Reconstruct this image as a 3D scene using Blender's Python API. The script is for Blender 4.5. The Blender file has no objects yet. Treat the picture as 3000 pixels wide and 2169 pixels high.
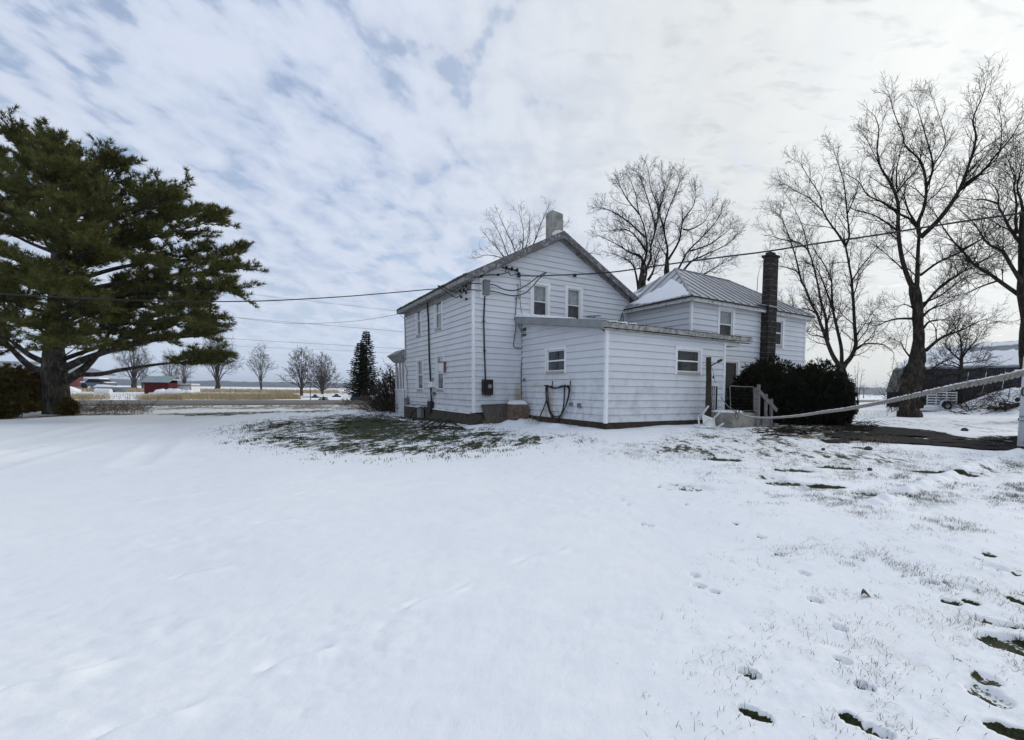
import bpy, math, random
import numpy as np
from mathutils import Vector, Matrix

sc = bpy.context.scene
COL = sc.collection
rnd = random.Random(11)
TAU = 2 * math.pi

# ------------------------------------------------------------------ camera
W0, H0 = 3000.0, 2169.0
FPX, CX, CY = 1431.0, 1720.0, 1243.5
EYE = Vector((0, 0, 1.5))
PITCH = math.atan(97.5 / FPX)
ROLL = 0.0125
_f = Vector((0, math.cos(PITCH), -math.sin(PITCH)))
_u0 = Vector((0, math.sin(PITCH), math.cos(PITCH)))
_r0 = Vector((1, 0, 0))
_r = _r0 * math.cos(ROLL) + _u0 * math.sin(ROLL)
_u = _u0 * math.cos(ROLL) - _r0 * math.sin(ROLL)

cam = bpy.data.cameras.new("camera")
cam.sensor_fit = 'HORIZONTAL'
cam.sensor_width = 36
cam.lens = 36 * FPX / W0
cam.shift_x = (W0 / 2 - CX) / W0
cam.shift_y = (CY - H0 / 2) / W0
cam.clip_start = 0.05
cam.clip_end = 20000
camo = bpy.data.objects.new("camera", cam)
COL.objects.link(camo)
m = Matrix.Identity(4)
for i, c in enumerate((_r, _u, -_f)):
    for j in range(3):
        m[j][i] = c[j]
m.translation = EYE
camo.matrix_world = m
sc.camera = camo


def ray(px, py):
    return (_r * ((px - CX) / FPX) - _u * ((py - CY) / FPX) + _f)


def at(px, py, Y):
    """point seen at a survey position, standing Y metres ahead of the viewpoint"""
    d = ray(px, py)
    return EYE + d * (Y / d.y)


def on_plane(px, py, p0, n):
    d = ray(px, py)
    t = (p0 - EYE).dot(n) / d.dot(n)
    return EYE + d * t


# ------------------------------------------------------------------ noise (numpy)
def _hash(ix, iy, seed):
    h = (ix.astype(np.int64) * 374761393 + iy.astype(np.int64) * 668265263 + seed * 1274126177) & 0xffffffff
    h = ((h ^ (h >> 13)) * 1274126177) & 0xffffffff
    h = h ^ (h >> 16)
    return (h & 0xffff) / 65535.0


def vnoise(x, y, seed=0):
    x = np.asarray(x, dtype=np.float64)
    y = np.asarray(y, dtype=np.float64)
    ix = np.floor(x)
    iy = np.floor(y)
    fx = x - ix
    fy = y - iy
    fx = fx * fx * fx * (fx * (fx * 6 - 15) + 10)
    fy = fy * fy * fy * (fy * (fy * 6 - 15) + 10)
    a = _hash(ix, iy, seed)
    b = _hash(ix + 1, iy, seed)
    c = _hash(ix, iy + 1, seed)
    d = _hash(ix + 1, iy + 1, seed)
    return (a + (b - a) * fx) * (1 - fy) + (c + (d - c) * fx) * fy


def fbm(x, y, seed=0, octv=4):
    s = 0
    a = 0.5
    t = 0
    for o in range(octv):
        s = s + a * vnoise(x * (2 ** o) + 13.7 * o, y * (2 ** o) + 7.1 * o, seed + o)
        t += a
        a *= 0.5
    return s / t


def sstep(a, b, x):
    t = np.clip((x - a) / (b - a), 0, 1)
    return t * t * (3 - 2 * t)


# ------------------------------------------------------------------ house frame
C0 = Vector((-4.09, 17.54, 0))
AX = math.radians(55.45)
EX = Vector((math.sin(AX), math.cos(AX), 0))
EY = Vector((-math.cos(AX), math.sin(AX), 0))


def H(u, v, z):
    return C0 + EX * u + EY * v + Vector((0, 0, z))


def uv_of(x, y):
    dx = x - C0.x
    dy = y - C0.y
    return dx * EX.x + dy * EX.y, dx * EY.x + dy * EY.y


# ------------------------------------------------------------------ terrain
CTRL = [(0, 0, 0), (-4, 3, 0), (4, 3, 0), (0, -8, 0), (12, 0, 0), (-12, 0, 0), (0, 8, .08), (-8, 8, .05), (8, 8, .12),
        (-4.1, 17.0, .19), (-2.7, 18.2, .32), (.54, 13.8, .36), (0, 15.5, .40), (4.4, 16.6, .42), (-9.6, 24.8, .06), (-7, 21, .10),
        (-13, 22, .22), (-21, 19.5, .28), (-19, 16.5, .2), (-16, 12, .1), (11.5, 13.1, .14), (14.7, 27.3, .42), (17.2, 26, .36),
        (-21, 25, .45), (-30, 28, .5), (-12, 33, .48), (24, 34, .4), (20, 14, .15), (9, 20, .4), (30, 26, .35), (0, 30, .4), (10, 32, .45)]
_cp = np.array(CTRL, dtype=float)


def _tps(r2):
    return 0.5 * r2 * np.log(r2 + 1e-9)


_n = len(_cp)
_A = np.zeros((_n + 3, _n + 3))
_d2 = (_cp[:, None, 0] - _cp[None, :, 0]) ** 2 + (_cp[:, None, 1] - _cp[None, :, 1]) ** 2
_A[:_n, :_n] = _tps(_d2) + np.eye(_n) * 1.5
_A[:_n, _n] = 1
_A[:_n, _n + 1:] = _cp[:, :2]
_A[_n, :_n] = 1
_A[_n + 1:, :_n] = _cp[:, :2].T
_w = np.linalg.solve(_A, np.concatenate([_cp[:, 2], np.zeros(3)]))


def gz_np(x, y):
    x = np.asarray(x, dtype=float)
    y = np.asarray(y, dtype=float)
    r = np.full(x.shape, _w[_n]) + _w[_n + 1] * x + _w[_n + 2] * y
    for i in range(_n):
        r = r + _w[i] * _tps((x - _cp[i, 0]) ** 2 + (y - _cp[i, 1]) ** 2)
    r = np.clip(r, -0.05, 0.55)
    u, v = uv_of(x, y)
    # the road bed and the fields beyond it
    far = np.where(v > 15, 0.5 + 0.2 * sstep(30, 60, v), 0.45)
    dist = np.sqrt(x * x + y * y)
    k = np.maximum(sstep(11, 15.5, v), sstep(34, 46, dist))
    k = np.maximum(k, sstep(5, 25, -y))
    z = r * (1 - k) + far * k * np.where(y < -3, 0, 1)
    z = z - 1.2 * sstep(118, 150, dist)        # shore dips below the lake ice
    # brush heap mound at the barn
    mx, my = 27.4, 30.8
    q = ((x - mx) / 3.7) ** 2 + ((y - my) / 3.0) ** 2
    z = z + 1.5 * np.exp(-q * 1.2) * (0.8 + 0.4 * vnoise(x * .8, y * .8, 5))
    return z


def gz(x, y):
    return float(gz_np(np.array([x]), np.array([y]))[0])


def on_ground(px, py):
    d = ray(px, py)
    z = 0.2
    for _ in range(12):
        t = (z - EYE.z) / d.z
        p = EYE + d * t
        z = 0.5 * z + 0.5 * gz(p.x, p.y)
    return Vector((p.x, p.y, z))


# ------------------------------------------------------------------ mesh builder
class MB:
    def __init__(s):
        s.v = []
        s.f = []
        s.tw = []

    def flush(s):
        """turn the collected fine twigs (three points, two radii each) into thin three-sided rods"""
        if not s.tw:
            return
        A = np.array(s.tw, dtype=np.float64)
        s.tw = []
        p = [A[:, 0:3], A[:, 3:6], A[:, 6:9]]
        r0, r1 = A[:, 9], A[:, 10]
        rad = [r0, (r0 + r1) / 2, r1]
        d = p[2] - p[0]
        d /= np.linalg.norm(d, axis=1)[:, None] + 1e-9
        t = np.where(np.abs(d[:, 2:3]) > .9, np.array([[1., 0, 0]]), np.array([[0, 0, 1.]]))
        a = np.cross(d, t)
        a /= np.linalg.norm(a, axis=1)[:, None] + 1e-9
        b = np.cross(d, a)
        rings = []
        for k in range(3):
            for j in range(3):
                an = TAU * j / 3
                rings.append(p[k] + (a * math.cos(an) + b * math.sin(an)) * rad[k][:, None])
        V = np.stack(rings, 1).reshape(-1, 3)
        n = len(A)
        base = len(s.v) + np.arange(n)[:, None] * 9
        F = []
        for k in range(2):
            for j in range(3):
                j2 = (j + 1) % 3
                F.append(np.stack([k * 3 + j + base[:, 0], k * 3 + j2 + base[:, 0], k * 3 + 3 + j2 + base[:, 0], k * 3 + 3 + j + base[:, 0]], 1))
        s.v += V.tolist()
        s.f += [tuple(q) for q in np.concatenate(F).tolist()]

    def quad(s, a, b, c, d):
        n = len(s.v)
        s.v += [tuple(a), tuple(b), tuple(c), tuple(d)]
        s.f.append((n, n + 1, n + 2, n + 3))

    def tri(s, a, b, c):
        n = len(s.v)
        s.v += [tuple(a), tuple(b), tuple(c)]
        s.f.append((n, n + 1, n + 2))

    def poly(s, pts):
        n = len(s.v)
        s.v += [tuple(p) for p in pts]
        s.f.append(tuple(range(n, n + len(pts))))

    def hexa(s, p):
        """8 points: bottom ring 0-3, top ring 4-7"""
        n = len(s.v)
        s.v += [tuple(q) for q in p]
        for f in ((3, 2, 1, 0), (4, 5, 6, 7), (0, 1, 5, 4), (1, 2, 6, 5), (2, 3, 7, 6), (3, 0, 4, 7)):
            s.f.append(tuple(n + i for i in f))

    def box(s, o, ax, ay, az):
        """corner o and three edge vectors"""
        o = Vector(o)
        ax = Vector(ax)
        ay = Vector(ay)
        az = Vector(az)
        s.hexa([o, o + ax, o + ax + ay, o + ay, o + az, o + ax + az, o + ax + ay + az, o + ay + az])

    def cbox(s, c, sx, sy, sz, rz=0, rx=0, ry=0):
        R = Matrix.Rotation(rz, 3, 'Z') @ Matrix.Rotation(ry, 3, 'Y') @ Matrix.Rotation(rx, 3, 'X')
        ax = R @ Vector((sx, 0, 0))
        ay = R @ Vector((0, sy, 0))
        az = R @ Vector((0, 0, sz))
        s.box(Vector(c) - (ax + ay + az) / 2, ax, ay, az)

    def bar(s, a, b, w, h=None, up=(0, 0, 1)):
        a = Vector(a)
        b = Vector(b)
        h = h or w
        d = (b - a).normalized()
        u_ = Vector(up)
        if abs(d.dot(u_)) > .98:
            u_ = Vector((1, 0, 0))
        sd = d.cross(u_).normalized()
        u_ = sd.cross(d).normalized()
        s.box(a - sd * w / 2 - u_ * h / 2, b - a, sd * w, u_ * h)

    def tube(s, pts, rad, n=6, cap=True):
        k = len(pts)
        base = len(s.v)
        ux, uy, uz = 0.0, 0.0, 1.0
        prev = None
        for i in range(k):
            p = pts[i]
            q0 = pts[i - 1] if i > 0 else p
            q1 = pts[i + 1] if i < k - 1 else p
            dx, dy, dz = q1[0] - q0[0], q1[1] - q0[1], q1[2] - q0[2]
            l = math.sqrt(dx * dx + dy * dy + dz * dz) or 1e-6
            dx /= l
            dy /= l
            dz /= l
            if prev is None:
                if abs(dz) > .9:
                    ax, ay, az = 1.0, 0.0, 0.0
                else:
                    ax, ay, az = 0.0, 0.0, 1.0
            else:
                ax, ay, az = prev
            t = ax * dx + ay * dy + az * dz
            ax -= t * dx
            ay -= t * dy
            az -= t * dz
            l = math.sqrt(ax * ax + ay * ay + az * az) or 1e-6
            ax /= l
            ay /= l
            az /= l
            prev = (ax, ay, az)
            bx = dy * az - dz * ay
            by = dz * ax - dx * az
            bz = dx * ay - dy * ax
            r = rad[i] if hasattr(rad, '__len__') else rad
            for j in range(n):
                a = TAU * j / n
                c = math.cos(a) * r
                e = math.sin(a) * r
                s.v.append((p[0] + ax * c + bx * e, p[1] + ay * c + by * e, p[2] + az * c + bz * e))
        for i in range(k - 1):
            o = base + i * n
            for j in range(n):
                j2 = (j + 1) % n
                s.f.append((o + j, o + j2, o + n + j2, o + n + j))
        if cap and n > 3:
            s.f.append(tuple(base + j for j in range(n - 1, -1, -1)))
            s.f.append(tuple(base + (k - 1) * n + j for j in range(n)))

    def lathe(s, c, prof, n=12):
        c = Vector(c)
        base = len(s.v)
        for r, z in prof:
            for j in range(n):
                a = TAU * j / n
                s.v.append((c.x + r * math.cos(a), c.y + r * math.sin(a), c.z + z))
        for i in range(len(prof) - 1):
            o = base + i * n
            for j in range(n):
                j2 = (j + 1) % n
                s.f.append((o + j, o + j2, o + n + j2, o + n + j))
        s.f.append(tuple(base + j for j in range(n - 1, -1, -1)))
        s.f.append(tuple(base + (len(prof) - 1) * n + j for j in range(n)))


WOFF = {}


def obj(name, mb, mat, parent=None, loc=None, smooth=False):
    """link one mesh object; vertices are given in world coordinates"""
    mb.flush()
    if parent is not None:
        off = WOFF[parent.name]
    else:
        off = Vector(loc) if loc is not None else Vector((0, 0, 0))
    me = bpy.data.meshes.new(name)
    vs = np.array(mb.v, dtype=np.float64) - np.array(off)[None, :] if len(mb.v) else np.zeros((0, 3))
    me.from_pydata(vs.tolist(), [], mb.f)
    if smooth:
        me.polygons.foreach_set("use_smooth", [True] * len(me.polygons))
    me.materials.append(mat)
    me.update()
    o = bpy.data.objects.new(name, me)
    COL.objects.link(o)
    if parent is not None:
        o.parent = parent
    else:
        o.location = off
    WOFF[o.name] = off
    return o


def tag(o, label=None, cat=None, group=None, kind=None):
    if label:
        o['label'] = label
    if cat:
        o['category'] = cat
    if group:
        o['group'] = group
    if kind:
        o['kind'] = kind
    return o


def thing(name, label, cat, loc, group=None):
    o = bpy.data.objects.new(name, None)
    o.empty_display_size = .3
    COL.objects.link(o)
    o.location = loc
    WOFF[o.name] = Vector(loc)
    return tag(o, label, cat, group)


# ------------------------------------------------------------------ materials
class NT:
    def __init__(s, name):
        s.m = bpy.data.materials.new(name)
        s.m.use_nodes = True
        s.t = s.m.node_tree
        s.t.nodes.clear()
        s.out = s.t.nodes.new('ShaderNodeOutputMaterial')
        s.b = s.t.nodes.new('ShaderNodeBsdfPrincipled')
        s.t.links.new(s.b.outputs[0], s.out.inputs[0])
        s.tc = None

    def n(s, ty, **kw):
        o = s.t.nodes.new(ty)
        for k, v in kw.items():
            setattr(o, k, v)
        return o

    def l(s, a, b):
        s.t.links.new(a, b)

    def co(s):
        if s.tc is None:
            s.tc = s.n('ShaderNodeTexCoord')
        return s.tc.outputs['Object']

    def noise(s, scale, detail=4, rough=.55, vec=None, stretch=None, dist=0):
        v = vec if vec is not None else s.co()
        if stretch:
            mp = s.n('ShaderNodeMapping')
            mp.inputs['Scale'].default_value = stretch
            s.l(v, mp.inputs['Vector'])
            v = mp.outputs[0]
        o = s.n('ShaderNodeTexNoise')
        o.inputs['Scale'].default_value = scale
        o.inputs['Detail'].default_value = detail
        o.inputs['Roughness'].default_value = rough
        o.inputs['Distortion'].default_value = dist
        s.l(v, o.inputs['Vector'])
        return o.outputs[0]

    def ramp(s, fac, stops):
        o = s.n('ShaderNodeValToRGB')
        e = o.color_ramp.elements
        while len(e) < len(stops):
            e.new(.5)
        for i, (p, c) in enumerate(stops):
            e[i].position = p
            e[i].color = c if len(c) == 4 else (*c, 1)
        s.l(fac, o.inputs[0])
        return o.outputs[0]

    def math(s, op, a, b=None, clamp=False):
        o = s.n('ShaderNodeMath', operation=op)
        o.use_clamp = clamp
        for i, x in enumerate((a, b)):
            if x is None:
                continue
            if isinstance(x, (int, float)):
                o.inputs[i].default_value = x
            else:
                s.l(x, o.inputs[i])
        return o.outputs[0]

    def mix(s, fac, a, b):
        o = s.n('ShaderNodeMix', data_type='RGBA')
        for sock, x in ((o.inputs[0], fac), (o.inputs[6], a), (o.inputs[7], b)):
            if isinstance(x, (int, float)):
                sock.default_value = x
            elif isinstance(x, tuple):
                sock.default_value = (*x, 1) if len(x) == 3 else x
            else:
                s.l(x, sock)
        return o.outputs[2]

    def range(s, v, a, b, c=0, d=1):
        o = s.n('ShaderNodeMapRange')
        o.clamp = True
        for i, x in enumerate((v, a, b, c, d)):
            if isinstance(x, (int, float)):
                o.inputs[i].default_value = x
            else:
                s.l(x, o.inputs[i])
        return o.outputs[0]

    def col(s, c):
        if isinstance(c, tuple):
            s.b.inputs['Base Color'].default_value = (*c, 1)
        else:
            s.l(c, s.b.inputs['Base Color'])

    def rough(s, r):
        if isinstance(r, (int, float)):
            s.b.inputs['Roughness'].default_value = r
        else:
            s.l(r, s.b.inputs['Roughness'])

    def bump(s, h, strength=.3, dist=.02):
        o = s.n('ShaderNodeBump')
        o.inputs['Strength'].default_value = strength
        o.inputs['Distance'].default_value = dist
        s.l(h, o.inputs['Height'])
        s.l(o.outputs[0], s.b.inputs['Normal'])

    def spec(s, x):
        s.b.inputs['Specular IOR Level'].default_value = x


def mat_plain(name, c, rough=.7, var=.25, scale=6, spec=.3, bump=0, metal=0):
    t = NT(name)
    n1 = t.noise(scale, 5, .6)
    lo = tuple(x * (1 - var) for x in c)
    hi = tuple(min(1, x * (1 + var)) for x in c)
    t.col(t.ramp(n1, [(.3, lo), (.7, hi)]))
    t.rough(rough)
    t.spec(spec)
    t.b.inputs['Metallic'].default_value = metal
    if bump:
        t.bump(t.noise(scale * 6, 4), bump, .01)
    return t.m


def mat_siding():
    t = NT("white_painted_siding")
    sep = t.n('ShaderNodeSeparateXYZ')
    t.l(t.co(), sep.inputs[0])
    z = sep.outputs[2]
    big = t.noise(.7, 4, .6)
    streak = t.noise(2.2, 5, .65, stretch=(2.0, 2.0, .22))
    fine = t.noise(14, 5, .7)
    base = t.mix(t.range(big, .35, .68), (.63, .655, .69), (.71, .735, .765))
    base = t.mix(t.math('MULTIPLY', t.range(streak, .52, .80), .18), base, (.48, .49, .49))
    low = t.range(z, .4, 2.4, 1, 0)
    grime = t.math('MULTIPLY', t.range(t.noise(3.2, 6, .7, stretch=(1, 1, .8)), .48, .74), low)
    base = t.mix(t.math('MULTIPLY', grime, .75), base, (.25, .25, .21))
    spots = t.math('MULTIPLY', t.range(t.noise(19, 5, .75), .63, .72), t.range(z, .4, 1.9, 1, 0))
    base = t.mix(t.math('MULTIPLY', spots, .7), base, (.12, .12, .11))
    base = t.mix(t.math('MULTIPLY', t.range(fine, .5, .8), .12), base, (.52, .53, .53))
    # yellow run-off stains at the hose hooks and behind the crate
    for (c, r, k) in STAINS:
        vs = t.n('ShaderNodeVectorMath', operation='SUBTRACT')
        t.l(t.co(), vs.inputs[0])
        vs.inputs[1].default_value = c
        vm = t.n('ShaderNodeVectorMath', operation='MULTIPLY')
        t.l(vs.outputs[0], vm.inputs[0])
        vm.inputs[1].default_value = (1 / r[0], 1 / r[0], 1 / r[1])
        ln = t.n('ShaderNodeVectorMath', operation='LENGTH')
        t.l(vm.outputs[0], ln.inputs[0])
        e = t.math('ADD', ln.outputs['Value'], t.math('MULTIPLY', t.math('SUBTRACT', t.noise(5, 5, .7), .5), 1.4))
        base = t.mix(t.math('MULTIPLY', t.range(e, 1.05, .2), k), base, (.40, .33, .19))
    t.col(base)
    t.rough(.55)
    t.spec(.3)
    t.bump(fine, .08, .004)
    return t.m


def mat_rusty_siding():
    return None


def mat_peeling(name, paint=(.50, .50, .50), wood=(.09, .085, .085), amt=.5, sc=5):
    t = NT(name)
    n = t.noise(sc, 7, .68)
    n2 = t.noise(sc * 4, 4, .6)
    f = t.math('ADD', n, t.math('MULTIPLY', n2, .25))
    k = t.range(f, amt + .10, amt + .16)
    w = t.ramp(n2, [(.3, tuple(x * .7 for x in wood)), (.7, tuple(x * 1.6 for x in wood))])
    t.col(t.mix(k, w, paint))
    t.rough(.8)
    t.spec(.15)
    t.bump(f, .3, .006)
    return t.m


def mat_concrete(name, c=(.27, .26, .235), moss=True):
    t = NT(name)
    n = t.noise(3, 6, .65)
    f = t.noise(26, 5, .7)
    col = t.ramp(n, [(.3, tuple(x * .55 for x in c)), (.5, c), (.72, tuple(x * 1.3 for x in c))])
    col = t.mix(t.math('MULTIPLY', t.range(f, .55, .75), .6), col, tuple(x * .4 for x in c))
    if moss:
        col = t.mix(t.math('MULTIPLY', t.range(t.noise(5, 5, .7), .52, .7), .6), col, (.055, .06, .035))
    t.col(col)
    t.rough(.9)
    t.spec(.1)
    t.bump(f, .4, .01)
    return t.m


def mat_metalroof():
    t = NT("grey_metal_roofing")
    n = t.noise(1.2, 5, .6)
    r = t.noise(9, 5, .7)
    c = t.ramp(n, [(.3, (.37, .38, .40)), (.7, (.48, .49, .51))])
    c = t.mix(t.math('MULTIPLY', t.range(r, .58, .75), .35), c, (.22, .19, .17))
    t.col(c)
    t.rough(.45)
    t.b.inputs['Metallic'].default_value = .25
    t.spec(.4)
    return t.m


def mat_snow(name="snow", c=(.83, .85, .88)):
    t = NT(name)
    n = t.noise(2, 4, .6)
    g = t.noise(60, 3, .6)
    t.col(t.ramp(n, [(.3, tuple(x * .95 for x in c)), (.7, c)]))
    t.rough(.75)
    t.spec(.2)
    t.bump(t.math('ADD', n, t.math('MULTIPLY', g, .15)), .35, .03)
    return t.m


def mat_ground():
    t = NT("snowy_ground")
    at_ = t.n('ShaderNodeAttribute', attribute_name='bare')
    dr = t.n('ShaderNodeAttribute', attribute_name='dry')
    bare = at_.outputs['Fac']
    dry = dr.outputs['Fac']
    # wind-packed snow lies in short streaks
    geo = t.n('ShaderNodeNewGeometry')
    pos = geo.outputs['Position']
    mp = t.n('ShaderNodeMapping')
    mp.inputs['Rotation'].default_value = (0, 0, math.radians(-18))
    mp.inputs['Scale'].default_value = (1.0, .42, .3)
    t.l(pos, mp.inputs['Vector'])
    v = mp.outputs[0]
    n1 = t.noise(1.5, 5, .6, vec=v, dist=.4)
    n2 = t.noise(7.5, 5, .66, vec=v)
    n3 = t.noise(55, 3, .6, vec=pos)
    nn = t.math('ADD', t.math('MULTIPLY', n1, .34), t.math('ADD', t.math('MULTIPLY', n2, .48), t.math('MULTIPLY', n3, .18)))
    # bare fraction b -> threshold on the noise
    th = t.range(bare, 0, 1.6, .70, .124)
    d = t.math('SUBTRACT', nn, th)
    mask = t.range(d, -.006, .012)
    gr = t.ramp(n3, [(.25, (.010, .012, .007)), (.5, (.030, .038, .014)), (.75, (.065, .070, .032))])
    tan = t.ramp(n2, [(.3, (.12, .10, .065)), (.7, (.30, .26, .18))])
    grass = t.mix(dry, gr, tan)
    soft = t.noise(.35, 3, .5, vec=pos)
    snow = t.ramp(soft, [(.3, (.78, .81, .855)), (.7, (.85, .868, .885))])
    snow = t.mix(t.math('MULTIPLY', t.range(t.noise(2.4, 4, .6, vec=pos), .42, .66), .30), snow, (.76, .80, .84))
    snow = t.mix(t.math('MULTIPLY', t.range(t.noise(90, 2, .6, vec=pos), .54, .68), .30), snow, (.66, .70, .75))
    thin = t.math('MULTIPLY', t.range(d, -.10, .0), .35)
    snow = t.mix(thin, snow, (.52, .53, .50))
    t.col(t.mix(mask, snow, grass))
    t.rough(t.math('ADD', t.math('MULTIPLY', mask, .15), .75))
    t.spec(.2)
    fine = t.noise(160, 3, .6, vec=pos)
    med = t.noise(6, 5, .6, vec=v)
    h = t.math('ADD', t.math('MULTIPLY', med, .5), t.math('MULTIPLY', fine, .05))
    h = t.math('SUBTRACT', h, t.math('MULTIPLY', mask, .55))
    t.bump(h, .55, .035)
    return t.m


def mat_road():
    t = NT("wet_asphalt_road")
    sep = t.n('ShaderNodeSeparateXYZ')
    t.l(t.co(), sep.inputs[0])
    n = t.noise(.8, 5, .6)
    f = t.noise(20, 4, .7)
    at_ = t.n('ShaderNodeAttribute', attribute_name='across')
    a = at_.outputs['Fac']
    c = t.ramp(a, [(0, (.075, .060, .042)), (.14, (.10, .083, .06)), (.22, (.13, .118, .095)), (.36, (.145, .132, .110)), (.42, (.105, .093, .076)),
                   (.52, (.14, .128, .108)), (.70, (.165, .152, .130)), (.90, (.125, .11, .088)), (1, (.05, .042, .03))])
    c = t.mix(t.math('MULTIPLY', t.range(n, .4, .7), .3), c, (.12, .11, .095))
    c = t.mix(t.math('MULTIPLY', t.range(f, .5, .7), .2), c, (.26, .25, .23))
    t.col(c)
    t.rough(.7)
    t.spec(.3)
    return t.m


def mat_driveway():
    t = NT("driveway_asphalt")
    n = t.noise(1.5, 5, .6)
    f = t.noise(30, 4, .75)
    c = t.ramp(f, [(.3, (.014, .014, .016)), (.6, (.032, .032, .033)), (.8, (.080, .075, .07))])
    c = t.mix(t.math('MULTIPLY', t.range(n, .45, .7), .55), c, (.034, .029, .024))
    t.col(c)
    t.rough(.95)
    t.spec(.04)
    t.bump(f, .4, .01)
    return t.m


def mat_bark(name, c=(.055, .045, .036), sc=9):
    t = NT(name)
    n = t.noise(sc, 6, .7, stretch=(1, 1, .3))
    n2 = t.noise(2.2, 4, .6)
    col = t.ramp(n, [(.32, tuple(x * .22 for x in c)), (.52, c), (.70, tuple(x * 3.0 for x in c))])
    col = t.mix(t.math('MULTIPLY', t.range(n2, .48, .66), .45), col, (.085, .082, .060))
    t.col(col)
    t.rough(.95)
    t.spec(.05)
    t.bump(n, .9, .04)
    return t.m


def mat_twig(name, c=(.022, .018, .016)):
    t = NT(name)
    t.col(t.ramp(t.noise(3, 3), [(.3, tuple(x * .7 for x in c)), (.7, tuple(x * 1.35 for x in c))]))
    t.rough(.9)
    t.spec(.08)
    return t.m


def mat_needles(name, stops, sc=1.2):
    t = NT(name)
    n = t.noise(sc, 4, .6)
    n2 = t.noise(23, 2, .5)
    f = t.math('ADD', t.math('MULTIPLY', n, .65), t.math('MULTIPLY', n2, .35))
    t.col(t.ramp(f, stops))
    t.rough(.75)
    t.spec(.12)
    return t.m


def mat_glass():
    t = NT("window_glass")
    t.t.nodes.remove(t.b)
    tr = t.n('ShaderNodeBsdfTransparent')
    tr.inputs[0].default_value = (.72, .75, .76, 1)
    gl = t.n('ShaderNodeBsdfGlossy')
    gl.inputs['Roughness'].default_value = .02
    gl.inputs[0].default_value = (.9, .9, .9, 1)
    fr = t.n('ShaderNodeLayerWeight')
    fr.inputs[0].default_value = .12
    mx = t.n('ShaderNodeMixShader')
    f = t.math('MINIMUM', t.math('ADD', t.math('MULTIPLY', fr.outputs['Fresnel'], .55), .03), .30)
    t.l(f, mx.inputs[0])
    t.l(tr.outputs[0], mx.inputs[1])
    t.l(gl.outputs[0], mx.inputs[2])
    t.l(mx.outputs[0], t.out.inputs[0])
    return t.m


def mat_block():
    """grey concrete blocks with pale mortar joints"""
    t = NT("concrete_block")
    sep = t.n('ShaderNodeSeparateXYZ')
    t.l(t.co(), sep.inputs[0])
    z = sep.outputs[2]
    wob = t.math('MULTIPLY', t.math('SUBTRACT', t.noise(6, 4), .5), .05)
    fr = t.math('FRACT', t.math('DIVIDE', t.math('ADD', z, wob), .215))
    joint = t.math('SUBTRACT', 1, t.range(t.math('ABSOLUTE', t.math('SUBTRACT', fr, .5)), .44, .475))
    row = t.math('FLOOR', t.math('DIVIDE', z, .215))
    wn = t.n('ShaderNodeTexWhiteNoise', noise_dimensions='1D')
    t.l(row, wn.inputs['W'])
    n = t.noise(4, 6, .7)
    base = t.ramp(n, [(.3, (.016, .014, .013)), (.55, (.045, .041, .038)), (.75, (.085, .078, .07))])
    base = t.mix(t.math('MULTIPLY', wn.outputs['Value'], .4), base, (.028, .022, .020))
    base = t.mix(t.math('MULTIPLY', t.math('SUBTRACT', 1, joint), t.range(t.noise(8, 4), .38, .58)), base, (.17, .16, .145))
    t.col(base)
    t.rough(.92)
    t.spec(.1)
    t.bump(n, .4, .012)
    return t.m


_h = lambda u, v, z: tuple(EX * u + EY * v + Vector((0, 0, z - .2)))
STAINS = [(_h(1.92, -2.30, 1.05), (.20, .70), .6), (_h(1.9, -1.2, 1.7), (.5, .14), .35), (_h(1.75, -.02, 1.25), (.22, .6), .8), (_h(1.92, -1.95, .80), (.22, .35), .5)]
M = {}
M['siding'] = mat_siding()
M['trim'] = mat_plain("white_trim", (.82, .83, .84), .5, .08, 4)
M['sash'] = mat_plain("white_sash", (.82, .83, .84), .45, .06, 5)
M['sill'] = mat_peeling("worn_sill", (.40, .39, .36), (.20, .18, .15), .38, 9)
M['rake'] = mat_peeling("peeling_rake_board", (.30, .30, .31), (.115, .112, .116), .56, 4.5)
M['soffit'] = mat_peeling("peeling_soffit", (.34, .335, .33), (.19, .185, .18), .46, 4)
M['fasciaw'] = mat_peeling("peeling_white_fascia", (.60, .60, .58), (.17, .155, .13), .40, 7)
M['fasciaold'] = mat_peeling("rotten_fascia", (.40, .395, .375), (.20, .19, .17), .47, 7)
M['shingle'] = mat_plain("grey_shingles", (.11, .112, .115), .9, .4, 14, .1, .5)
M['metalroof'] = mat_metalroof()
M['drip'] = mat_plain("galvanised_edge", (.26, .275, .29), .5, .15, 3, .4, 0, .2)
M['concrete'] = mat_concrete("pale_concrete", (.30, .285, .25))
M['found'] = mat_concrete("mossy_foundation", (.075, .068, .052))
M['darkwood'] = mat_concrete("damp_brown_sill_wood", (.055, .045, .032))
M['chim'] = mat_concrete("rendered_chimney", (.33, .325, .295), False)
M['block'] = mat_block()
M['glass'] = mat_glass()
M['curtain'] = mat_plain("lace_curtain", (.60, .61, .62), .9, .25, 7)
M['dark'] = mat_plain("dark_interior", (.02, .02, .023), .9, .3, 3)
M['dim_interior'] = mat_plain("grey_dim_interior", (.16, .165, .18), .9, .3, 5)  # flat grey that carries the dimness of the rooms behind the windows
M['snow'] = mat_snow()
M['ground'] = mat_ground()
M['road'] = mat_road()
M['drive'] = mat_driveway()
M['black'] = mat_plain("black_paint", (.012, .012, .013), .5, .3, 8, .4)
M['cable'] = mat_plain("weathered_cable", (.022, .022, .024), .7, .3, 8)
M['boxgrey'] = mat_plain("grey_steel_box", (.16, .17, .18), .5, .2, 6, .4)
M['meterbox'] = mat_plain("dark_red_meter_box", (.022, .012, .013), .55, .3, 8)
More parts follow.
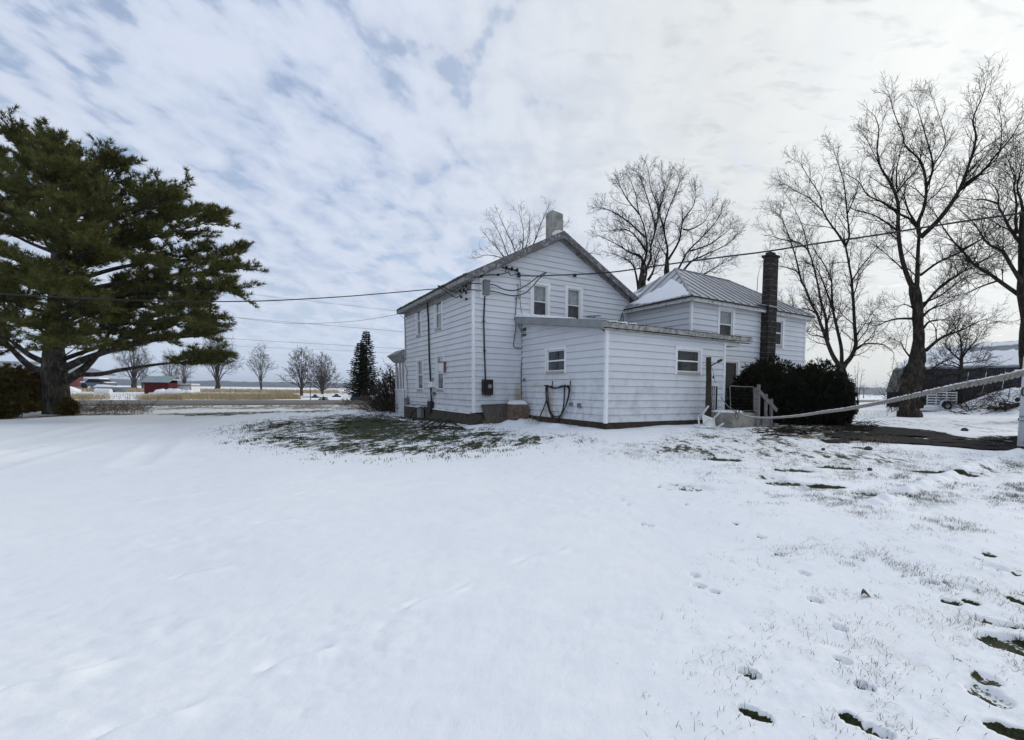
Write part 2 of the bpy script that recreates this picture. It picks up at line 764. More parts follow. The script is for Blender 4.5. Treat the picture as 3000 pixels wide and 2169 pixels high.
M['pipe'] = mat_plain("pipe_black", (.016, .016, .018), .6, .3, 5)
M['wiregrey'] = mat_plain("grey_wire", (.13, .14, .145), .7, .2, 5)
M['bark'] = mat_bark("grey_brown_bark", (.034, .028, .023))
M['barkpine'] = mat_bark("pine_bark", (.050, .045, .038), 7)
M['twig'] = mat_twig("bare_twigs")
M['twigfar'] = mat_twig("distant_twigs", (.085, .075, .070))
M['pine'] = mat_needles("pine_needles", [(.25, (.034, .042, .011)), (.5, (.090, .096, .026)), (.72, (.185, .172, .058))])
M['spruce'] = mat_needles("spruce_needles", [(.25, (.014, .019, .012)), (.5, (.028, .035, .020)), (.75, (.055, .058, .034))])
M['yew'] = mat_needles("dark_evergreen_sprays", [(.25, (.006, .008, .005)), (.5, (.012, .014, .007)), (.75, (.030, .026, .014))])
M['cedar'] = mat_needles("browned_cedar_sprays", [(.25, (.024, .022, .006)), (.45, (.048, .042, .010)), (.62, (.090, .058, .018)), (.8, (.085, .085, .022))], .9)
M['weed'] = mat_needles("dry_weeds", [(.3, (.10, .075, .045)), (.7, (.24, .19, .12))], 3)
M['reed'] = mat_needles("tan_reeds", [(.3, (.30, .235, .14)), (.7, (.50, .42, .28))], .4)
M['blade'] = mat_needles("grass_blades", [(.3, (.014, .016, .009)), (.55, (.036, .036, .021)), (.8, (.10, .088, .052))], 9)
M['lawn'] = mat_needles("lawn_grass", [(.3, (.014, .020, .006)), (.55, (.038, .048, .014)), (.8, (.090, .092, .032))], 2)
M['oldwood'] = mat_plain("weathered_grey_wood", (.20, .195, .185), .9, .3, 9, .1, .3)
M['darkpost'] = mat_plain("dark_creosote_wood", (.045, .037, .032), .9, .5, 5, .1, .4)
M['ply'] = mat_plain("stained_plywood", (.10, .09, .08), .85, .45, 4, .1, .2)
M['cratewood'] = mat_plain("tan_crate_wood", (.19, .135, .10), .85, .4, 7, .1, .2)
M['plastic'] = mat_plain("white_plastic", (.66, .67, .66), .45, .08, 4, .4)
M['rope'] = mat_plain("frosted_rope", (.26, .25, .225), .95, .35, 40, .1, .6)
M['rubber'] = mat_plain("black_hose_rubber", (.014, .014, .015), .55, .3, 10, .4)
M['iron'] = mat_plain("black_wrought_iron", (.012, .011, .011), .6, .5, 12)
M['greywire'] = mat_plain("galvanised_wire", (.20, .20, .19), .5, .3, 9)
M['red'] = mat_plain("barn_red", (.085, .007, .010), .75, .25, 2)
M['fadedpink'] = mat_plain("faded_red_brown_board", (.20, .13, .125), .8, .3, 6)
M['lilac'] = mat_twig("lilac_bark", (.062, .050, .042))
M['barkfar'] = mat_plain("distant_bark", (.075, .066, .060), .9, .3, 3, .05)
M['redsiding'] = mat_plain("faded_red_siding", (.24, .075, .085), .7, .2, 2)
M['tinblue'] = mat_plain("blue_grey_tin", (.24, .29, .31), .5, .15, 2, .4)
M['roofgrey'] = mat_plain("pale_grey_roof", (.22, .235, .26), .8, .15, 2)
M['white'] = mat_plain("white_enamel", (.68, .70, .72), .4, .05, 3, .5)
M['vanwhite'] = mat_plain("white_van_paint", (.50, .52, .55), .35, .05, 2, .5)
M['stripe'] = mat_plain("grey_stripe", (.28, .28, .27), .5, .1, 3)
M['teal'] = mat_plain("teal_tent_cloth", (.05, .17, .20), .7, .35, 5)
M['greencloth'] = mat_plain("green_cloth", (.03, .09, .07), .7, .3, 5)
M['brownp'] = mat_plain("brown_board", (.16, .07, .05), .7, .3, 5)
M['carpaint'] = mat_plain("blue_grey_car_paint", (.10, .12, .16), .35, .2, 3, .5)
M['bluet'] = mat_plain("navy_tarp", (.035, .06, .12), .7, .3, 3)
M['tyre'] = mat_plain("black_tyre", (.018, .018, .018), .8, .3, 9)
M['barnwall'] = mat_plain("blackened_barn_boards", (.036, .035, .039), .9, .5, 4, .1, .4)
M['barnside'] = mat_plain("weathered_barn_boards", (.13, .125, .12), .9, .35, 5, .1, .4)
M['hill'] = mat_plain("wooded_hills", (.060, .070, .085), .9, .35, .004)
M['ice'] = mat_snow("lake_ice", (.84, .86, .885))
M['leaf'] = mat_plain("brown_leaf", (.06, .045, .03), .8, .3, 20)
M['stone'] = mat_plain("dark_stone", (.07, .065, .06), .9, .4, 9, .1, .4)

# ================================================================== SETTING
def px_poly(pts):
    return [on_ground(*p) for p in pts]


def poly_sd(x, y, poly):
    """signed distance (inside positive) to a polygon of points"""
    n = len(poly)
    ins = np.zeros(x.shape, dtype=bool)
    dm = np.full(x.shape, 1e9)
    for i in range(n):
        ax, ay = poly[i][0], poly[i][1]
        bx, by = poly[(i + 1) % n][0], poly[(i + 1) % n][1]
        c = ((ay > y) != (by > y)) & (x < (bx - ax) * (y - ay) / ((by - ay) if by != ay else 1e-9) + ax)
        ins ^= c
        ex, ey = bx - ax, by - ay
        t = np.clip(((x - ax) * ex + (y - ay) * ey) / (ex * ex + ey * ey + 1e-12), 0, 1)
        d = (x - ax - t * ex) ** 2 + (y - ay - t * ey) ** 2
        dm = np.minimum(dm, d)
    dm = np.sqrt(dm)
    return np.where(ins, dm, -dm)


LAWN = px_poly([(655, 1262), (760, 1235), (900, 1219), (1090, 1206), (1230, 1224), (1390, 1254), (1540, 1268), (1680, 1282), (1700, 1296),
                (1560, 1312), (1400, 1332), (1200, 1345), (950, 1342), (720, 1318)])
LAWNCORE = px_poly([(870, 1262), (960, 1222), (1110, 1210), (1230, 1230), (1350, 1260), (1440, 1284), (1280, 1308), (1050, 1310), (900, 1295)])
LAWNHOT = px_poly([(900, 1252), (1000, 1225), (1130, 1222), (1250, 1246), (1100, 1268), (960, 1272)])
YARD = px_poly([(1960, 1268), (2120, 1258), (2300, 1256), (2420, 1262), (2440, 1300), (2700, 1330), (3100, 1345), (3100, 1400), (2400, 1362), (2050, 1352),
                (1700, 1335), (1780, 1300)])
BEHIND = px_poly([(2500, 1238), (2600, 1226), (2760, 1222), (2985, 1215), (3080, 1225), (3080, 1272), (2880, 1268), (2700, 1250), (2560, 1243)])
BRUSHY = px_poly([(2200, 1258), (2330, 1236), (2480, 1228), (2560, 1245), (2430, 1290), (2330, 1290)])
NEARGRASS = [Vector((.9, 2.0, 0)), Vector((1.6, 4.4, 0)), Vector((4.2, 6.4, 0)), Vector((9, 7.5, 0)), Vector((9, 1, 0)), Vector((1.2, 1.0, 0))]
NEARHOT = [Vector((2.1, 2.1, 0)), Vector((3.2, 4.2, 0)), Vector((6.2, 6.4, 0)), Vector((9, 6.5, 0)), Vector((9, 1, 0)), Vector((2.0, 1.0, 0))]
VERGE_D = px_poly([(-200, 1240), (250, 1222), (430, 1216), (640, 1221), (900, 1211), (1060, 1203), (1040, 1198), (700, 1208), (420, 1213), (250, 1214), (-200, 1230)])
DRIVE = px_poly([(2408, 1290), (2416, 1272), (2490, 1250), (2553, 1246), (2647, 1254), (2753, 1264), (2781, 1276), (2860, 1284), (2907, 1279), (2979, 1276),
                 (3140, 1280), (3250, 1300), (3250, 1330), (3000, 1321), (2872, 1318), (2806, 1311), (2715, 1304), (2619, 1299), (2510, 1296), (2425, 1298)])

# footprints: survey position, radius, elongation, turn, depth, bare ground showing
PRINTS = [(2077, 1505, .055, 1.5, .3, .03, 0), (2154, 1539, .055, 1.5, .3, .03, 0), (2231, 1581, .055, 1.6, .3, .035, 0), (2282, 1628, .055, 1.6, .3, .035, 0),
          (2355, 1684, .055, 1.6, .4, .045, .2), (2387, 1763, .055, 1.5, .6, .045, .45), (2035, 1690, .05, 1.4, .7, .04, 0), (2047, 1722, .06, 1.5, .8, .04, 0),
          (2091, 1741, .05, 1.4, .8, .04, 0), (2192, 1977, .055, 1.7, .8, .045, .15), (2213, 2095, .055, 2.1, .9, .05, .75), (2459, 1844, .052, 1.4, .6, .04, 0),
          (2466, 1939, .055, 1.4, .7, .04, .1), (2534, 2018, .052, 1.4, .7, .045, .35), (2488, 2110, .055, 1.3, .6, .05, .85), (2570, 2150, .06, 1.6, .8, .05, .35),
          (2977, 2150, .08, 1.8, .8, .05, .9), (2720, 1706, .06, 2.0, .7, .04, .1), (2816, 1722, .12, 1.5, .5, .025, .1), (2784, 1769, .07, 1.5, .9, .04, .35),
          (2843, 1772, .06, 1.5, .3, .04, .6), (2895, 2040, .10, 1.4, .4, .03, .1), (2889, 1996, .08, 1.2, .4, .02, .1), (2977, 1896, .17, 1.5, 1.0, .05, .75),
          (2895, 1629, .05, 1.5, .4, .04, .5), (2911, 1664, .11, 1.4, .4, .03, .15), (2970, 1682, .05, 1.4, .4, .04, .5), (2925, 1830, .06, 2.5, .9, .03, .2),
          (2985, 1768, .07, 1.5, .4, .04, .6), (1818, 1468, .05, 1.5, .3, .03, .0), (1840, 1482, .05, 1.6, .3, .03, .2), (1905, 1545, .05, 1.5, .4, .04, .0),
          (1884, 1541, .05, 1.4, .4, .035, .0), (2010, 1482, .05, 1.6, .3, .03, .0), (2005, 1428, .25, 3.0, -.15, .02, .0), (2290, 1415, .2, 3.2, -.1, .03, .2),
          (2420, 1427, .13, 3.6, -.1, .03, .85), (2575, 1447, .2, 3.4, .0, .03, .15), (2330, 1376, .2, 4.0, -.1, .03, .3), (2110, 1345, .22, 3.5, -.2, .03, .3),
          (2230, 1395, .2, 3.5, -.2, .02, .1), (2760, 1381, .2, 4.5, -.1, .03, .7), (2450, 1366, .2, 4, -.1, .03, .3), (2525, 1312, .12, 2.6, .0, .02, .9)]
SCUFFS = [(117, 2016, .50, .075, .020), (432, 2121, .34, .075, .014), (877, 1936, .34, .07, .016), (1278, 1763, .48, .055, .012), (590, 1683, .36, .05, .016),
          (802, 1535, .30, .06, .014), (926, 1448, .40, .09, .014), (1590, 1630, .55, .06, .010), (500, 1460, 1.0, .08, .016), (980, 1397, .18, .10, -.03)]


RUTS = [([(1120, 1204), (900, 1212), (690, 1214), (380, 1233), (90, 1290), (-200, 1360)], .22, .055), ([(1000, 1212), (700, 1222), (480, 1250), (250, 1300), (-100, 1390)], .22, .05),
        ([(640, 1236), (520, 1270), (470, 1310), (380, 1370)], .2, .035), ([(560, 1236), (300, 1262), (0, 1320), (-200, 1350)], .18, .04)]


def curve2(P, k=5):
    out = []
    for i in range(len(P) - 1):
        p0, p1, p2, p3 = P[max(0, i - 1)], P[i], P[i + 1], P[min(len(P) - 1, i + 2)]
        for j in range(k):
            t_ = j / k
            out.append(.5 * ((2 * p1) + (p2 - p0) * t_ + (2 * p0 - 5 * p1 + 4 * p2 - p3) * t_ ** 2 + (3 * p1 - p0 - 3 * p2 + p3) * t_ ** 3))
    out.append(P[-1])
    return out


def build_ground():
    fine = np.arange(-54.5, 46.5, .2)
    coarse = np.concatenate([np.arange(46.5, 305.5, 4.0)])
    ang = np.radians(np.concatenate([fine, coarse]))
    r1 = .55 * np.power(1.0065, np.arange(0, 720))
    r1 = r1[r1 < 60]
    r2 = 60 * np.power(1.02, np.arange(0, 48))
    r3 = r2[-1] * np.power(1.18, np.arange(1, 22))
    R = np.concatenate([r1, r2, r3])
    na, nr = len(ang), len(R)
    A, RR = np.meshgrid(ang, R)
    x = (RR * np.sin(A)).ravel()
    y = (RR * np.cos(A)).ravel()
    z = gz_np(x, y)
    rr = RR.ravel()
    u, v = uv_of(x, y)
    near = 1 - sstep(45, 80, rr)
    droad = np.minimum(sstep(0, 1.5, 15.2 - v) + sstep(0, 1.5, v - 27.9), 1)
    sd_drive = poly_sd(x, y, DRIVE)
    calm = droad * (1 - sstep(-1.2, -.1, sd_drive))
    # gentle drifts and crust
    z = z + calm * near * (.10 * (fbm(x * .22, y * .22, 3, 3) - .5) + .035 * (fbm(x * .9, y * 1.3, 9, 4) - .5))
    cr = math.cos(.35)
    sr = math.sin(.35)
    xs, ys = x * cr + y * sr, -x * sr + y * cr
    z = z + calm * near * .028 * (fbm(xs * 1.6, ys * 5.0, 21, 4) - .5)
    z = z + calm * near * (1 - sstep(8, 16, rr)) * .007 * (fbm(x * 9, y * 9, 33, 3) - .5)
    crust = sstep(.50, .64, fbm(x * .55, y * .8, 35, 3))
    z = z + calm * near * crust * .022 * (np.abs(fbm(xs * 3.2, ys * 6.5, 37, 4) - .5) * 2 - .2)
    # cut and heaped snow beside the walls
    wall = np.exp(-((v + .75) / .55) ** 2) * sstep(-.6, .6, u) * (1 - sstep(1.7, 2.6, u))
    wall = wall + np.exp(-((u - 1.15) / .5) ** 2) * sstep(-6, -4.2, v) * (1 - sstep(-.9, 0, v))
    wall = wall + .7 * np.exp(-((v + 6.15) / .4) ** 2) * sstep(2.4, 3.6, u) * (1 - sstep(5.6, 6.3, u))
    z = z + wall * (.30 * np.maximum(0, fbm(x * 2.2, y * 2.2, 41, 5) - .36))
    bare = np.zeros_like(x)
    dry = np.zeros_like(x)
    wob = .9 * (fbm(x * .6, y * .6, 51, 4) - .5)

    def put(poly, val, soft, d=0, w=1.0):
        nonlocal bare, dry
        s = sstep(-soft, soft, poly_sd(x, y, poly) + wob * w)
        bare = np.maximum(bare, s * val)
        if d:
            dry = np.maximum(dry, s * d)

    put(LAWN, .57, 1.2)
    put(LAWNCORE, .72, 1.6)
    put(LAWNHOT, .92, 1.6)
    put(YARD, .46, 1.6, .1)
    put(BRUSHY, .66, .8, .5)
    put(BEHIND, .40, .8, .6)
    put(NEARGRASS, .26, 1.2)
    put(NEARHOT, .40, 1.4)
    put(VERGE_D, .72, .9, .35)
    # thin snow on the verge by the road and the fields beyond it
    s = sstep(11.6, 13.0, v) * (1 - sstep(15.0, 15.6, v)) * (1 - sstep(8, 12, u))
    bare = np.maximum(bare, .60 * s)
    dry = np.maximum(dry, s)
    s = sstep(15.0, 15.5, v) * (1 - sstep(28, 28.6, v))
    bare = np.maximum(bare, .9 * s)
    dry = np.maximum(dry, s)
    s = sstep(28, 29, v) * (1 - sstep(95, 118, rr))
    bare = np.maximum(bare, s * (.34 + .42 * (fbm(x * .09, y * .09, 61, 3) - .45)))
    dry = np.maximum(dry, s)
    s = sstep(20, 26, x) * (1 - sstep(95, 118, rr))
    bare = np.maximum(bare, .36 * s)
    dry = np.maximum(dry, .5 * s)
    # fringe of the tarmac and of the house
    s = sstep(-.6, .05, sd_drive)
    bare = np.maximum(bare, .55 * s)
    # footprints
    for (px, py, r, el, an, dp, br) in PRINTS:
        p = on_ground(px, py)
        if r < .075 and el < 2.4:
            r *= .66
            el *= 1.12
        elif r < .2 and el < 2:
            r *= .8
        q = np.abs(x - p.x) + np.abs(y - p.y) < r * el * 3 + .1
        dx = x[q] - p.x
        dy = y[q] - p.y
        wb = .16 * (vnoise(x[q] * 40, y[q] * 40, 71) - .5)
        e = np.sqrt(((dx * math.cos(an) + dy * math.sin(an)) / r) ** 2 + ((-dx * math.sin(an) + dy * math.cos(an)) / (r * el)) ** 2) + wb
        if abs(an) < .25 and el > 2.4:
            e = np.sqrt((dx / (r * el * .62)) ** 2 + ((dy + .15 * dx) / (r * 1.1)) ** 2) + wb * 1.5
            dp = dp * 2.2
            br = br * 1.1
        z[q] += -dp * .72 * (1 - sstep(.74, 1.05, e)) + .004 * np.exp(-((e - 1.18) / .16) ** 2)
        bare[q] = np.maximum(bare[q], (max(.50, .30 + br * 1.25) if r < .09 or el > 2.4 else .42 + br * .35) * (1 - sstep(.82, 1.06, e)))
    # wind-cut scuffs across the drift
    for (px, py, L, wd, dp) in SCUFFS:
        p = on_ground(px, py)
        an = math.radians(52) if px < 1500 else math.radians(40)
        wd = wd * 1.5
        q = np.abs(x - p.x) + np.abs(y - p.y) < L * 1.5 + .2
        dx = x[q] - p.x
        dy = y[q] - p.y
        a = dx * math.cos(an) + dy * math.sin(an)
        b = -dx * math.sin(an) + dy * math.cos(an)
        if dp < 0:
            z[q] += -dp * np.exp(-(a / L) ** 2 - (b / wd) ** 2)
        else:
            b = b + .25 * wd * np.sin(a * 14)
            env = np.exp(-(a / (L * .48)) ** 4)
            z[q] += env * dp * 1.7 * (1.1 * np.exp(-((b + wd * .35) / (wd * .45)) ** 2) - 1.6 * np.exp(-((b - wd * .25) / (wd * .32)) ** 2))
    # sunken lumpy strip with more bare ground in it
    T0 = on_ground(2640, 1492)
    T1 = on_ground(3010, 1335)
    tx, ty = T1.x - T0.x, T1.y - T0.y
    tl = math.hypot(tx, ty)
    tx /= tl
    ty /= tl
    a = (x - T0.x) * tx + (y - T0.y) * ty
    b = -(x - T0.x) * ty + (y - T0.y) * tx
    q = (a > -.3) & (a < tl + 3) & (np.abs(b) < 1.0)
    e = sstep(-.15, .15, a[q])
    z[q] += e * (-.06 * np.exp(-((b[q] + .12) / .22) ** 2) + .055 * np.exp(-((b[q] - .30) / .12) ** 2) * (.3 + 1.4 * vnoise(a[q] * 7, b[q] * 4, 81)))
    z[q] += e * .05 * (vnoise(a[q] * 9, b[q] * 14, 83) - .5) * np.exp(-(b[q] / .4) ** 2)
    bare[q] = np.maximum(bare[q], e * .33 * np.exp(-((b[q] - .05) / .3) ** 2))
    # ruts of a snowed-over track sweeping round the lawn
    for (trk, wd, dp) in RUTS:
        Pk = curve2([on_ground(*p_) for p_ in trk])
        dd = np.full(x.shape, 1e9)
        sel = np.where((rr < 45) & (x < 3) & (y > 3))[0]
        X_, Y_ = x[sel], y[sel]
        best = np.full(X_.shape, 1e9)
        for (a_, b_) in zip(Pk[:-1], Pk[1:]):
            ex, ey = b_[0] - a_[0], b_[1] - a_[1]
            tt = np.clip(((X_ - a_[0]) * ex + (Y_ - a_[1]) * ey) / (ex * ex + ey * ey + 1e-9), 0, 1)
            best = np.minimum(best, np.hypot(X_ - a_[0] - tt * ex, Y_ - a_[1] - tt * ey))
        br_ = .55 + .9 * (fbm(X_ * .5, Y_ * .5, 151, 3) - .3)
        z[sel] += dp * br_ * (-np.exp(-(best / wd) ** 2) + .75 * np.exp(-((best - wd * 1.7) / (wd * .6)) ** 2))
    # sunk where the road lies
    z = z - .10 * (sstep(15.6, 16.2, v) * (1 - sstep(26.8, 27.4, v))) * (rr < 200)
    z = z - .05 * sstep(-.12, .25, sd_drive)
    co = np.stack([x, y, z], 1)
    c0 = len(co)
    co = np.vstack([co, [[0, 0, z[:na].mean()]]])
    i = np.arange(nr - 1)[:, None] * na
    j = np.arange(na)[None, :]
    j2 = (j + 1) % na
    quads = np.stack([i + j, i + na + j, i + na + j2, i + j2], -1).reshape(-1, 4)
    tris = np.stack([np.arange(na), (np.arange(na) + 1) % na, np.full(na, c0)], 1)
    me = bpy.data.meshes.new("ground")
    me.vertices.add(len(co))
    me.vertices.foreach_set("co", co.ravel())
    nl = quads.size + tris.size
    me.loops.add(nl)
    me.loops.foreach_set("vertex_index", np.concatenate([quads.ravel(), tris.ravel()]).astype(np.int32))
    npol = len(quads) + len(tris)
    me.polygons.add(npol)
    st = np.concatenate([np.arange(len(quads)) * 4, len(quads) * 4 + np.arange(len(tris)) * 3]).astype(np.int32)
    me.polygons.foreach_set("loop_start", st)
    me.update(calc_edges=True)
    me.validate()
    me.polygons.foreach_set("use_smooth", np.ones(len(me.polygons), dtype=bool))
    for nm, ar in (("bare", bare), ("dry", dry)):
        at_ = me.attributes.new(nm, 'FLOAT', 'POINT')
        at_.data.foreach_set("value", np.append(ar, 0).astype(np.float32))
    me.materials.append(M['ground'])
    o = bpy.data.objects.new("ground", me)
    COL.objects.link(o)
    return tag(o, kind='structure')


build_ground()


def build_road():
    us = np.concatenate([np.arange(-260, -60, 8.0), np.arange(-60, 40, .5), np.arange(40, 260, 8.0)])
    ws = np.linspace(0, 1, 22)
    vs, fs = [], []
    for i, u in enumerate(us):
        for k, w in enumerate(ws):
            edge = .22 * (fbm(np.array([u * .7]), np.array([w * 3.]), 91, 3)[0] - .5) * 2 if k in (0, len(ws) - 1) else 0
            v = 15.5 + 12.0 * w + edge
            p = H(u, v, 0)
            crown = .07 * (1 - (2 * w - 1) ** 2)
            edgez = -.06 if k in (0, len(ws) - 1) else 0.012
            vs.append((p.x, p.y, gz(p.x, p.y) + .004 + crown + edgez))
    n = len(ws)
    for i in range(len(us) - 1):
        for k in range(n - 1):
            fs.append((i * n + k, i * n + n + k, i * n + n + k + 1, i * n + k + 1))
    mb = MB()
    mb.v = vs
    mb.f = fs
    o = obj("road", mb, M['road'], smooth=True)
    a = o.data.attributes.new("across", 'FLOAT', 'POINT')
    a.data.foreach_set("value", np.tile(ws, len(us)).astype(np.float32))
    tag(o, kind='structure')


build_road()


def build_drive():
    """tarmac patch: a fine grid clipped by its wandering outline"""
    P = np.array([(p.x, p.y) for p in DRIVE])
    lo = P.min(0) - .3
    hi = P.max(0) + .3
    st = .05
    xs = np.arange(lo[0], hi[0], st)
    ys = np.arange(lo[1], hi[1], st)
    X, Y = np.meshgrid(xs, ys)
    sd = poly_sd(X.ravel(), Y.ravel(), DRIVE).reshape(X.shape)
    sd = sd + .55 * (fbm(X * 1.1, Y * 2.4, 101, 5) - .5) - .02
    hole = fbm(X * 1.3, Y * 3.2, 117, 4)
    keep = (sd > 0) & ~((hole > .685) & (sd > .1))
    Z = gz_np(X.ravel(), Y.ravel()).reshape(X.shape) + .006
    nx = len(xs)
    k = keep[:-1, :-1] & keep[1:, :-1] & keep[:-1, 1:] & keep[1:, 1:]
    jj, ii = np.nonzero(k)
    q = np.stack([jj * nx + ii, jj * nx + ii + 1, (jj + 1) * nx + ii + 1, (jj + 1) * nx + ii], 1)
    used = np.unique(q)
    re = np.full(X.size, -1)
    re[used] = np.arange(len(used))
    mb = MB()
    mb.v = np.stack([X.ravel()[used], Y.ravel()[used], Z.ravel()[used]], 1).tolist()
    mb.f = [tuple(r) for r in re[q].tolist()]
    tag(obj("driveway", mb, M['drive'], smooth=True), kind='structure')


build_drive()

# lake ice and the far shore
mb = MB()
xs = np.linspace(-4300, 4300, 40)
ys = np.concatenate([np.linspace(70, 200, 12), np.linspace(260, 4300, 24)])
for yy in ys:
    for xx in xs:
        mb.v.append((xx, yy, .22))
for j in range(len(ys) - 1):
    for i in range(len(xs) - 1):
        a = j * len(xs) + i
        mb.f.append((a, a + 1, a + 1 + len(xs), a + len(xs)))
tag(obj("lake", mb, M['ice']), kind='structure')


def build_hills():
    mb = MB()
    n = 420
    rows = 7
    prof = [(0, 0), (60, .45), (140, .80), (240, 1.0), (420, 1.0), (700, .7), (900, 0)]
    for i in range(n):
        a = math.radians(-62 + 120 * i / (n - 1))
        az = math.degrees(a)
        hgt = 17 + 16 * fbm(np.array([az * .11]), np.array([2.5]), 131, 4)[0] + 5.0 * vnoise(np.array([az * 2.4]), np.array([4.]), 133)[0] \
            + 2.0 * vnoise(np.array([az * 8.4]), np.array([1.]), 135)[0] + 14 * sstep(18, 32, np.array([az]))[0]
        for (d, k) in prof:
            R = 3000 + d + 120 * math.sin(az * .2)
            mb.v.append((R * math.sin(a), R * math.cos(a), -1 + (hgt + 1) * k))
    for i in range(n - 1):
        for k in range(rows - 1):
            a = i * rows + k
            mb.f.append((a, a + rows, a + rows + 1, a + 1))
    tag(obj("hills", mb, M['hill'], smooth=True), kind='structure')


build_hills()

# ================================================================== HOUSE
house = thing("farmhouse", "old white clapboard farmhouse with a gable end, hipped metal-roofed wing and lean-to addition", "house", H(0, 0, .2))


class Wall:
    """a flat wall: o + s*d along it, z up, positive offset towards the outside"""

    def __init__(w, u, v, d, n):
        w.o = H(u, v, 0)
        w.d = d
        w.n = n

    def P(w, s, z, off=0.0):
        return w.o + w.d * s + w.n * off + Vector((0, 0, z))

    def px(w, px, py):
        p = on_plane(px, py, w.o, w.n)
        return (p - w.o).dot(w.d), p.z


COURSE = .215


def siding(name, w, L, z0, topf, openings=(), parent=house, course=COURSE, zc0=None, mat=None, lap=.030):
    """clapboards: every course tilts out at its lower edge and overhangs the one below"""
    mb = MB()
    L_ = L
    zmax = max(topf(s * L / 200) for s in range(201))
    zc = z0 if zc0 is None else zc0
    wob = random.Random(len(name) + int(L * 10))
    ss = [L * i / 400 for i in range(401)]
    tv = [topf(s) for s in ss]

    def span(z):
        ok = [s for s, t in zip(ss, tv) if t >= z - 1e-6]
        return (ok[0], ok[-1]) if ok else None

    while zc < zmax - .01:
        ze = min(zc + course, zmax)
        cuts = sorted({max(zc, z0), ze} | {z for (_, _, a, b) in openings for z in (a, b) if zc < z < ze})
        for a, b in zip(cuts[:-1], cuts[1:]):
            sa = span(a + 1e-4)
            sb = span(b - 1e-4)
            if not sa:
                continue
            if not sb:
                mid = (sa[0] + sa[1]) / 2
                sb = (mid, mid)
            oa = lap * (1 - (a - zc) / course) + .002
            ob = lap * (1 - (b - zc) / course) + .002
            blocks = sorted((o[0], o[1]) for o in openings if o[2] < b - 1e-4 and o[3] > a + 1e-4)
            segs = []
            cur = None
            for o0, o1 in blocks:
                segs.append((cur, o0))
                cur = o1
            segs.append((cur, None))
            for l_, r_ in segs:
                a0 = sa[0] if l_ is None else l_
                b0 = sb[0] if l_ is None else l_
                a1 = sa[1] if r_ is None else r_
                b1 = sb[1] if r_ is None else r_
                if a1 - a0 < .005:
                    continue
                # separate board lengths, a hair out of line with each other
                ln_ = 2.4
                ph = (int(zc * 997) * 0.618) % 1 * ln_
                js = [a0] + [x_ for x_ in [ph + i_ * ln_ for i_ in range(-1, 8)] if a0 + .15 < x_ < a1 - .15] + [a1]
                for q in range(len(js) - 1):
                    f0, f1 = (js[q] - a0) / (a1 - a0), (js[q + 1] - a0) / (a1 - a0)
                    jt = .007 * ((int(zc * 613 + js[q] * 71) * .7548) % 1)
                    oa_, ob_ = oa, ob
                    oa, ob = oa_ + jt, ob_ + jt * .5
                    A0, A1 = a0 + (a1 - a0) * f0, a0 + (a1 - a0) * f1
                    B0, B1 = b0 + (b1 - b0) * f0, b0 + (b1 - b0) * f1
                    ag = a
                    if abs(a - zc) < 1e-6 and b - a > .03:
                        ag = a + .015
                        mb.quad(w.P(A0, a, -.006), w.P(A1, a, -.006), w.P(A1, ag, -.006), w.P(A0, ag, -.006))
                        mb.quad(w.P(A0, ag, -.006), w.P(A1, ag, -.006), w.P(A1, ag, oa), w.P(A0, ag, oa))
                    mb.quad(w.P(A0, ag, oa), w.P(A1, ag, oa), w.P(B1, b, ob), w.P(B0, b, ob))
                    mb.quad(w.P(A1, a, .0), w.P(A1, b, .0), w.P(A1, b, ob), w.P(A1, a, oa))
                    oa, ob = oa_, ob_
        zc = ze
    return obj(name, mb, mat or M['siding'], parent)


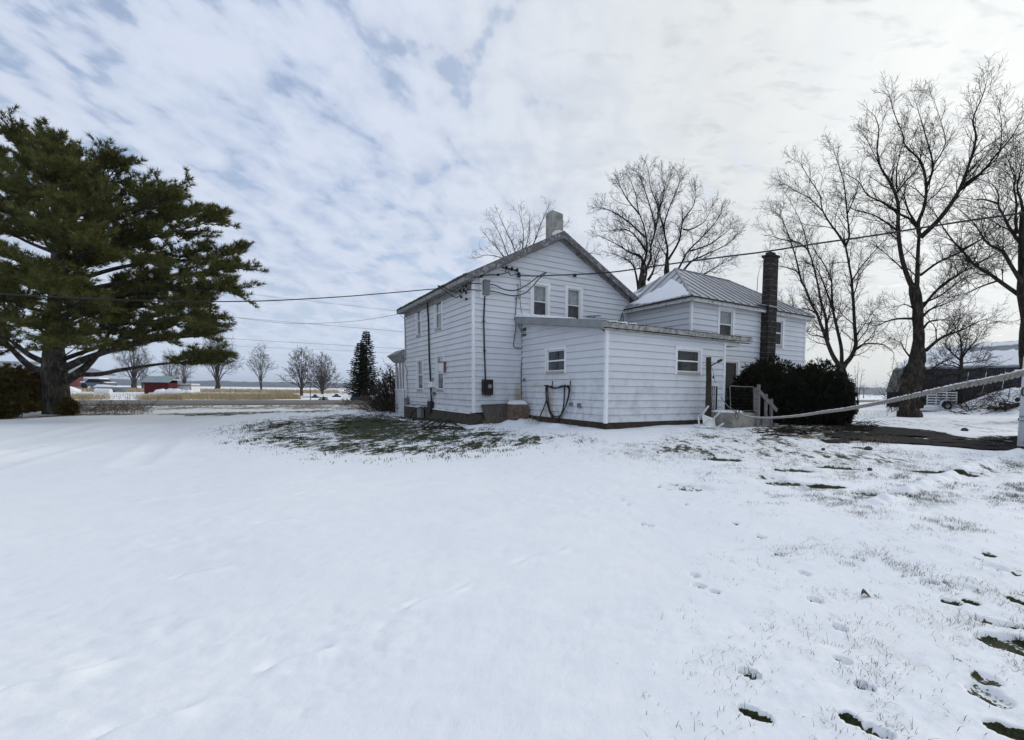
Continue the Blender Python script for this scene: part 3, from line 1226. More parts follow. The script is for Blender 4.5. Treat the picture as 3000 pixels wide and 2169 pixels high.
def window(w, s0, s1, z0, z1, parent=house, cas=.095, sash_split=.5, sill=True, curt=1, deep=.055, sillmat='sill'):
    """double hung window: casing part with sash, panes and curtain as sub-parts. s0..z1 is the outer casing"""
    a0, a1, b0, b1 = s0 + cas, s1 - cas, z0 + cas * .9, z1 - cas
    mb = MB()

    def wbox(sA, sB, zA, zB, oA, oB):
        mb.box(w.P(sA, zA, oA), w.d * (sB - sA), w.n * (oB - oA), Vector((0, 0, zB - zA)))

    o1 = .040
    wbox(s0, a0, z0, z1, -deep, o1)
    wbox(a1, s1, z0, z1, -deep, o1)
    wbox(a0, a1, b1, z1, -deep, o1)
    wbox(s0 - .015, s1 + .015, z1 + .001, z1 + .022, -.01, o1 + .022)
    if not sill:
        wbox(a0, a1, z0, b0, -deep, o1)
    win = obj("window", mb, M['trim'], parent)
    if sill:
        mb = MB()
        wbox(a0 + .001, a1 - .001, z0, b0, -deep, o1 + .018)
        obj("sill", mb, M[sillmat], win)
    t = .045
    zm = b0 + (b1 - b0) * sash_split
    mb = MB()
    f0, f1 = -deep + .006, -deep + .036
    for (q0, q1) in ((a0 + .002, a0 + t), (a1 - t, a1 - .002)):
        wbox(q0, q1, b0 + .002, b1 - .002, f0, f1)
    for (q0, q1) in ((b0 + .002, b0 + t), (b1 - t, b1 - .002)):
        wbox(a0 + t, a1 - t, q0, q1, f0, f1)
    wbox(a0 + t, a1 - t, zm - .022, zm + .022, f0 + .002, f1 + .006)
    obj("sash", mb, M['sash'], win)
    for (q0, q1) in ((b0 + t, zm - .022), (zm + .022, b1 - t)):
        mb = MB()
        o = f0 + .012
        mb.quad(w.P(a0 + t, q0, o), w.P(a1 - t, q0, o), w.P(a1 - t, q1, o), w.P(a0 + t, q1, o))
        obj("pane", mb, M['glass'], win)
    # what stands behind the glass
    if curt:
        mb = MB()
        n = 16
        for zz0, zz1 in ((zm + .05, b1),):
            for i in range(n):
                x0 = a0 + (a1 - a0) * i / n
                x1 = a0 + (a1 - a0) * (i + 1) / n
                p0 = -.10 - .012 * math.sin(i * 1.9)
                p1 = -.10 - .012 * math.sin((i + 1) * 1.9)
                mb.quad(w.P(x0, zz0, p0), w.P(x1, zz0, p1), w.P(x1, zz1, p1), w.P(x0, zz1, p0))
        obj("curtain", mb, M['curtain'], win)
    mb = MB()
    o = -.30
    mb.quad(w.P(a0 - .1, b0 - .1, o), w.P(a1 + .1, b0 - .1, o), w.P(a1 + .1, b1 + .1, o), w.P(a0 - .1, b1 + .1, o))
    for (sA, zA, sB, zB) in ((a0, b0, a1, b0), (a1, b0, a1, b1), (a1, b1, a0, b1), (a0, b1, a0, b0)):
        mb.quad(w.P(sA, zA, -deep), w.P(sB, zB, -deep), w.P(sB, zB, o), w.P(sA, zA, o))
    obj("dim_interior", mb, M['dim_interior'], win)  # shallow box behind the panes, the unlit room's shade put into its colour
    return win, (a0, a1, b0, b1)


def opening(s0, s1, z0, z1, c=.05):
    return (s0 + c, s1 - c, z0 + c, z1 - c)


UW, VW = 7.10, 9.20            # main block
ZB = .67
ZE, ZP = 5.55, 7.52
w_gable = Wall(0, 0, EX, -EY)
w_left = Wall(0, 0, EY, -EX)
w_right = Wall(UW, 0, EY, EX)
w_back = Wall(0, VW, EX, EY)
gtop = lambda s: ZE + (ZP - ZE) * (1 - abs(s - UW / 2) / (UW / 2))


def pxrect(w, x0, y0, x1, y1):
    """outer casing from four survey positions on the wall"""
    s0, za = w.px(x0, (y0 + y1) / 2)
    s1, zb = w.px(x1, (y0 + y1) / 2)
    sm = (s0 + s1) / 2
    xm = (x0 + x1) / 2
    _, t = w.px(xm, y0)
    _, b = w.px(xm, y1)
    return min(s0, s1), max(s0, s1), b, t


GW = [pxrect(w_gable, 1553, 826, 1611, 941), pxrect(w_gable, 1654, 838, 1707, 946)]
zA = min(g[2] for g in GW)
GW = [(a, b, min(c, zA), d) for (a, b, c, d) in GW]
siding("gable_wall", w_gable, UW, ZB, gtop, [opening(*g) for g in GW])
for g in GW:
    window(w_gable, *g, cas=.135)
LWn = [pxrect(w_left, 1220, 892, 1237, 987), pxrect(w_left, 1274, 866, 1298, 968), pxrect(w_left, 1222, 1050, 1242, 1146), pxrect(w_left, 1279, 1038, 1303, 1147)]
LWn = [(a, b, c, min(d, ZE - .06)) for (a, b, c, d) in LWn]
siding("eave_wall", w_left, VW, ZB, lambda s: ZE, [opening(*g) for g in LWn])
for g in LWn:
    window(w_left, *g, cas=.10)
siding("eave_wall", w_right, VW, ZB, lambda s: ZE)
siding("gable_wall", w_back, UW, ZB, gtop)

# corner boards
def cornerboard(u, v, su, sv, z0, z1, wd=.05, th=.044):
    mb = MB()
    o = th
    mb.box(H(u - su * o, v - sv * o, z0), EX * su * (wd + o), EY * sv * o, Vector((0, 0, z1 - z0)))
    mb.box(H(u - su * o, v + .0005 * sv, z0), EX * su * o, EY * sv * wd, Vector((0, 0, z1 - z0)))
    obj("corner_board", mb, M['trim'], house)


cornerboard(0, 0, 1, 1, ZB - .01, ZE)
cornerboard(0, VW, 1, -1, ZB - .01, ZE)
cornerboard(UW, VW, -1, -1, ZB - .01, ZE)

# foundation of the main block, standing slightly proud
mb = MB()
mb.box(H(-.10, -.05, -.4), EX * (UW + .1), EY * (VW + .12), Vector((0, 0, ZB + .36)))
obj("foundation", mb, M['found'], house)
mb = MB()
rr_ = random.Random(5)
for k in range(46):
    v0 = .15 + k * .19
    if v0 > 8.8:
        break
    if 5.0 < v0 < 5.9:
        if mb.v:
            obj("ledge_snow", mb, M['snow'], house)
            mb = MB()
        continue
    hgt = .03 + .03 * rr_.random()
    mb.box(H(-.105 - .02 * rr_.random(), v0, ZB - .045), EX * .10, EY * .19, Vector((0, 0, hgt)))
obj("ledge_snow", mb, M['snow'], house)

# ---- main roof
MR = (ZP - ZE) / (UW / 2)


def roofz(u):
    return ZP + .06 - MR * abs(u - UW / 2)


OVR, OVE, TH = .34, .34, .07
mb = MB()
for sgn in (-1, 1):
    ue = UW / 2 + sgn * (UW / 2 + OVE)
    a = [H(UW / 2, -OVR, roofz(UW / 2)), H(ue, -OVR, roofz(ue)), H(ue, VW + OVR, roofz(ue)), H(UW / 2, VW + OVR, roofz(UW / 2))]
    t = Vector((0, 0, TH))
    mb.hexa(a + [p + t for p in a] if sgn > 0 else [a[0], a[3], a[2], a[1]] + [p + t for p in (a[0], a[3], a[2], a[1])])
    # ragged lower shingle edge
    for k in range(60):
        v0 = -OVR + k * .165
        if v0 > VW + .1:
            break
        ln = .02 + .03 * rr_.random()
        p0 = H(ue, v0, roofz(ue) + TH * .5)
        mb.box(p0, EX * sgn * ln, EY * .155, Vector((0, 0, TH * .5 + .012)))
obj("roof", mb, M['shingle'], house)
# rake boards and soffits under the verge
mb = MB()
for sgn in (-1, 1):
    ue = UW / 2 + sgn * (UW / 2 + OVE)
    for (v0, v1, d0, d1, dz) in ((-OVR - .03, -OVR + .012, -.20, .055, 0),):
        a = [H(UW / 2, v0, roofz(UW / 2) + d0), H(ue, v0, roofz(ue) + d0), H(ue, v1, roofz(ue) + d0), H(UW / 2, v1, roofz(UW / 2) + d0)]
        b = [p + Vector((0, 0, d1 - d0)) for p in a]
        mb.hexa(a + b)
obj("rake_board", mb, M['rake'], house)
mb = MB()
for sgn in (-1, 1):
    ue = UW / 2 + sgn * (UW / 2 + OVE)
    a = [H(UW / 2, -OVR + .013, roofz(UW / 2) - .05), H(ue, -OVR + .013, roofz(ue) - .05), H(ue, -.03, roofz(ue) - .05), H(UW / 2, -.03, roofz(UW / 2) - .05)]
    mb.hexa(a + [p + Vector((0, 0, .04)) for p in a])
    # frieze along the top of the wall
    a = [H(UW / 2, -.045, roofz(UW / 2) - .24), H(UW / 2 + sgn * UW / 2, -.045, roofz(UW / 2 + sgn * UW / 2) - .24),
         H(UW / 2 + sgn * UW / 2, -.004, roofz(UW / 2 + sgn * UW / 2) - .24), H(UW / 2, -.004, roofz(UW / 2) - .24)]
    mb.hexa(a + [p + Vector((0, 0, .185)) for p in a])
obj("soffit", mb, M['soffit'], house)
# eave box along the left wall
mb = MB()
ue = -OVE
mb.box(H(ue + .02, -OVR + .02, roofz(ue) - .13), EX * (OVE - .03), EY * (VW + 2 * OVR - .04), Vector((0, 0, .05)))
mb.box(H(ue, -OVR + .015, roofz(ue) - .15), EX * .019, EY * (VW + 2 * OVR - .03), Vector((0, 0, .148)))
mb.box(H(-.045, .06, roofz(ue) - .34), EX * .04, EY * (VW - .1), Vector((0, 0, .20)))
ue = UW + OVE
mb.box(H(UW + .01, -OVR + .02, roofz(ue) - .13), EX * (OVE - .03), EY * (VW + 2 * OVR - .04), Vector((0, 0, .05)))
obj("eave_board", mb, M['soffit'], house)

# ridge chimney
mb = MB()
cu, cv = 3.27, .10
mb.hexa([H(cu, cv, ZP - .5), H(cu + .50, cv, ZP - .5), H(cu + .50, cv + .5, ZP - .5), H(cu, cv + .5, ZP - .5),
         H(cu + .01, cv + .01, 8.50), H(cu + .49, cv, 8.44), H(cu + .50, cv + .49, 8.47), H(cu, cv + .5, 8.49)])
chim = obj("chimney", mb, M['chim'], house)
mb = MB()
for k in range(7):
    mb.cbox(H(cu + .05 + .06 * k, cv - .05 - .015 * (k % 2), roofz(cu + .05 + .06 * k) + .12), .10, .10, .10 + .03 * (k % 3), rz=.4 + k)
obj("mortar_lumps", mb, M['trim'], chim)

# ---- wing
WU0, WU1, WV0, WV1 = 7.09, 14.52, -3.70, 2.0
WZE = 5.02
w_wf = Wall(WU0, WV0, EX, -EY)
w_wl = Wall(WU0, 0, -EY, -EX)
w_wr = Wall(WU1, WV0, EY, EX)
w_wb = Wall(WU0, WV1, EX, EY)
WWn = [pxrect(w_wf, 2101, 901, 2151, 1000), pxrect(w_wf, 2238, 930, 2296, 1018), pxrect(w_wf, 2238, 1057, 2291, 1150)]
DOOR = pxrect(w_wf, 2080, 1050, 2163, 1205)
DOOR = (max(.02, DOOR[0]), DOOR[1], .88, DOOR[3])
siding("wing_wall", w_wf, WU1 - WU0, .62, lambda s: WZE, [opening(*g) for g in WWn] + [(DOOR[0] + .02, DOOR[1] - .05, .6, DOOR[3] - .05)])
siding("wing_wall", w_wl, -WV0, .62, lambda s: WZE)
siding("wing_wall", w_wr, WV1 - WV0, .62, lambda s: WZE)
siding("wing_wall", w_wb, WU1 - WU0, .62, lambda s: WZE)
for k, g in enumerate(WWn):
    window(w_wf, *g, cas=.12, curt=(k == 0))
cornerboard(WU0, WV0, 1, 1, .6, WZE)
cornerboard(WU1, WV0, -1, 1, .6, WZE)
mb = MB()
mb.box(H(WU0 + .03, WV0 + .02, -.3), EX * (WU1 - WU0 - .06), EY * (WV1 - WV0 - .05), Vector((0, 0, .95)))
obj("foundation", mb, M['found'], house)
# back door of the wing
mb = MB()
d0, d1, dz0, dz1 = DOOR


def wb(mb, w, sA, sB, zA, zB, oA, oB):
    mb.box(w.P(sA, zA, oA), w.d * (sB - sA), w.n * (oB - oA), Vector((0, 0, zB - zA)))


wb(mb, w_wf, d0, d0 + .11, dz0, dz1 - .1201, -.06, .04)
wb(mb, w_wf, d1 - .11, d1, dz0, dz1 - .1201, -.06, .04)
wb(mb, w_wf, d0, d1, dz1 - .12, dz1, -.06, .04)
wb(mb, w_wf, d0 - .02, d1 + .02, dz1 + .001, dz1 + .03, -.01, .06)
door = obj("back_door", mb, M['trim'], house)
mb = MB()
wb(mb, w_wf, d0 + .111, d1 - .111, dz0, dz0 + .95, -.052, -.02)
wb(mb, w_wf, d0 + .111, d0 + .19, dz0 + .951, dz1 - .122, -.052, -.02)
wb(mb, w_wf, d1 - .19, d1 - .111, dz0 + .951, dz1 - .122, -.052, -.02)
obj("leaf", mb, M['black'], door)
mb = MB()
wb(mb, w_wf, d0 + .50, d0 + .54, dz0 + 1.0, dz1 - .13, -.03, -.005)
wb(mb, w_wf, d0 + .112, d1 - .112, dz1 - .165, dz1 - .1225, -.03, -.006)
wb(mb, w_wf, d1 - .155, d1 - .112, dz0 + .2, dz1 - .166, -.03, -.007)
obj("storm_frame", mb, M['sash'], door)
mb = MB()
mb.quad(w_wf.P(d0 + .19, dz0 + .95, -.04), w_wf.P(d1 - .19, dz0 + .95, -.04), w_wf.P(d1 - .19, dz1 - .12, -.04), w_wf.P(d0 + .19, dz1 - .12, -.04))
obj("pane", mb, M['glass'], door)
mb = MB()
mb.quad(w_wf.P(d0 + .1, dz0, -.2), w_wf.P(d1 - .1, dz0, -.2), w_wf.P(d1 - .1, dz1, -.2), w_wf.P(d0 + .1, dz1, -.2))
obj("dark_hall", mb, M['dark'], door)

# hipped metal roof
OV = .30
ra, rb = H(9.0, -.85, 6.88), H(12.6, -.85, 6.83)
zc = WZE - .03
c1, c2, c3, c4 = H(WU0 - OV, WV0 - OV, zc), H(WU1 + OV, WV0 - OV, zc - .02), H(WU1 + OV, WV1 + OV, zc), H(WU0 - OV, WV1 + OV, zc)
mb = MB()
t = Vector((0, 0, .05))
mb.quad(c1 + t, c2 + t, rb + t, ra + t)
mb.tri(c4 + t, c1 + t, ra + t)
mb.quad(c3 + t, c4 + t, ra + t, rb + t)
mb.tri(c2 + t, c3 + t, rb + t)
for a, b in ((c1, c2), (c2, c3), (c3, c4), (c4, c1)):
    mb.quad(a, b, b + t, a + t)
mb.poly([c4, c3, c2, c1])
wroof = obj("wing_roof", mb, M['metalroof'], house)


def seams(e0, e1, apex_l, apex_r, n):
    """standing seams running up a roof face, stopped by the ridge or the hips"""
    mbs = MB()
    ed = (e1 - e0)
    L = ed.length
    ed = ed / L
    mid = ((apex_l + apex_r) / 2)
    up = mid - e0
    up = up - ed * up.dot(ed)
    hl = up.length
    upn = up / hl
    nrm = ed.cross(upn).normalized()
    if nrm.z < 0:
        nrm = -nrm
    sl = (apex_l - e0).dot(ed)
    sr = (apex_r - e0).dot(ed)
    for k in range(1, n):
        s = L * k / n
        f = 1.0
        if s < sl:
            f = s / sl
        if s > sr:
            f = (L - s) / (L - sr)
        if f < .06:
            continue
        p0 = e0 + ed * s + t
        p1 = p0 + upn * hl * f * .995
        mbs.box(p0 - ed * .012, ed * .024, upn * (hl * f * .99), nrm * .038)
    return mbs, ed, upn, nrm


m1, *_ = seams(c1, c2, ra, rb, 17)
m2, ed2, up2, nr2 = seams(c4, c1, ra, ra, 12)
m1.v, m1.f, k0 = m1.v + m2.v, m1.f + [tuple(i + len(m1.v) for i in f) for f in m2.f], 0
m1.bar(c1 + t + Vector((0, 0, .01)), ra + t + Vector((0, 0, .01)), .10, .04)
m1.bar(c2 + t + Vector((0, 0, .01)), rb + t + Vector((0, 0, .01)), .10, .04)
m1.bar(ra + t + Vector((0, 0, .01)), rb + t + Vector((0, 0, .01)), .12, .04)
obj("standing_seams", m1, M['drip'], wroof)
# eave boards of the wing
mb = MB()
for (p0, p1, q) in ((c1, c2, -EY), (c4, c1, -EX), (c2, c3, EX)):
    d = (p1 - p0).normalized()
    mb.box(p0 - q * .06 + Vector((0, 0, -.13)) + d * .07, (p1 - p0) - d * .14, q * .024, Vector((0, 0, .125)))
mb.box(c1 + EX * .09 + EY * .09 - Vector((0, 0, .10)), EX * (WU1 - WU0 + .42), EY * .20, Vector((0, 0, .03)))
mb.box(c1 + EX * .09 + EY * .30 - Vector((0, 0, .10)), EX * .20, EY * (WV1 - WV0), Vector((0, 0, .03)))
obj("eave_board", mb, M['fasciaw'], house)
mb = MB()
for (p0, p1, q) in ((c1, c2, -EY), (c4, c1, -EX), (c2, c3, EX)):
    mb.box(p0 + Vector((0, 0, -.005)) - q * .005, (p1 - p0), q * .03, Vector((0, 0, .05)))
obj("drip_edge", mb, M['black'], wroof)
# snow lying on the shaded hip
pl_n = nr2
pl_o = c1 + t


def roof_snow(pts, th, name, par, seed):
    r_ = random.Random(seed)
    P = [on_plane(x, y, pl_o, pl_n) for x, y in pts]
    Q = []
    for i in range(len(P)):
        a, b = P[i], P[(i + 1) % len(P)]
        k = max(1, int((b - a).length / .12))
        for j in range(k):
            q = a.lerp(b, j / k)
            Q.append(q + Vector((r_.uniform(-.03, .03), r_.uniform(-.03, .03), 0)))
    Q = [q - pl_n * (q - pl_o).dot(pl_n) for q in Q]
    c = sum(Q, Vector((0, 0, 0))) / len(Q)
    mb = MB()
    n = len(Q)
    inner = [c + (q - c) * .96 + pl_n * th for q in Q]
    outer = [q + pl_n * .012 for q in Q]
    for i in range(n):
        j = (i + 1) % n
        mb.quad(outer[i], outer[j], inner[j], inner[i])
    mb.poly(inner)
    return obj(name, mb, M['snow'], par)


roof_snow([(1843, 893), (1872, 880), (1895, 864), (1913, 857), (1926, 848), (1938, 845), (1953, 832), (1968, 818), (1985, 828), (2000, 838), (2012, 850), (2020, 860), (2012, 867),
           (1985, 872), (1945, 882), (1905, 890), (1880, 893)], .045, "roof_snow", wroof, 3)
roof_snow([(1842, 888), (1851, 867), (1870, 860), (1884, 858), (1872, 867), (1856, 876)], .03, "roof_snow", wroof, 4)

# outside block chimney
s0, _ = w_wf.px(2225, 1000)
mb = MB()
cu0 = WU0 + s0
cw, cd = .56, .42
mb.hexa([H(cu0 - .02, WV0 - cd, .2), H(cu0 + cw, WV0 - cd, .2), H(cu0 + cw, WV0 - .03, .2), H(cu0 - .02, WV0 - .03, .2),
         H(cu0 + .05, WV0 - cd + .06, 7.16), H(cu0 + cw + .03, WV0 - cd + .06, 7.16), H(cu0 + cw + .03, WV0 - .01, 7.16), H(cu0 + .05, WV0 - .01, 7.16)])
bch = obj("block_chimney", mb, M['block'], house)
mb = MB()
mb.box(H(cu0 + .02, WV0 - cd + .02, 7.161), EX * .62, EY * .46, Vector((0, 0, .09)))
mb.box(H(cu0 + .16, WV0 - cd + .14, 7.252), EX * .34, EY * .26, Vector((0, 0, .12)))
obj("chimney_cap", mb, M['block'], bch)
mb = MB()
mb.box(H(cu0 - .5, WV0 - cd + .10, WZE + .11), EX * .52, EY * .34, Vector((0, 0, .03)))
mb.box(H(cu0 - .02, WV0 - cd - .012, WZE + .06), EX * .62, EY * .011, Vector((0, 0, .06)))
obj("flashing", mb, M['drip'], bch)
# mast on the ridge
mb = MB()
pm = at(2217, 866, 24.5)
mb.tube([pm, pm + Vector((.02, 0, .9)), at(2230, 772, 24.5)], [.018, .014, .006], 5)
obj("antenna_mast", mb, M['wiregrey'], wroof)

# ---- lean-to addition
AU0, AU1, AV0 = 1.92, 7.02, -5.37
AZ0, AZ1 = 4.02, 3.32          # roof underside at the main wall, at the front
AB = .575
w_al = Wall(AU0, AV0, EY, -EX)
w_af = Wall(AU0, AV0, EX, -EY)
w_ar = Wall(AU1, AV0, EY, EX)
alt = lambda s: AZ1 + (AZ0 - AZ1) * s / 5.37
AL = pxrect(w_al, 1599, 1018, 1660, 1095)
AF = pxrect(w_af, 1977, 1018, 2055, 1098)
VENT = pxrect(w_al, 1533, 960, 1543, 986)
siding("lean_to_wall", w_al, 5.37, AB, alt, [opening(*AL)])
siding("lean_to_wall", w_af, AU1 - AU0, AB, lambda s: AZ1, [opening(*AF)])
siding("lean_to_wall", w_ar, 1.67, AB, lambda s: AZ1)
window(w_al, *AL, cas=.085, curt=0)
window(w_af, *AF, cas=.085, curt=0)
cornerboard(AU0, AV0, 1, 1, AB - .01, AZ1 - .05)
cornerboard(AU1, AV0, -1, 1, AB - .01, AZ1 - .05)
mb = MB()
mb.box(H(AU0 - .015, AV0 - .015, -.2), EX * (AU1 - AU0 + .03), EY * 5.3, Vector((0, 0, AB + .19)))
obj("foundation", mb, M['darkwood'], house)


def az(v):
    return AZ1 + (AZ0 - AZ1) * (v - AV0) / 5.37


RU0 = AU0 - .30
RV0 = AV0 - .20
mb = MB()


def shed(u0, u1, v0, v1, d0, d1):
    a = [H(u0, v0, az(v0) + d0), H(u1, v0, az(v0) + d0), H(u1, v1, az(v1) + d0), H(u0, v1, az(v1) + d0)]
    b = [H(u0, v0, az(v0) + d1), H(u1, v0, az(v0) + d1), H(u1, v1, az(v1) + d1), H(u0, v1, az(v1) + d1)]
    mb.hexa(a + b)


shed(RU0 + .012, WU0 - .03, RV0 + .03, -.03, .02, .16)
shed(WU0 - .0295, 8.30, RV0 + .03, WV0 - .03, .02, .16)
rr_ = random.Random(8)
for k in range(70):
    u0 = RU0 + .2 + k * .094
    if u0 > 8.2:
        break
    mb.box(H(u0, RV0 + .0 - .03 * rr_.random(), az(RV0) + .162), EX * .085, EY * (.1 + .05 * rr_.random()), Vector((0, 0, .010 + .022 * rr_.random())))
aroof = obj("lean_to_roof", mb, M['shingle'], house)
mb = MB()
a = [H(RU0 - .012, RV0 - .02, az(RV0) - .02), H(RU0 + .011, RV0 - .02, az(RV0) - .02), H(RU0 + .011, -.035, az(0) - .03), H(RU0 - .012, -.035, az(0) - .03)]
mb.hexa(a + [p + Vector((0, 0, .215)) for p in a])
a = [H(RU0 - .012, RV0 - .02, az(RV0) + .196), H(RU0 + .2, RV0 - .02, az(RV0) + .172), H(RU0 + .2, -.035, az(0) + .172), H(RU0 - .012, -.035, az(0) + .196)]
mb.hexa(a + [p + Vector((0, 0, .008)) for p in a])
obj("metal_edge", mb, M['drip'], aroof)
mb = MB()
shed(RU0 + .03, AU0 - .003, AV0, -.03, -.03, -.005)
obj("soffit", mb, M['soffit'], aroof)
mb = MB()
for k in range(9):
    u0 = RU0 + .02 + k * .735
    d = .008 * (k % 3)
    mb.box(H(u0, RV0 - .002 - d, az(RV0) + .015 + .012 * rr_.random()), EX * .73, EY * (.028 + d), Vector((0, 0, .135)))
mb.box(H(RU0 + .03, RV0 + .03, az(RV0) - .035), EX * 6.6, EY * .17, Vector((0, 0, .03)))
obj("fascia", mb, M['fasciaold'], aroof)
mb = MB()
mb.box(H(AU1 + .035, AV0 + .02, AZ1 - .17), EX * .82, EY * 1.6, Vector((0, 0, .16)))
obj("porch_beam", mb, M['trim'], aroof)
# snow left along the wall on the lean-to
mb = MB()
for k in range(26):
    f = k / 25
    v1 = -.06 - f * 3.9
    hgt = .10 * (1 - f) ** .8 * (.7 + .5 * rr_.random()) + .012
    wdt = .42 * (1 - f) + .10
    mb.hexa([H(RU0 - .02 + .05 * rr_.random(), v1 - .16, az(v1) + .205), H(RU0 + wdt, v1 - .16, az(v1) + .18), H(RU0 + wdt, v1, az(v1) + .18), H(RU0 - .02, v1, az(v1) + .205),
             H(RU0 + .02, v1 - .16, az(v1) + .21 + hgt), H(RU0 + wdt - .05, v1 - .16, az(v1) + .2 + hgt * .8), H(RU0 + wdt - .05, v1, az(v1) + .2 + hgt * .8), H(RU0 + .02, v1, az(v1) + .21 + hgt)])
obj("roof_snow", mb, M['snow'], aroof)
mb = MB()
for k in range(9):
    u0 = RU0 + .25 + k * .12
    mb.cbox(H(u0, RV0 + .05, az(RV0) + .19), .10, .10, .03 + .02 * (k % 3), rz=k)
obj("roof_snow", mb, M['snow'], aroof)

# front porch seen past the far corner
mb = MB()
PO = Wall(-.06, VW + .03, EY, -EX)
siding("porch_wall", PO, 2.0, .05, lambda s: 1.45, lap=.018)
mb.box(H(-.05, VW + .05, 1.45), EX * .1, EY * .10, Vector((0, 0, 1.5)))
mb.box(H(-.05, VW + .62, 1.45), EX * .1, EY * .10, Vector((0, 0, 1.5)))
mb.box(H(-.05, VW + 1.20, 1.45), EX * .1, EY * .12, Vector((0, 0, 1.5)))
mb.box(H(-.05, VW + 1.92, 1.45), EX * .1, EY * .12, Vector((0, 0, 1.5)))
mb.box(H(-.09, VW + .03, 1.43), EX * .14, EY * 2.05, Vector((0, 0, .05)))
porch = obj("front_porch", mb, M['trim'], house)
mb = MB()
mb.hexa([H(-.12, VW + .03, 2.9), H(5, VW + .03, 2.9), H(5, VW + 2.1, 2.9), H(-.12, VW + 2.1, 2.9),
         H(-.36, VW + .03, 3.25), H(5, VW + .03, 3.25), H(5, VW + 2.45, 3.25), H(-.36, VW + 2.45, 3.25)])
mb.hexa([H(-.40, VW + .03, 3.251), H(5, VW + .03, 3.251), H(5, VW + 2.5, 3.251), H(-.40, VW + 2.5, 3.251),
         H(-.1, VW + .03, 3.5), H(5, VW + .03, 3.6), H(5, VW + 1.5, 3.6), H(-.1, VW + 1.5, 3.5)])
obj("cornice", mb, M['soffit'], porch)
mb = MB()
mb.quad(H(-.0, VW + .05, 1.45), H(-.0, VW + 2, 1.45), H(-.0, VW + 2, 2.95), H(-.0, VW + .05, 2.95))
obj("pane", mb, M['glass'], porch)
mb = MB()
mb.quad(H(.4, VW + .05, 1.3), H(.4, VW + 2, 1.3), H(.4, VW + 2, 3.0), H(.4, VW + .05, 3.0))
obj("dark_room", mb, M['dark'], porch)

# ---- fittings on the walls


def wt(w, px, py, off=.03):
    s, z = w.px(px, py)
    return w.P(s, z, off)


def wallbox(name, w, x0, y0, x1, y1, off, dep, mat, par=house):
    s0, s1, z0, z1 = pxrect(w, x0, y0, x1, y1)
    mb = MB()
    wb(mb, w, s0, s1, z0, z1, off, off + dep)
    return obj(name, mb, mat, par), (s0, s1, z0, z1)


o, q = wallbox("mounting_board", w_gable, 1404, 816, 1430, 875, .024, .03, M['trim'])
o, q = wallbox("service_switch_box", w_gable, 1412, 824, 1428.5, 866, .056, .16, M['boxgrey'])
o2, _ = wallbox("lid", w_gable, 1411.5, 823, 1429, 827, .217, .03, M['boxgrey'], o)
mb = MB()
pts = [(1418.5, 868), (1417, 905), (1415.5, 943), (1416.5, 980), (1417.5, 1028), (1419, 1060), (1420.5, 1112)]
mb.tube([wt(w_gable, *p, .05) for p in pts], .026, 6)
for p in ((1416, 942), (1418.5, 1028)):
    c = wt(w_gable, *p, .05)
    mb.cbox(c, .11, .03, .03, rz=math.pi / 2 - AX)
obj("conduit", mb, M['pipe'], house)
mbx, q = wallbox("meter_box", w_gable, 1410, 1112.5, 1438, 1157, .024, .19, M['meterbox'])
mb = MB()
s0, s1, z0, z1 = q
wb(mb, w_gable, s0 + .18, s0 + .30, z1 - .31, z1 - .18, .215, .222)
obj("meter_window", mb, M['stripe'], mbx)
for k in range(3):
    mb = MB()
    c = w_gable.P(s0 + .12 + .09 * k, z0 - .02, .12)
    mb.cbox(c, .04, .04, .05)
    obj("cable_gland", mb, M['meterbox'], mbx)
# insulator rack and its wires
mb = MB()
mb.bar(wt(w_gable, 1469, 785, .07), wt(w_gable, 1516, 795, .07), .05, .04)
for x in (1480, 1496, 1511):
    y = 785 + (x - 1469) * 10 / 47
    c = wt(w_gable, x, y, .12)
    mb.lathe(c - Vector((0, 0, .06)), [(.02, 0), (.045, .01), (.03, .05), (.05, .09), (.03, .13), (.0, .14)], 8)
for x in (1471, 1514):
    y = 785 + (x - 1469) * 10 / 47
    mb.bar(wt(w_gable, x, y, .0), wt(w_gable, x, y, .10), .04)
obj("insulator_rack", mb, M['black'], house)


def curve(pts, k=6):
    """Catmull-Rom through 3d points"""
    out = []
    P = [Vector(p) for p in pts]
    for i in range(len(P) - 1):
        p0 = P[max(0, i - 1)]
        p1, p2 = P[i], P[i + 1]
        p3 = P[min(len(P) - 1, i + 2)]
        for j in range(k):
            t_ = j / k
            out.append(.5 * ((2 * p1) + (p2 - p0) * t_ + (2 * p0 - 5 * p1 + 4 * p2 - p3) * t_ ** 2 + (3 * p1 - p0 - 3 * p2 + p3) * t_ ** 3))
    out.append(P[-1])
    return out


def wcurve(w, pts, off=.12, k=6):
    return curve([wt(w, x, y, (off if not hasattr(off, '__len__') else off[i])) for i, (x, y) in enumerate(pts)], k)


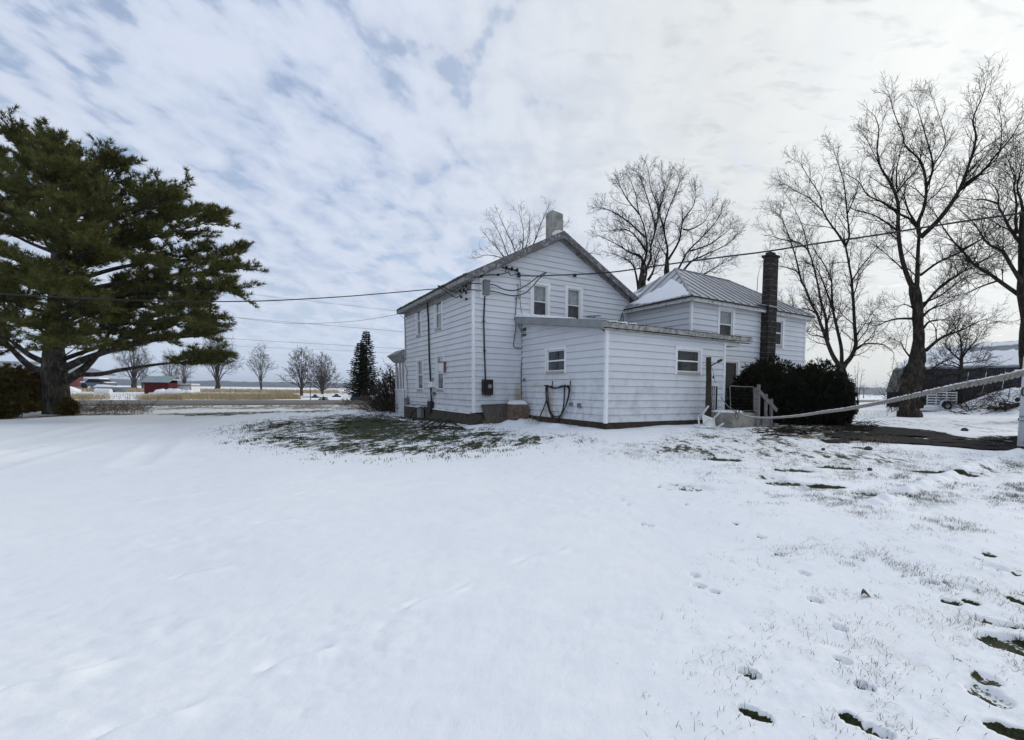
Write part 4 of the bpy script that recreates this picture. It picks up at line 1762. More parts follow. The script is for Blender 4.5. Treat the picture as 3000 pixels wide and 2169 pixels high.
mb = MB()
R1 = lambda x, y: (1140 + x * .22046, 580 + y * .22046)
mb.tube(wcurve(w_gable, [R1(1310, 1155), R1(1380, 1175), R1(1480, 1235), R1(1590, 1255), R1(1690, 1225), R1(1800, 1160), R1(1900, 1080), R1(1990, 1025)], [.1, .2, .3, .35, .38, .40, .45, .5]), .018, 5)
obj("service_drop_loop", mb, M['cable'], house)
mb = MB()
mb.tube(wcurve(w_gable, [R1(1310, 1240), R1(1420, 1270), R1(1520, 1305), R1(1620, 1320), R1(1740, 1290), R1(1830, 1210), R1(1920, 1100), R1(2005, 1028)], [.1, .2, .3, .35, .38, .40, .45, .5]), .018, 5)
obj("service_drop_loop", mb, M['cable'], house)
mb = MB()
mb.tube(wcurve(w_gable, [R1(1190, 1052), R1(1300, 1035), R1(1430, 1030), R1(1535, 1010), R1(1570, 1005), R1(1590, 1040)], .14), .018, 5)
mb.tube(wcurve(w_gable, [R1(1530, 955), R1(1528, 985), R1(1540, 1008), R1(1565, 1000), R1(1570, 960)], .14), .012, 4)
mb.tube(wcurve(w_gable, [R1(1590, 1045), R1(1650, 1030), R1(1700, 1020)], .14), .012, 4)
c = wt(w_gable, *R1(1708, 1030), .10)
mb.lathe(c - Vector((0, 0, .09)), [(.03, 0), (.075, .02), (.05, .07), (.075, .12), (.04, .18), (0, .19)], 8)
for p in (R1(1205, 1050), R1(1428, 1032)):
    mb.cbox(wt(w_gable, *p, .14), .09, .06, .07)
obj("wire_run", mb, M['cable'], house)
mb = MB()
mb.tube(wcurve(w_gable, [R1(1725, 1050), R1(1735, 1150), R1(1728, 1290), R1(1735, 1400), R1(1750, 1560), R1(1735, 1610)], .06), .010, 4)
mb.tube(wcurve(w_gable, [R1(1690, 1145), R1(1705, 1190), R1(1700, 1290), R1(1680, 1340)], .06), .014, 4)
mb.tube(wcurve(w_gable, [R1(1700, 1280), R1(1715, 1350), R1(1735, 1300)], .07), .008, 4)
D3 = lambda x, y: (1360 + x * .11464, 860 + y * .11464)
mb.tube(wcurve(w_gable, [D3(1320, 130), D3(1305, 350), D3(1290, 650), D3(1300, 880), D3(1275, 1070), D3(1255, 1230), D3(1240, 1320), D3(1275, 1385), D3(1360, 1400), D3(1455, 1395)], .06), .018, 5)
obj("telephone_wire", mb, M['wiregrey'], house)
mb = MB()
mb.tube(wcurve(w_gable, [D3(1465, 790), D3(1460, 1050), D3(1465, 1350), D3(1462, 1640), (1525.5, 1090), (1526, 1172)], .05), .020, 5)
mb.tube(wcurve(w_gable, [D3(1340, 710), D3(1400, 900), D3(1455, 1030), D3(1462, 1340), D3(1490, 1500), (1529, 1080), (1531, 1172)], .07), .012, 4)
for p in ((1275, 650), (1270, 1068), (1357, 1400), (1305, 140)):
    mb.cbox(wt(w_gable, *D3(*p), .06), .05, .05, .05)
obj("corner_wire", mb, M['wiregrey'], house)
# second-storey brackets
R3 = lambda x, y: (1480 + x * .22046, 620 + y * .22046)
mb = MB()
mb.bar(wt(w_gable, *R3(1075, 1393), .05), wt(w_gable, *R3(1225, 1395), .25), .03)
mb.bar(wt(w_gable, *R3(1165, 1412), .02), wt(w_gable, *R3(1170, 1397), .18), .02)
obj("wall_bracket", mb, M['black'], house)
mb = MB()
mb.cbox(wt(w_gable, *R3(1268, 1468), .1), .08, .08, .06)
obj("roof_fitting", mb, M['black'], house)
mb = MB()
c = wt(w_gable, *R3(910, 858), .09)
mb.lathe(c - Vector((0, 0, .05)), [(.04, 0), (.07, .03), (.07, .09), (.02, .13)], 8)
obj("wall_insulator", mb, M['black'], house)
mb = MB()
mb.bar(wt(w_gable, *R3(1080, 840), .05), wt(w_gable, *R3(1190, 838), .3), .022)
obj("wall_bracket", mb, M['black'], house)
for q_ in ([R3(1535, 1355), R3(1520, 1430), R3(1485, 1495)], [R3(1545, 1350), R3(1552, 1510)]):
    mb = MB()
    mb.tube(wcurve(w_gable, q_, .1), .016, 4)
    obj("eave_wire", mb, M['black'], house)

# fittings on the left wall
D1 = lambda x, y: (1160 + x * .11464, 760 + y * .11464)
D2 = lambda x, y: (1160 + x * .11464, 1040 + y * .11464)
mb = MB()
mb.tube([wt(w_left, *p, .07) for p in (D1(835, 1045), D1(850, 1300), D1(872, 1640), D2(890, 60), D2(905, 300), D2(925, 700), D2(938, 1000), D2(950, 1250), D2(955, 1500))], .036, 6)
obj("vent_pipe", mb, M['pipe'], house)
o, q = wallbox("bird_box", w_left, 1299, 1063, 1308, 1089, .03, .16, M['trim'])
s0, s1, z0, z1 = q
mb = MB()
wb(mb, w_left, s0 - .03, s1 + .03, z1 + .001, z1 + .03, .02, .25)
wb(mb, w_left, s0 - .025, s0 - .001, z0 - .03, z1, .02, .12)
obj("box_roof", mb, M['fadedpink'], o)
o, q = wallbox("utility_box", w_left, 1193.5, 1166, 1200.5, 1186, .03, .14, M['boxgrey'])
o, q = wallbox("utility_box", w_left, 1272, 1148, 1278, 1158, .03, .10, M['boxgrey'])
o, q = wallbox("gas_meter", w_left, 1268, 1119, 1279, 1135, .03, .16, M['trim'])
mb = MB()
mb.tube(wcurve(w_left, [D2(985, 690), D2(980, 610), D2(1000, 595), D2(1010, 640), D2(1010, 690)], .10), .016, 5)
obj("pipe_loop", mb, M['boxgrey'], o)
mb = MB()
mb.tube(wcurve(w_left, [D2(300, 1230), D2(330, 1010), D2(318, 720), D2(300, 560), D2(318, 430), D2(290, 340), D2(255, 250), D2(255, 120), D2(275, 20), D1(250, 1610), D1(190, 1480), D1(100, 1400)], .05), .014, 5)
obj("service_wire", mb, M['wiregrey'], house)
mb = MB()
mb.tube(wcurve(w_left, [D2(350, 1230), D2(480, 1280), D2(590, 1260), D2(740, 1300), D2(900, 1290)], .09), .016, 5)
mb.tube(wcurve(w_left, [D2(530, 1640), D2(570, 1500), D2(640, 1390), D2(730, 1350), D2(830, 1370), D2(900, 1450), D2(960, 1470)], [.35, .3, .24, .2, .18, .15, .1]), .035, 6)
mb.tube(wcurve(w_left, [D2(925, 1140), D2(860, 1195), D2(850, 1250)], .08), .010, 4)
mb.tube(wcurve(w_left, [D2(1000, 1050), D2(985, 1140), D2(965, 1190)], .06), .008, 4)
obj("water_pipe", mb, M['pipe'], house)
o, q = wallbox("pipe_box", w_left, *D2(915, 1185), *D2(990, 1480), .04, .16, M['pipe'])
o, q = wallbox("well_bracket", w_left, *D2(700, 1370), *D2(800, 1600), .15, .14, M['boxgrey'])
for p in (D1(1845, 695), D1(1700, 830), D1(1785, 790), D1(1845, 860), D1(1720, 970), D1(1845, 1025), D1(1690, 670), D1(1770, 665)):
    mb = MB()
    c = wt(w_left, *p, .08)
    mb.lathe(c - Vector((0, 0, .05)), [(.02, 0), (.045, .02), (.03, .05), (.045, .08), (.015, .1)], 7)
    obj("wall_insulator", mb, M['black'], house)
for pts_, of_, r_ in (([D1(1420, 730), D1(1500, 760), D1(1600, 830), D1(1660, 860), D1(1720, 830), D1(1800, 770), D1(1900, 690), D1(1990, 630), D1(2110, 620)], [.5, .4, .3, .2, .2, .2, .2, .15, -.1], .018),
                      ([D1(1400, 730), D1(1500, 830), D1(1600, 940), D1(1650, 985), D1(1720, 975), D1(1800, 910), D1(1880, 850), D1(1980, 795), D1(2110, 788)], [.5, .4, .3, .2, .2, .2, .2, .15, -.1], .018),
                      ([D1(1760, 620), D1(1850, 575), D1(1960, 520), D1(2060, 475), D1(2150, 450)], [.1, .12, .14, .1, -.1], .018),
                      ([D1(1380, 710), D1(1480, 712), D1(1590, 690), D1(1700, 700)], [.5, .3, .2, .1], .008)):
    mb = MB()
    mb.tube(wcurve(w_left, pts_, of_), r_, 5)
    obj("service_drop_loop", mb, M['cable'], house)

# fittings on the lean-to
mb = MB()
s0, s1, z0, z1 = VENT
for k in range(6):
    zz = z0 + (z1 - z0) * (k + .5) / 6
    wb(mb, w_al, s0, s1, zz - .012, zz + .012, .024, .045)
obj("louvre_vent", mb, M['boxgrey'], house)
o, q = wallbox("vent_recess", w_al, 1533, 960, 1543, 986, .0225, .001, M['dark'])
for (x0, y0, x1, y1) in ((1536, 1109, 1541, 1117), (1695, 1182, 1705, 1195), (1672, 1180, 1681, 1190)):
    wallbox("outlet_cover", w_al, x0, y0, x1, y1, .024, .04, M['boxgrey'])
R4 = lambda x, y: (1480 + x * .23173, 920 + y * .23173)
for x, y in ((608, 905), (836, 900)):
    mb = MB()
    a = wt(w_al, *R4(x, 848), .03)
    b = wt(w_al, *R4(x, y + 15), .04)
    mb.bar(a, b, .03)
    mb.bar(b, b + w_al.n * .2, .03)
    mb.bar(b + w_al.n * .2, b + w_al.n * .2 + Vector((0, 0, .06)), .025)
    obj("hose_hook", mb, M['iron'], house)

# ================================================================== THINGS BY THE HOUSE
# --- porch stoop
st = thing("concrete_stoop", "mossy concrete porch stoop with iron railing, wire gate and wooden handrail at the back door", "porch steps", H(6.6, -6.0, .4))
ZS = .86
mb = MB()
mb.hexa([H(5.96, -6.63, .1), H(7.20, -6.63, .1), H(7.20, -5.42, .1), H(5.96, -5.42, .1), H(5.97, -6.62, ZS), H(7.19, -6.62, ZS - .01), H(7.19, -5.42, ZS), H(5.97, -5.42, ZS)])
mb.hexa([H(7.06, -5.417, .1), H(8.40, -5.417, .1), H(8.40, -3.76, .1), H(7.06, -3.76, .1), H(7.06, -5.417, ZS - .003), H(8.40, -5.417, ZS - .003), H(8.40, -3.76, ZS), H(7.06, -3.76, ZS)])
obj("slab", mb, M['concrete'], st)
mb = MB()
mb.hexa([H(7.203, -6.55, .1), H(7.56, -6.55, .1), H(7.56, -5.43, .1), H(7.203, -5.43, .1), H(7.203, -6.55, .64), H(7.56, -6.55, .63), H(7.56, -5.43, .63), H(7.203, -5.43, .64)])
obj("step", mb, M['concrete'], st)
mb = MB()
n = 24
ring = [H(6.52 + .50 * math.cos(TAU * i / n) * (1 + .12 * math.sin(3 * i)), -6.02 + .50 * math.sin(TAU * i / n), ZS) for i in range(n)]
top = [H(6.52 + .43 * math.cos(TAU * i / n) * (1 + .12 * math.sin(3 * i)), -6.02 + .42 * math.sin(TAU * i / n), ZS + .05 + .012 * math.sin(i * 1.7)) for i in range(n)]
for i in range(n):
    mb.quad(ring[i], ring[(i + 1) % n], top[(i + 1) % n], top[i])
mb.poly(top)
obj("snow_cap", mb, M['snow'], st, smooth=True)
# iron railing panel on the near edge
mb = MB()
ra0, ra1 = H(5.70, -5.75, 0), H(6.52, -5.52, 0)
zt, zl = 1.70, .94
mb.bar(ra0 + Vector((0, 0, zt)), ra1 + Vector((0, 0, zt)), .035, .02)
mb.bar(ra0 + Vector((0, 0, zl)), ra1 + Vector((0, 0, zl)), .035, .02)
for k in range(6):
    p = ra0.lerp(ra1, .08 + k * .17)
    zz = zl
    tw = [p + Vector((.006 * math.sin(i * 2.2), .006 * math.cos(i * 2.2), zz + (zt - zz) * i / 10)) for i in range(11)]
    mb.tube(tw, .011, 4)
mb.bar(ra1 + Vector((0, 0, ZS)), ra1 + Vector((0, 0, zt)), .03)
obj("railing", mb, M['iron'], st)
for q_, h_ in ((6.35, .14), (6.20, .07)):
    mb = MB()
    mb.bar(H(q_, -6.60, ZS - .02), H(q_, -6.60, ZS + h_), .03)
    obj("iron_stub", mb, M['iron'], st)
mb = MB()
Yg = 15.9
g = [at(2138, 1131, Yg), at(2207, 1134, Yg + .5), at(2208, 1204, Yg + .5), at(2141, 1203, Yg)]
for i in range(4):
    mb.tube([g[i], g[i].lerp(g[(i + 1) % 4], .5) + Vector((0, 0, -.008)), g[(i + 1) % 4]], .013, 5)
for k in range(1, 8):
    mb.tube([g[0].lerp(g[1], k / 8), g[3].lerp(g[2], k / 8)], .0005, 3)
    mb.tube([g[0].lerp(g[3], k / 8), g[1].lerp(g[2], k / 8)], .0005, 3)
obj("wire_gate", mb, M['greywire'], st)
# wooden handrail going down beside the step
mb = MB()
posts = []
hr = [((2219, 1127), (2221, 1252)), ((2240, 1155), (2243, 1254)), ((2256, 1169), (2259, 1254))]
for k, (a, b) in enumerate(hr):
    Y = 16.05 + .22 * k
    p1 = at(*b, Y)
    p0 = at(*a, Y)
    p1.z -= .25
    p0.x = p1.x + (p0.x - p1.x) * .4
    m_ = MB()
    m_.bar(p1, p0, .075, .085, up=tuple(EX))
    obj("post", m_, M['oldwood'], st)
    posts.append((p0, p1))
m_ = MB()
a = posts[0][0] + Vector((0, -.06, -.22))
b = posts[2][0] + (posts[2][0] - posts[0][0]) * .42 + Vector((0, -.06, -.20))
m_.bar(a, b, .04, .13)
m_.bar(posts[0][0] + Vector((-.09, .02, -.1)), posts[0][1] + Vector((-.09, .02, .75)), .05, .1, up=tuple(EX))
obj("handrail", m_, M['oldwood'], st)
m_ = MB()
p = posts[2][1] + Vector((.14, 0, .30))
m_.cbox(p, .16, .10, .22, rz=.3)
obj("end_block", m_, M['oldwood'], st)
m_ = MB()
m_.cbox(posts[0][1] + Vector((.28, .10, .40)), .34, .05, .34, rz=.5)
obj("riser_board", m_, M['oldwood'], st)

# --- dark post with a brace to the wall
pb = H(5.60, -6.0, 0)
pb.z = gz(pb.x, pb.y)
post = thing("wooden_post", "tall dark weathered post standing in front of the lean-to beside the iron railing", "post", pb)
mb = MB()
ptop = at(2076, 1047, pb.y)
mb.tube([pb - Vector((0, 0, .2)), pb.lerp(ptop, .3), pb.lerp(ptop, .7) + Vector((.01, 0, 0)), ptop], [.105, .10, .09, .085], 8)
obj("shaft", mb, M['darkpost'], post)
mb = MB()
a = at(2065, 1072, pb.y - .08)
mb.bar(a, at(2086, 1072, pb.y + .1), .02)
mb.bar(at(2084, 1071, pb.y + .05), at(2113, 1056, 16.4), .03)
mb.bar(at(2104, 1060, 16.2), at(2114, 1055, 16.45), .07)
mb.tube(curve([at(2084, 1074, pb.y), at(2090, 1092, pb.y + .1), at(2092, 1108, pb.y + .1), at(2096, 1122, pb.y + .15)], 4), .007, 4)
mb.cbox(at(2090, 1106, pb.y + .1), .05, .03, .07, ry=.4)
obj("brace", mb, M['darkpost'], post)

# --- rope across to the right with its snap hook
ropep = [(2112, 1164, 16.4), (2126, 1183, 16.1), (2142, 1199, 15.8), (2158, 1209, 15.5)]
ropeq = []
ra_, rb_ = at(2158, 1209, 15.5), at(3060, 1082, 2.35)
for k in range(1, 13):
    f = k / 12
    ropeq.append(f)
line2d = [(2158, 1209), (2185, 1219), (2215, 1224), (2260, 1225), (2340, 1219), (2400, 1210), (2482, 1199), (2592, 1179), (2690, 1158), (2784, 1138), (2880, 1120), (2970, 1101), (3060, 1081)]
# its depth follows the straight run between the two fixings seen in plan
pts = [at(*p) for p in ropep[:-1]]
for (x, y) in line2d:
    inv = (1 / 15.5) + (1 / 2.35 - 1 / 15.5) * (x - 2158) / (3060 - 2158)
    pts.append(at(x, y, 1 / inv))
pts = curve(pts, 14)
rope = thing("braided_rope", "thick pale frost-covered braided rope slung from the lean-to corner towards the lower right", "rope", pts[30])
mb = MB()
# three laid strands
L = 0
acc = [0]
for a, b in zip(pts[:-1], pts[1:]):
    L += (b - a).length
    acc.append(L)
# resample evenly
N = 700
res = []
j = 0
for i in range(N + 1):
    s = L * (1 - (1 - i / N) ** 1.6)
    while j < len(acc) - 2 and acc[j + 1] < s:
        j += 1
    f = (s - acc[j]) / max(1e-6, acc[j + 1] - acc[j])
    res.append((pts[j].lerp(pts[j + 1], min(1, f)), s))
for k in range(3):
    st_ = []
    for i, (p, s) in enumerate(res):
        d = (res[min(i + 1, N)][0] - res[max(i - 1, 0)][0]).normalized()
        sd = d.cross(Vector((0, 0, 1))).normalized()
        up = sd.cross(d)
        a = s * 42 + 1.2 * math.sin(s * 3.1) + TAU * k / 3
        st_.append(p + (sd * math.cos(a) + up * math.sin(a)) * .0088)
    mb.tube(st_, .0088, 6)
obj("strands", mb, M['rope'], rope, smooth=True)
mb = MB()
rn = random.Random(2)
for i, (p, s) in enumerate(res[60:]):
    for q in range(1 if i % 2 else 0):
        o = Vector((rn.uniform(-.008, .008), rn.uniform(-.010, .010), .0165 + rn.random() * .003))
        c = p + o
        mb.cbox(c, .016, .010, .006, rz=rn.random() * 3, rx=rn.random())
obj("frost", mb, M['snow'], rope)
hk = thing("snap_hook", "small black snap hook hanging from the pale rope in front of the stoop", "hook", at(2158, 1212, 15.4))
mb = MB()
loop = [(2156, 1211), (2153.5, 1220), (2153.5, 1225), (2157, 1227), (2161, 1226), (2162.5, 1221), (2160, 1213), (2158, 1210), (2156, 1211)]
mb.tube(curve([at(x, y, 15.4) for x, y in loop], 4), .011, 5)
obj("ring", mb, M['black'], hk)

# --- tipped plastic chair
ch = thing("plastic_chair", "white plastic garden chair tipped over in the snow beside the stoop", "chair", at(2080, 1238, 15.1))
oz = gz(*at(2078, 1238, 15.1).xy)
base = at(2076, 1238, 15.1)
base.z = oz + .03
CR = Matrix.Rotation(math.radians(32), 3, 'Z') @ Matrix.Rotation(math.radians(-128), 3, 'X') @ Matrix.Rotation(math.radians(24), 3, 'Z')


def cpt(x, y, z):
    return base + (CR @ Vector((x, y, z - .42))) * .86 + Vector((0, 0, .18))


def cbar(mb, a, b, w, h):
    a = cpt(*a)
    b = cpt(*b)
    mb.bar(a, b, w, h)


m_ = MB()
for i in range(6):
    y0 = -.24 + i * .08
    m_.hexa([cpt(-.24, y0, .41), cpt(.24, y0, .41), cpt(.24, y0 + .066, .41), cpt(-.24, y0 + .066, .41), cpt(-.24, y0, .43), cpt(.24, y0, .43), cpt(.24, y0 + .066, .43), cpt(-.24, y0 + .066, .43)])
cbar(m_, (-.25, -.25, .41), (-.25, .25, .41), .03, .05)
cbar(m_, (.25, -.25, .41), (.25, .25, .41), .03, .05)
obj("seat", m_, M['plastic'], ch)
m_ = MB()
for i in range(6):
    x0 = -.22 + i * .08
    m_.hexa([cpt(x0, .24, .46), cpt(x0 + .045, .24, .46), cpt(x0 + .045, .26, .46), cpt(x0, .26, .46), cpt(x0, .36, .86), cpt(x0 + .045, .36, .86), cpt(x0 + .045, .38, .86), cpt(x0, .38, .86)])
cbar(m_, (-.26, .37, .87), (.26, .37, .87), .03, .07)
cbar(m_, (-.25, .25, .43), (-.25, .37, .86), .04, .04)
cbar(m_, (.25, .25, .43), (.25, .37, .86), .04, .04)
obj("backrest", m_, M['plastic'], ch)
for sx in (-1, 1):
    for sy in (-1, 1):
        m_ = MB()
        cbar(m_, (sx * .24, sy * .24, .43), (sx * .28, sy * .29, 0), .055, .035)
        obj("leg", m_, M['plastic'], ch)
    m_ = MB()
    cbar(m_, (sx * .27, -.26, .62), (sx * .27, .30, .64), .05, .03)
    cbar(m_, (sx * .27, -.25, .43), (sx * .27, -.27, .62), .04, .03)
    obj("armrest", m_, M['plastic'], ch)
m_ = MB()
for k in range(10):
    m_.cbox(base + Vector((rnd.uniform(-.30, .10), rnd.uniform(-.15, .15), .02 + rnd.random() * .03)), .2, .16, .06, rz=rnd.random() * 3, rx=.2 * rnd.random())
obj("snow_heap", m_, M['snow'], ch)

# --- crate, board and broom handle by the gable wall
cp = H(1.48, -.55, 0)
cp.z = gz(cp.x, cp.y) - .02
cr_ = thing("wooden_crate", "tan wooden crate with a snow cap standing in the corner of gable and lean-to", "crate", cp)
m_ = MB()
a, b, hgt = EX * .62, EY * .42, .66
o = cp - a / 2 - b / 2
rz_ = math.pi / 2 - AX
for (p, q) in ((o, a), (o + b, a)):
    for k in range(4):
        m_.box(p + Vector((0, 0, .03 + k * .155)) - (EY * .012 if p is o else Vector((0, 0, 0))), q, EY * .014, Vector((0, 0, .148)))
for p in (o, o + a - EX * .014):
    for k in range(4):
        m_.box(p + EY * .004 + Vector((0, 0, .03 + k * .155)), EX * .014, b - EY * .008, Vector((0, 0, .148)))
obj("boards", m_, M['cratewood'], cr_)
m_ = MB()
for (p) in (o - EY * .034 - EX * .02, o - EY * .034 + a - EX * .05):
    m_.box(p, EX * .07, EY * .021, Vector((0, 0, hgt)))
for zz in (.01, .30, .60):
    m_.box(o - EY * .034 + EX * .051 + Vector((0, 0, zz)), a - EX * .102, EY * .021, Vector((0, 0, .06)))
for (q) in (o - EX * .021, o - EX * .021 + b - EY * .06):
    m_.box(q, EX * .02, EY * .06, Vector((0, 0, hgt)))
m_.box(o - EX * .01 + Vector((0, 0, hgt + .002)), a + EX * .02, b, Vector((0, 0, .025)))
obj("battens", m_, M['cratewood'], cr_)
m_ = MB()
tp = o + Vector((0, 0, hgt + .028))
m_.hexa([tp, tp + a, tp + a + b, tp + b, tp + EX * .06 + EY * .05 + Vector((0, 0, .09)), tp + a * .85 + EY * .05 + Vector((0, 0, .12)), tp + a * .85 + b * .9 + Vector((0, 0, .15)), tp + EX * .06 + b * .9 + Vector((0, 0, .13))])
obj("snow_cap", m_, M['snow'], cr_)
s0, s1, z0, z1 = pxrect(w_gable, 1408, 1183, 1489, 1243)
bp = w_gable.P((s0 + s1) / 2, .2, .3)
bd = w_gable
m_ = MB()
p = [w_gable.P(*w_gable.px(1416, 1246), .0) for _ in range(1)]
q = [(1416, 1247, .42), (1492, 1229, .42), (1486, 1182, .10), (1407, 1186, .10)]
front = [wt(w_gable, x, y, 0) + w_gable.n * o_ for x, y, o_ in q]
front[0].z = gz(front[0].x, front[0].y) - .05
front[1].z = gz(front[1].x, front[1].y) - .03
th = -w_gable.n * .03
m_.hexa([front[0], front[1], front[1] + th, front[0] + th, front[3], front[2], front[2] + th, front[3] + th])
tag(obj("plywood_board", m_, M['ply'], loc=(front[0] + front[1]) / 2), "stained grey plywood sheet leaning against the gable wall under the meter box", "board")
m_ = MB()
a = wt(w_gable, 1498, 1180, .15)
b = wt(w_gable, 1488, 1233, .55)
b.z = gz(b.x, b.y)
m_.tube([b, a], .016, 6)
tag(obj("broom_handle", m_, M['oldwood'], loc=b), "pale wooden stick leaning between the plywood sheet and the crate", "stick")

# --- hose hanging on the lean-to wall
hp = wt(w_al, *R4(690, 1300), .2)
hose = thing("garden_hose", "black rubber hose hung in loops on two hooks below the small window", "hose", hp)
loops = [
    [(545, 910), (540, 1000), (552, 1120), (580, 1230), (620, 1310), (680, 1330), (730, 1270), (762, 1150), (770, 1000), (768, 905)],
    [(560, 905), (570, 1010), (578, 1120), (600, 1220), (640, 1285), (690, 1300), (740, 1270), (790, 1180), (825, 1060), (838, 960), (815, 920), (775, 905)],
    [(555, 915), (556, 1030), (575, 1150), (620, 1240), (665, 1325), (720, 1320), (780, 1220), (830, 1100), (856, 980), (850, 920), (832, 905)],
    [(545, 905), (605, 915), (640, 940), (700, 940), (760, 912), (800, 915), (840, 915)],
    [(550, 915), (620, 932), (690, 935), (770, 920), (830, 925)],
    [(553, 1080), (530, 1160), (495, 1240), (470, 1300)],
]
for k, lp in enumerate(loops):
    m_ = MB()
    m_.tube(wcurve(w_al, [R4(*p) for p in lp], .07 + .028 * (k % 4), 6), .021, 6)
    obj("hose_loop" if k < 5 else "hose_end", m_, M['rubber'], hose, smooth=True)

# --- dead branches lying by the left wall
br = [[(1238, 1258), (1262, 1244), (1285, 1232), (1300, 1228)], [(1278, 1254), (1292, 1242), (1310, 1232), (1330, 1238), (1345, 1250)],
      [(1245, 1252), (1280, 1254), (1310, 1257), (1335, 1256)], [(1290, 1256), (1302, 1244), (1320, 1236), (1340, 1246), (1352, 1254)],
      [(1262, 1250), (1290, 1249), (1330, 1252), (1360, 1256)], [(1236, 1248), (1256, 1238), (1270, 1230)], [(1320, 1259), (1350, 1256), (1366, 1262)]]
brl = ["long dark branch at the far left of the pile by the house wall", "arched dark branch in the middle of the pile by the house wall", "straight dark branch lying lowest in the pile by the house wall",
       "arched dark branch nearest the house corner in the pile", "slim dark branch crossing over the pile by the house wall", "short dark branch propped against the foundation by the pipes",
       "short dark branch lying in snow just below the house corner"]
for k, b in enumerate(br):
    P = []
    for i, (x, y) in enumerate(b):
        g_ = on_ground(x, min(1262, y + 8))
        p = at(x, y, g_.y)
        p.z = max(p.z, gz(p.x, p.y) + .02)
        P.append(p)
    m_ = MB()
    P = curve(P, 4)
    n = len(P)
    m_.tube(P, [.035 - .02 * i / n for i in range(n)], 5)
    for q in range(4):
        i = 2 + q * (n - 3) // 4
        d = Vector((rnd.uniform(-.3, .3), rnd.uniform(-.3, .3), rnd.uniform(.0, .18)))
        m_.tube([P[i], P[i] + d * .5, P[i] + d], [.014, .011, .005], 4)
    tag(obj("fallen_branch", m_, M['darkpost'], loc=P[0]), brl[k], "branch", "branches piled by the house wall")

# --- dead leaf on the snow
lp = on_ground(2540, 1754)
m_ = MB()
n = 9
for i in range(n):
    f = i / (n - 1)
    wd = .028 * math.sin(math.pi * min(1, f * 1.1 + .02)) + .002
    c = lp + Vector((-.045 + .09 * f, .02 * math.sin(f * 3), .026 - .012 * f + .010 * math.sin(f * 5)))
    m_.v += [tuple(c + Vector((-.3 * wd, -wd, .5 * wd))), tuple(c), tuple(c + Vector((.2 * wd, wd, .8 * wd)))]
for i in range(n - 1):
    a = i * 3
    m_.f += [(a, a + 3, a + 4, a + 1), (a + 1, a + 4, a + 5, a + 2)]
for i in range(n):
    pass
m_.tube([lp + Vector((.05, 0, .03)), lp + Vector((.075, .01, .012))], .003, 4)
tag(obj("dead_leaf", m_, M['leaf'], loc=lp), "single curled brown leaf lying on the snow among grass tips", "leaf")

# --- clods and stones on the snow
for k, (x, y, r, lab) in enumerate([(2544, 1318, .10, "dark clod on the snow just below the tarmac patch"), (2826, 1262, .13, "dark clod on the snow above the tarmac patch"),
                                   (2412, 1317, .045, "small dark stone left of the clod below the tarmac patch"), (2548, 1376, .045, "small dark stone standing alone on the streaked snow"),
                                   (2293, 1420, .03, "small dark stone beside a scuffed hollow in the snow")]):
    p = on_ground(x, y)
    m_ = MB()
    prof = [(r * .7, -.02), (r, r * .2), (r * .8, r * .5), (r * .3, r * .72), (0.001, r * .75)]
    m_.lathe(p, prof, 9)
    m_.v = [(a + .25 * r * (rnd.random() - .5), b + .3 * r * (rnd.random() - .5), c + .2 * r * (rnd.random() - .5)) for a, b, c in m_.v]
    tag(obj("stone", m_, M['stone'], loc=p), lab, "stone", "clods and stones on the snow")

# ================================================================== PLANTS


def blades(name, pts, hgt, wid, mat, lean=.5, seed=1, kind='stuff', par=None, label=None, cat=None, n_seg=2, droop=.3):
    """many single blades as one mesh; pts is an (n,3) array of roots"""
    rg = np.random.default_rng(seed)
    n = len(pts)
    h = hgt * (.5 + rg.random(n))
    az_ = rg.random(n) * TAU
    ln = lean * rg.random(n) * h
    fa = rg.random(n) * TAU
    wv = np.stack([np.cos(fa), np.sin(fa), np.zeros(n)], 1) * (wid * (.6 + .8 * rg.random(n)))[:, None] / 2
    dx = np.stack([np.cos(az_) * ln, np.sin(az_) * ln, np.zeros(n)], 1)
    up = np.zeros((n, 3))
    up[:, 2] = h
    p0a, p0b = pts - wv, pts + wv
    mid = pts + up * .6 + dx * .35
    p1a, p1b = mid - wv * .75, mid + wv * .75
    tip = pts + up * (1 - droop * rg.random(n))[:, None] + dx
    V = np.stack([p0a, p0b, p1b, p1a, tip], 1).reshape(-1, 3)
    b = np.arange(n) * 5
    F = np.concatenate([np.stack([b, b + 1, b + 2, b + 3], 1).ravel(), np.stack([b + 3, b + 2, b + 4], 1).ravel()]).astype(np.int32)
    off = np.array(WOFF[par.name]) if par is not None else np.zeros(3)
    me = bpy.data.meshes.new(name)
    me.vertices.add(len(V))
    me.vertices.foreach_set("co", (V - off).ravel())
    me.loops.add(len(F))
    me.loops.foreach_set("vertex_index", F)
    me.polygons.add(2 * n)
    me.polygons.foreach_set("loop_start", np.concatenate([np.arange(n) * 4, 4 * n + np.arange(n) * 3]).astype(np.int32))
    me.update(calc_edges=True)
    me.materials.append(mat)
    o = bpy.data.objects.new(name, me)
    COL.objects.link(o)
    if par is not None:
        o.parent = par
    WOFF[o.name] = Vector(off)
    if kind:
        o['kind'] = kind
    if label:
        o['label'] = label
    if cat:
        o['category'] = cat
    return o


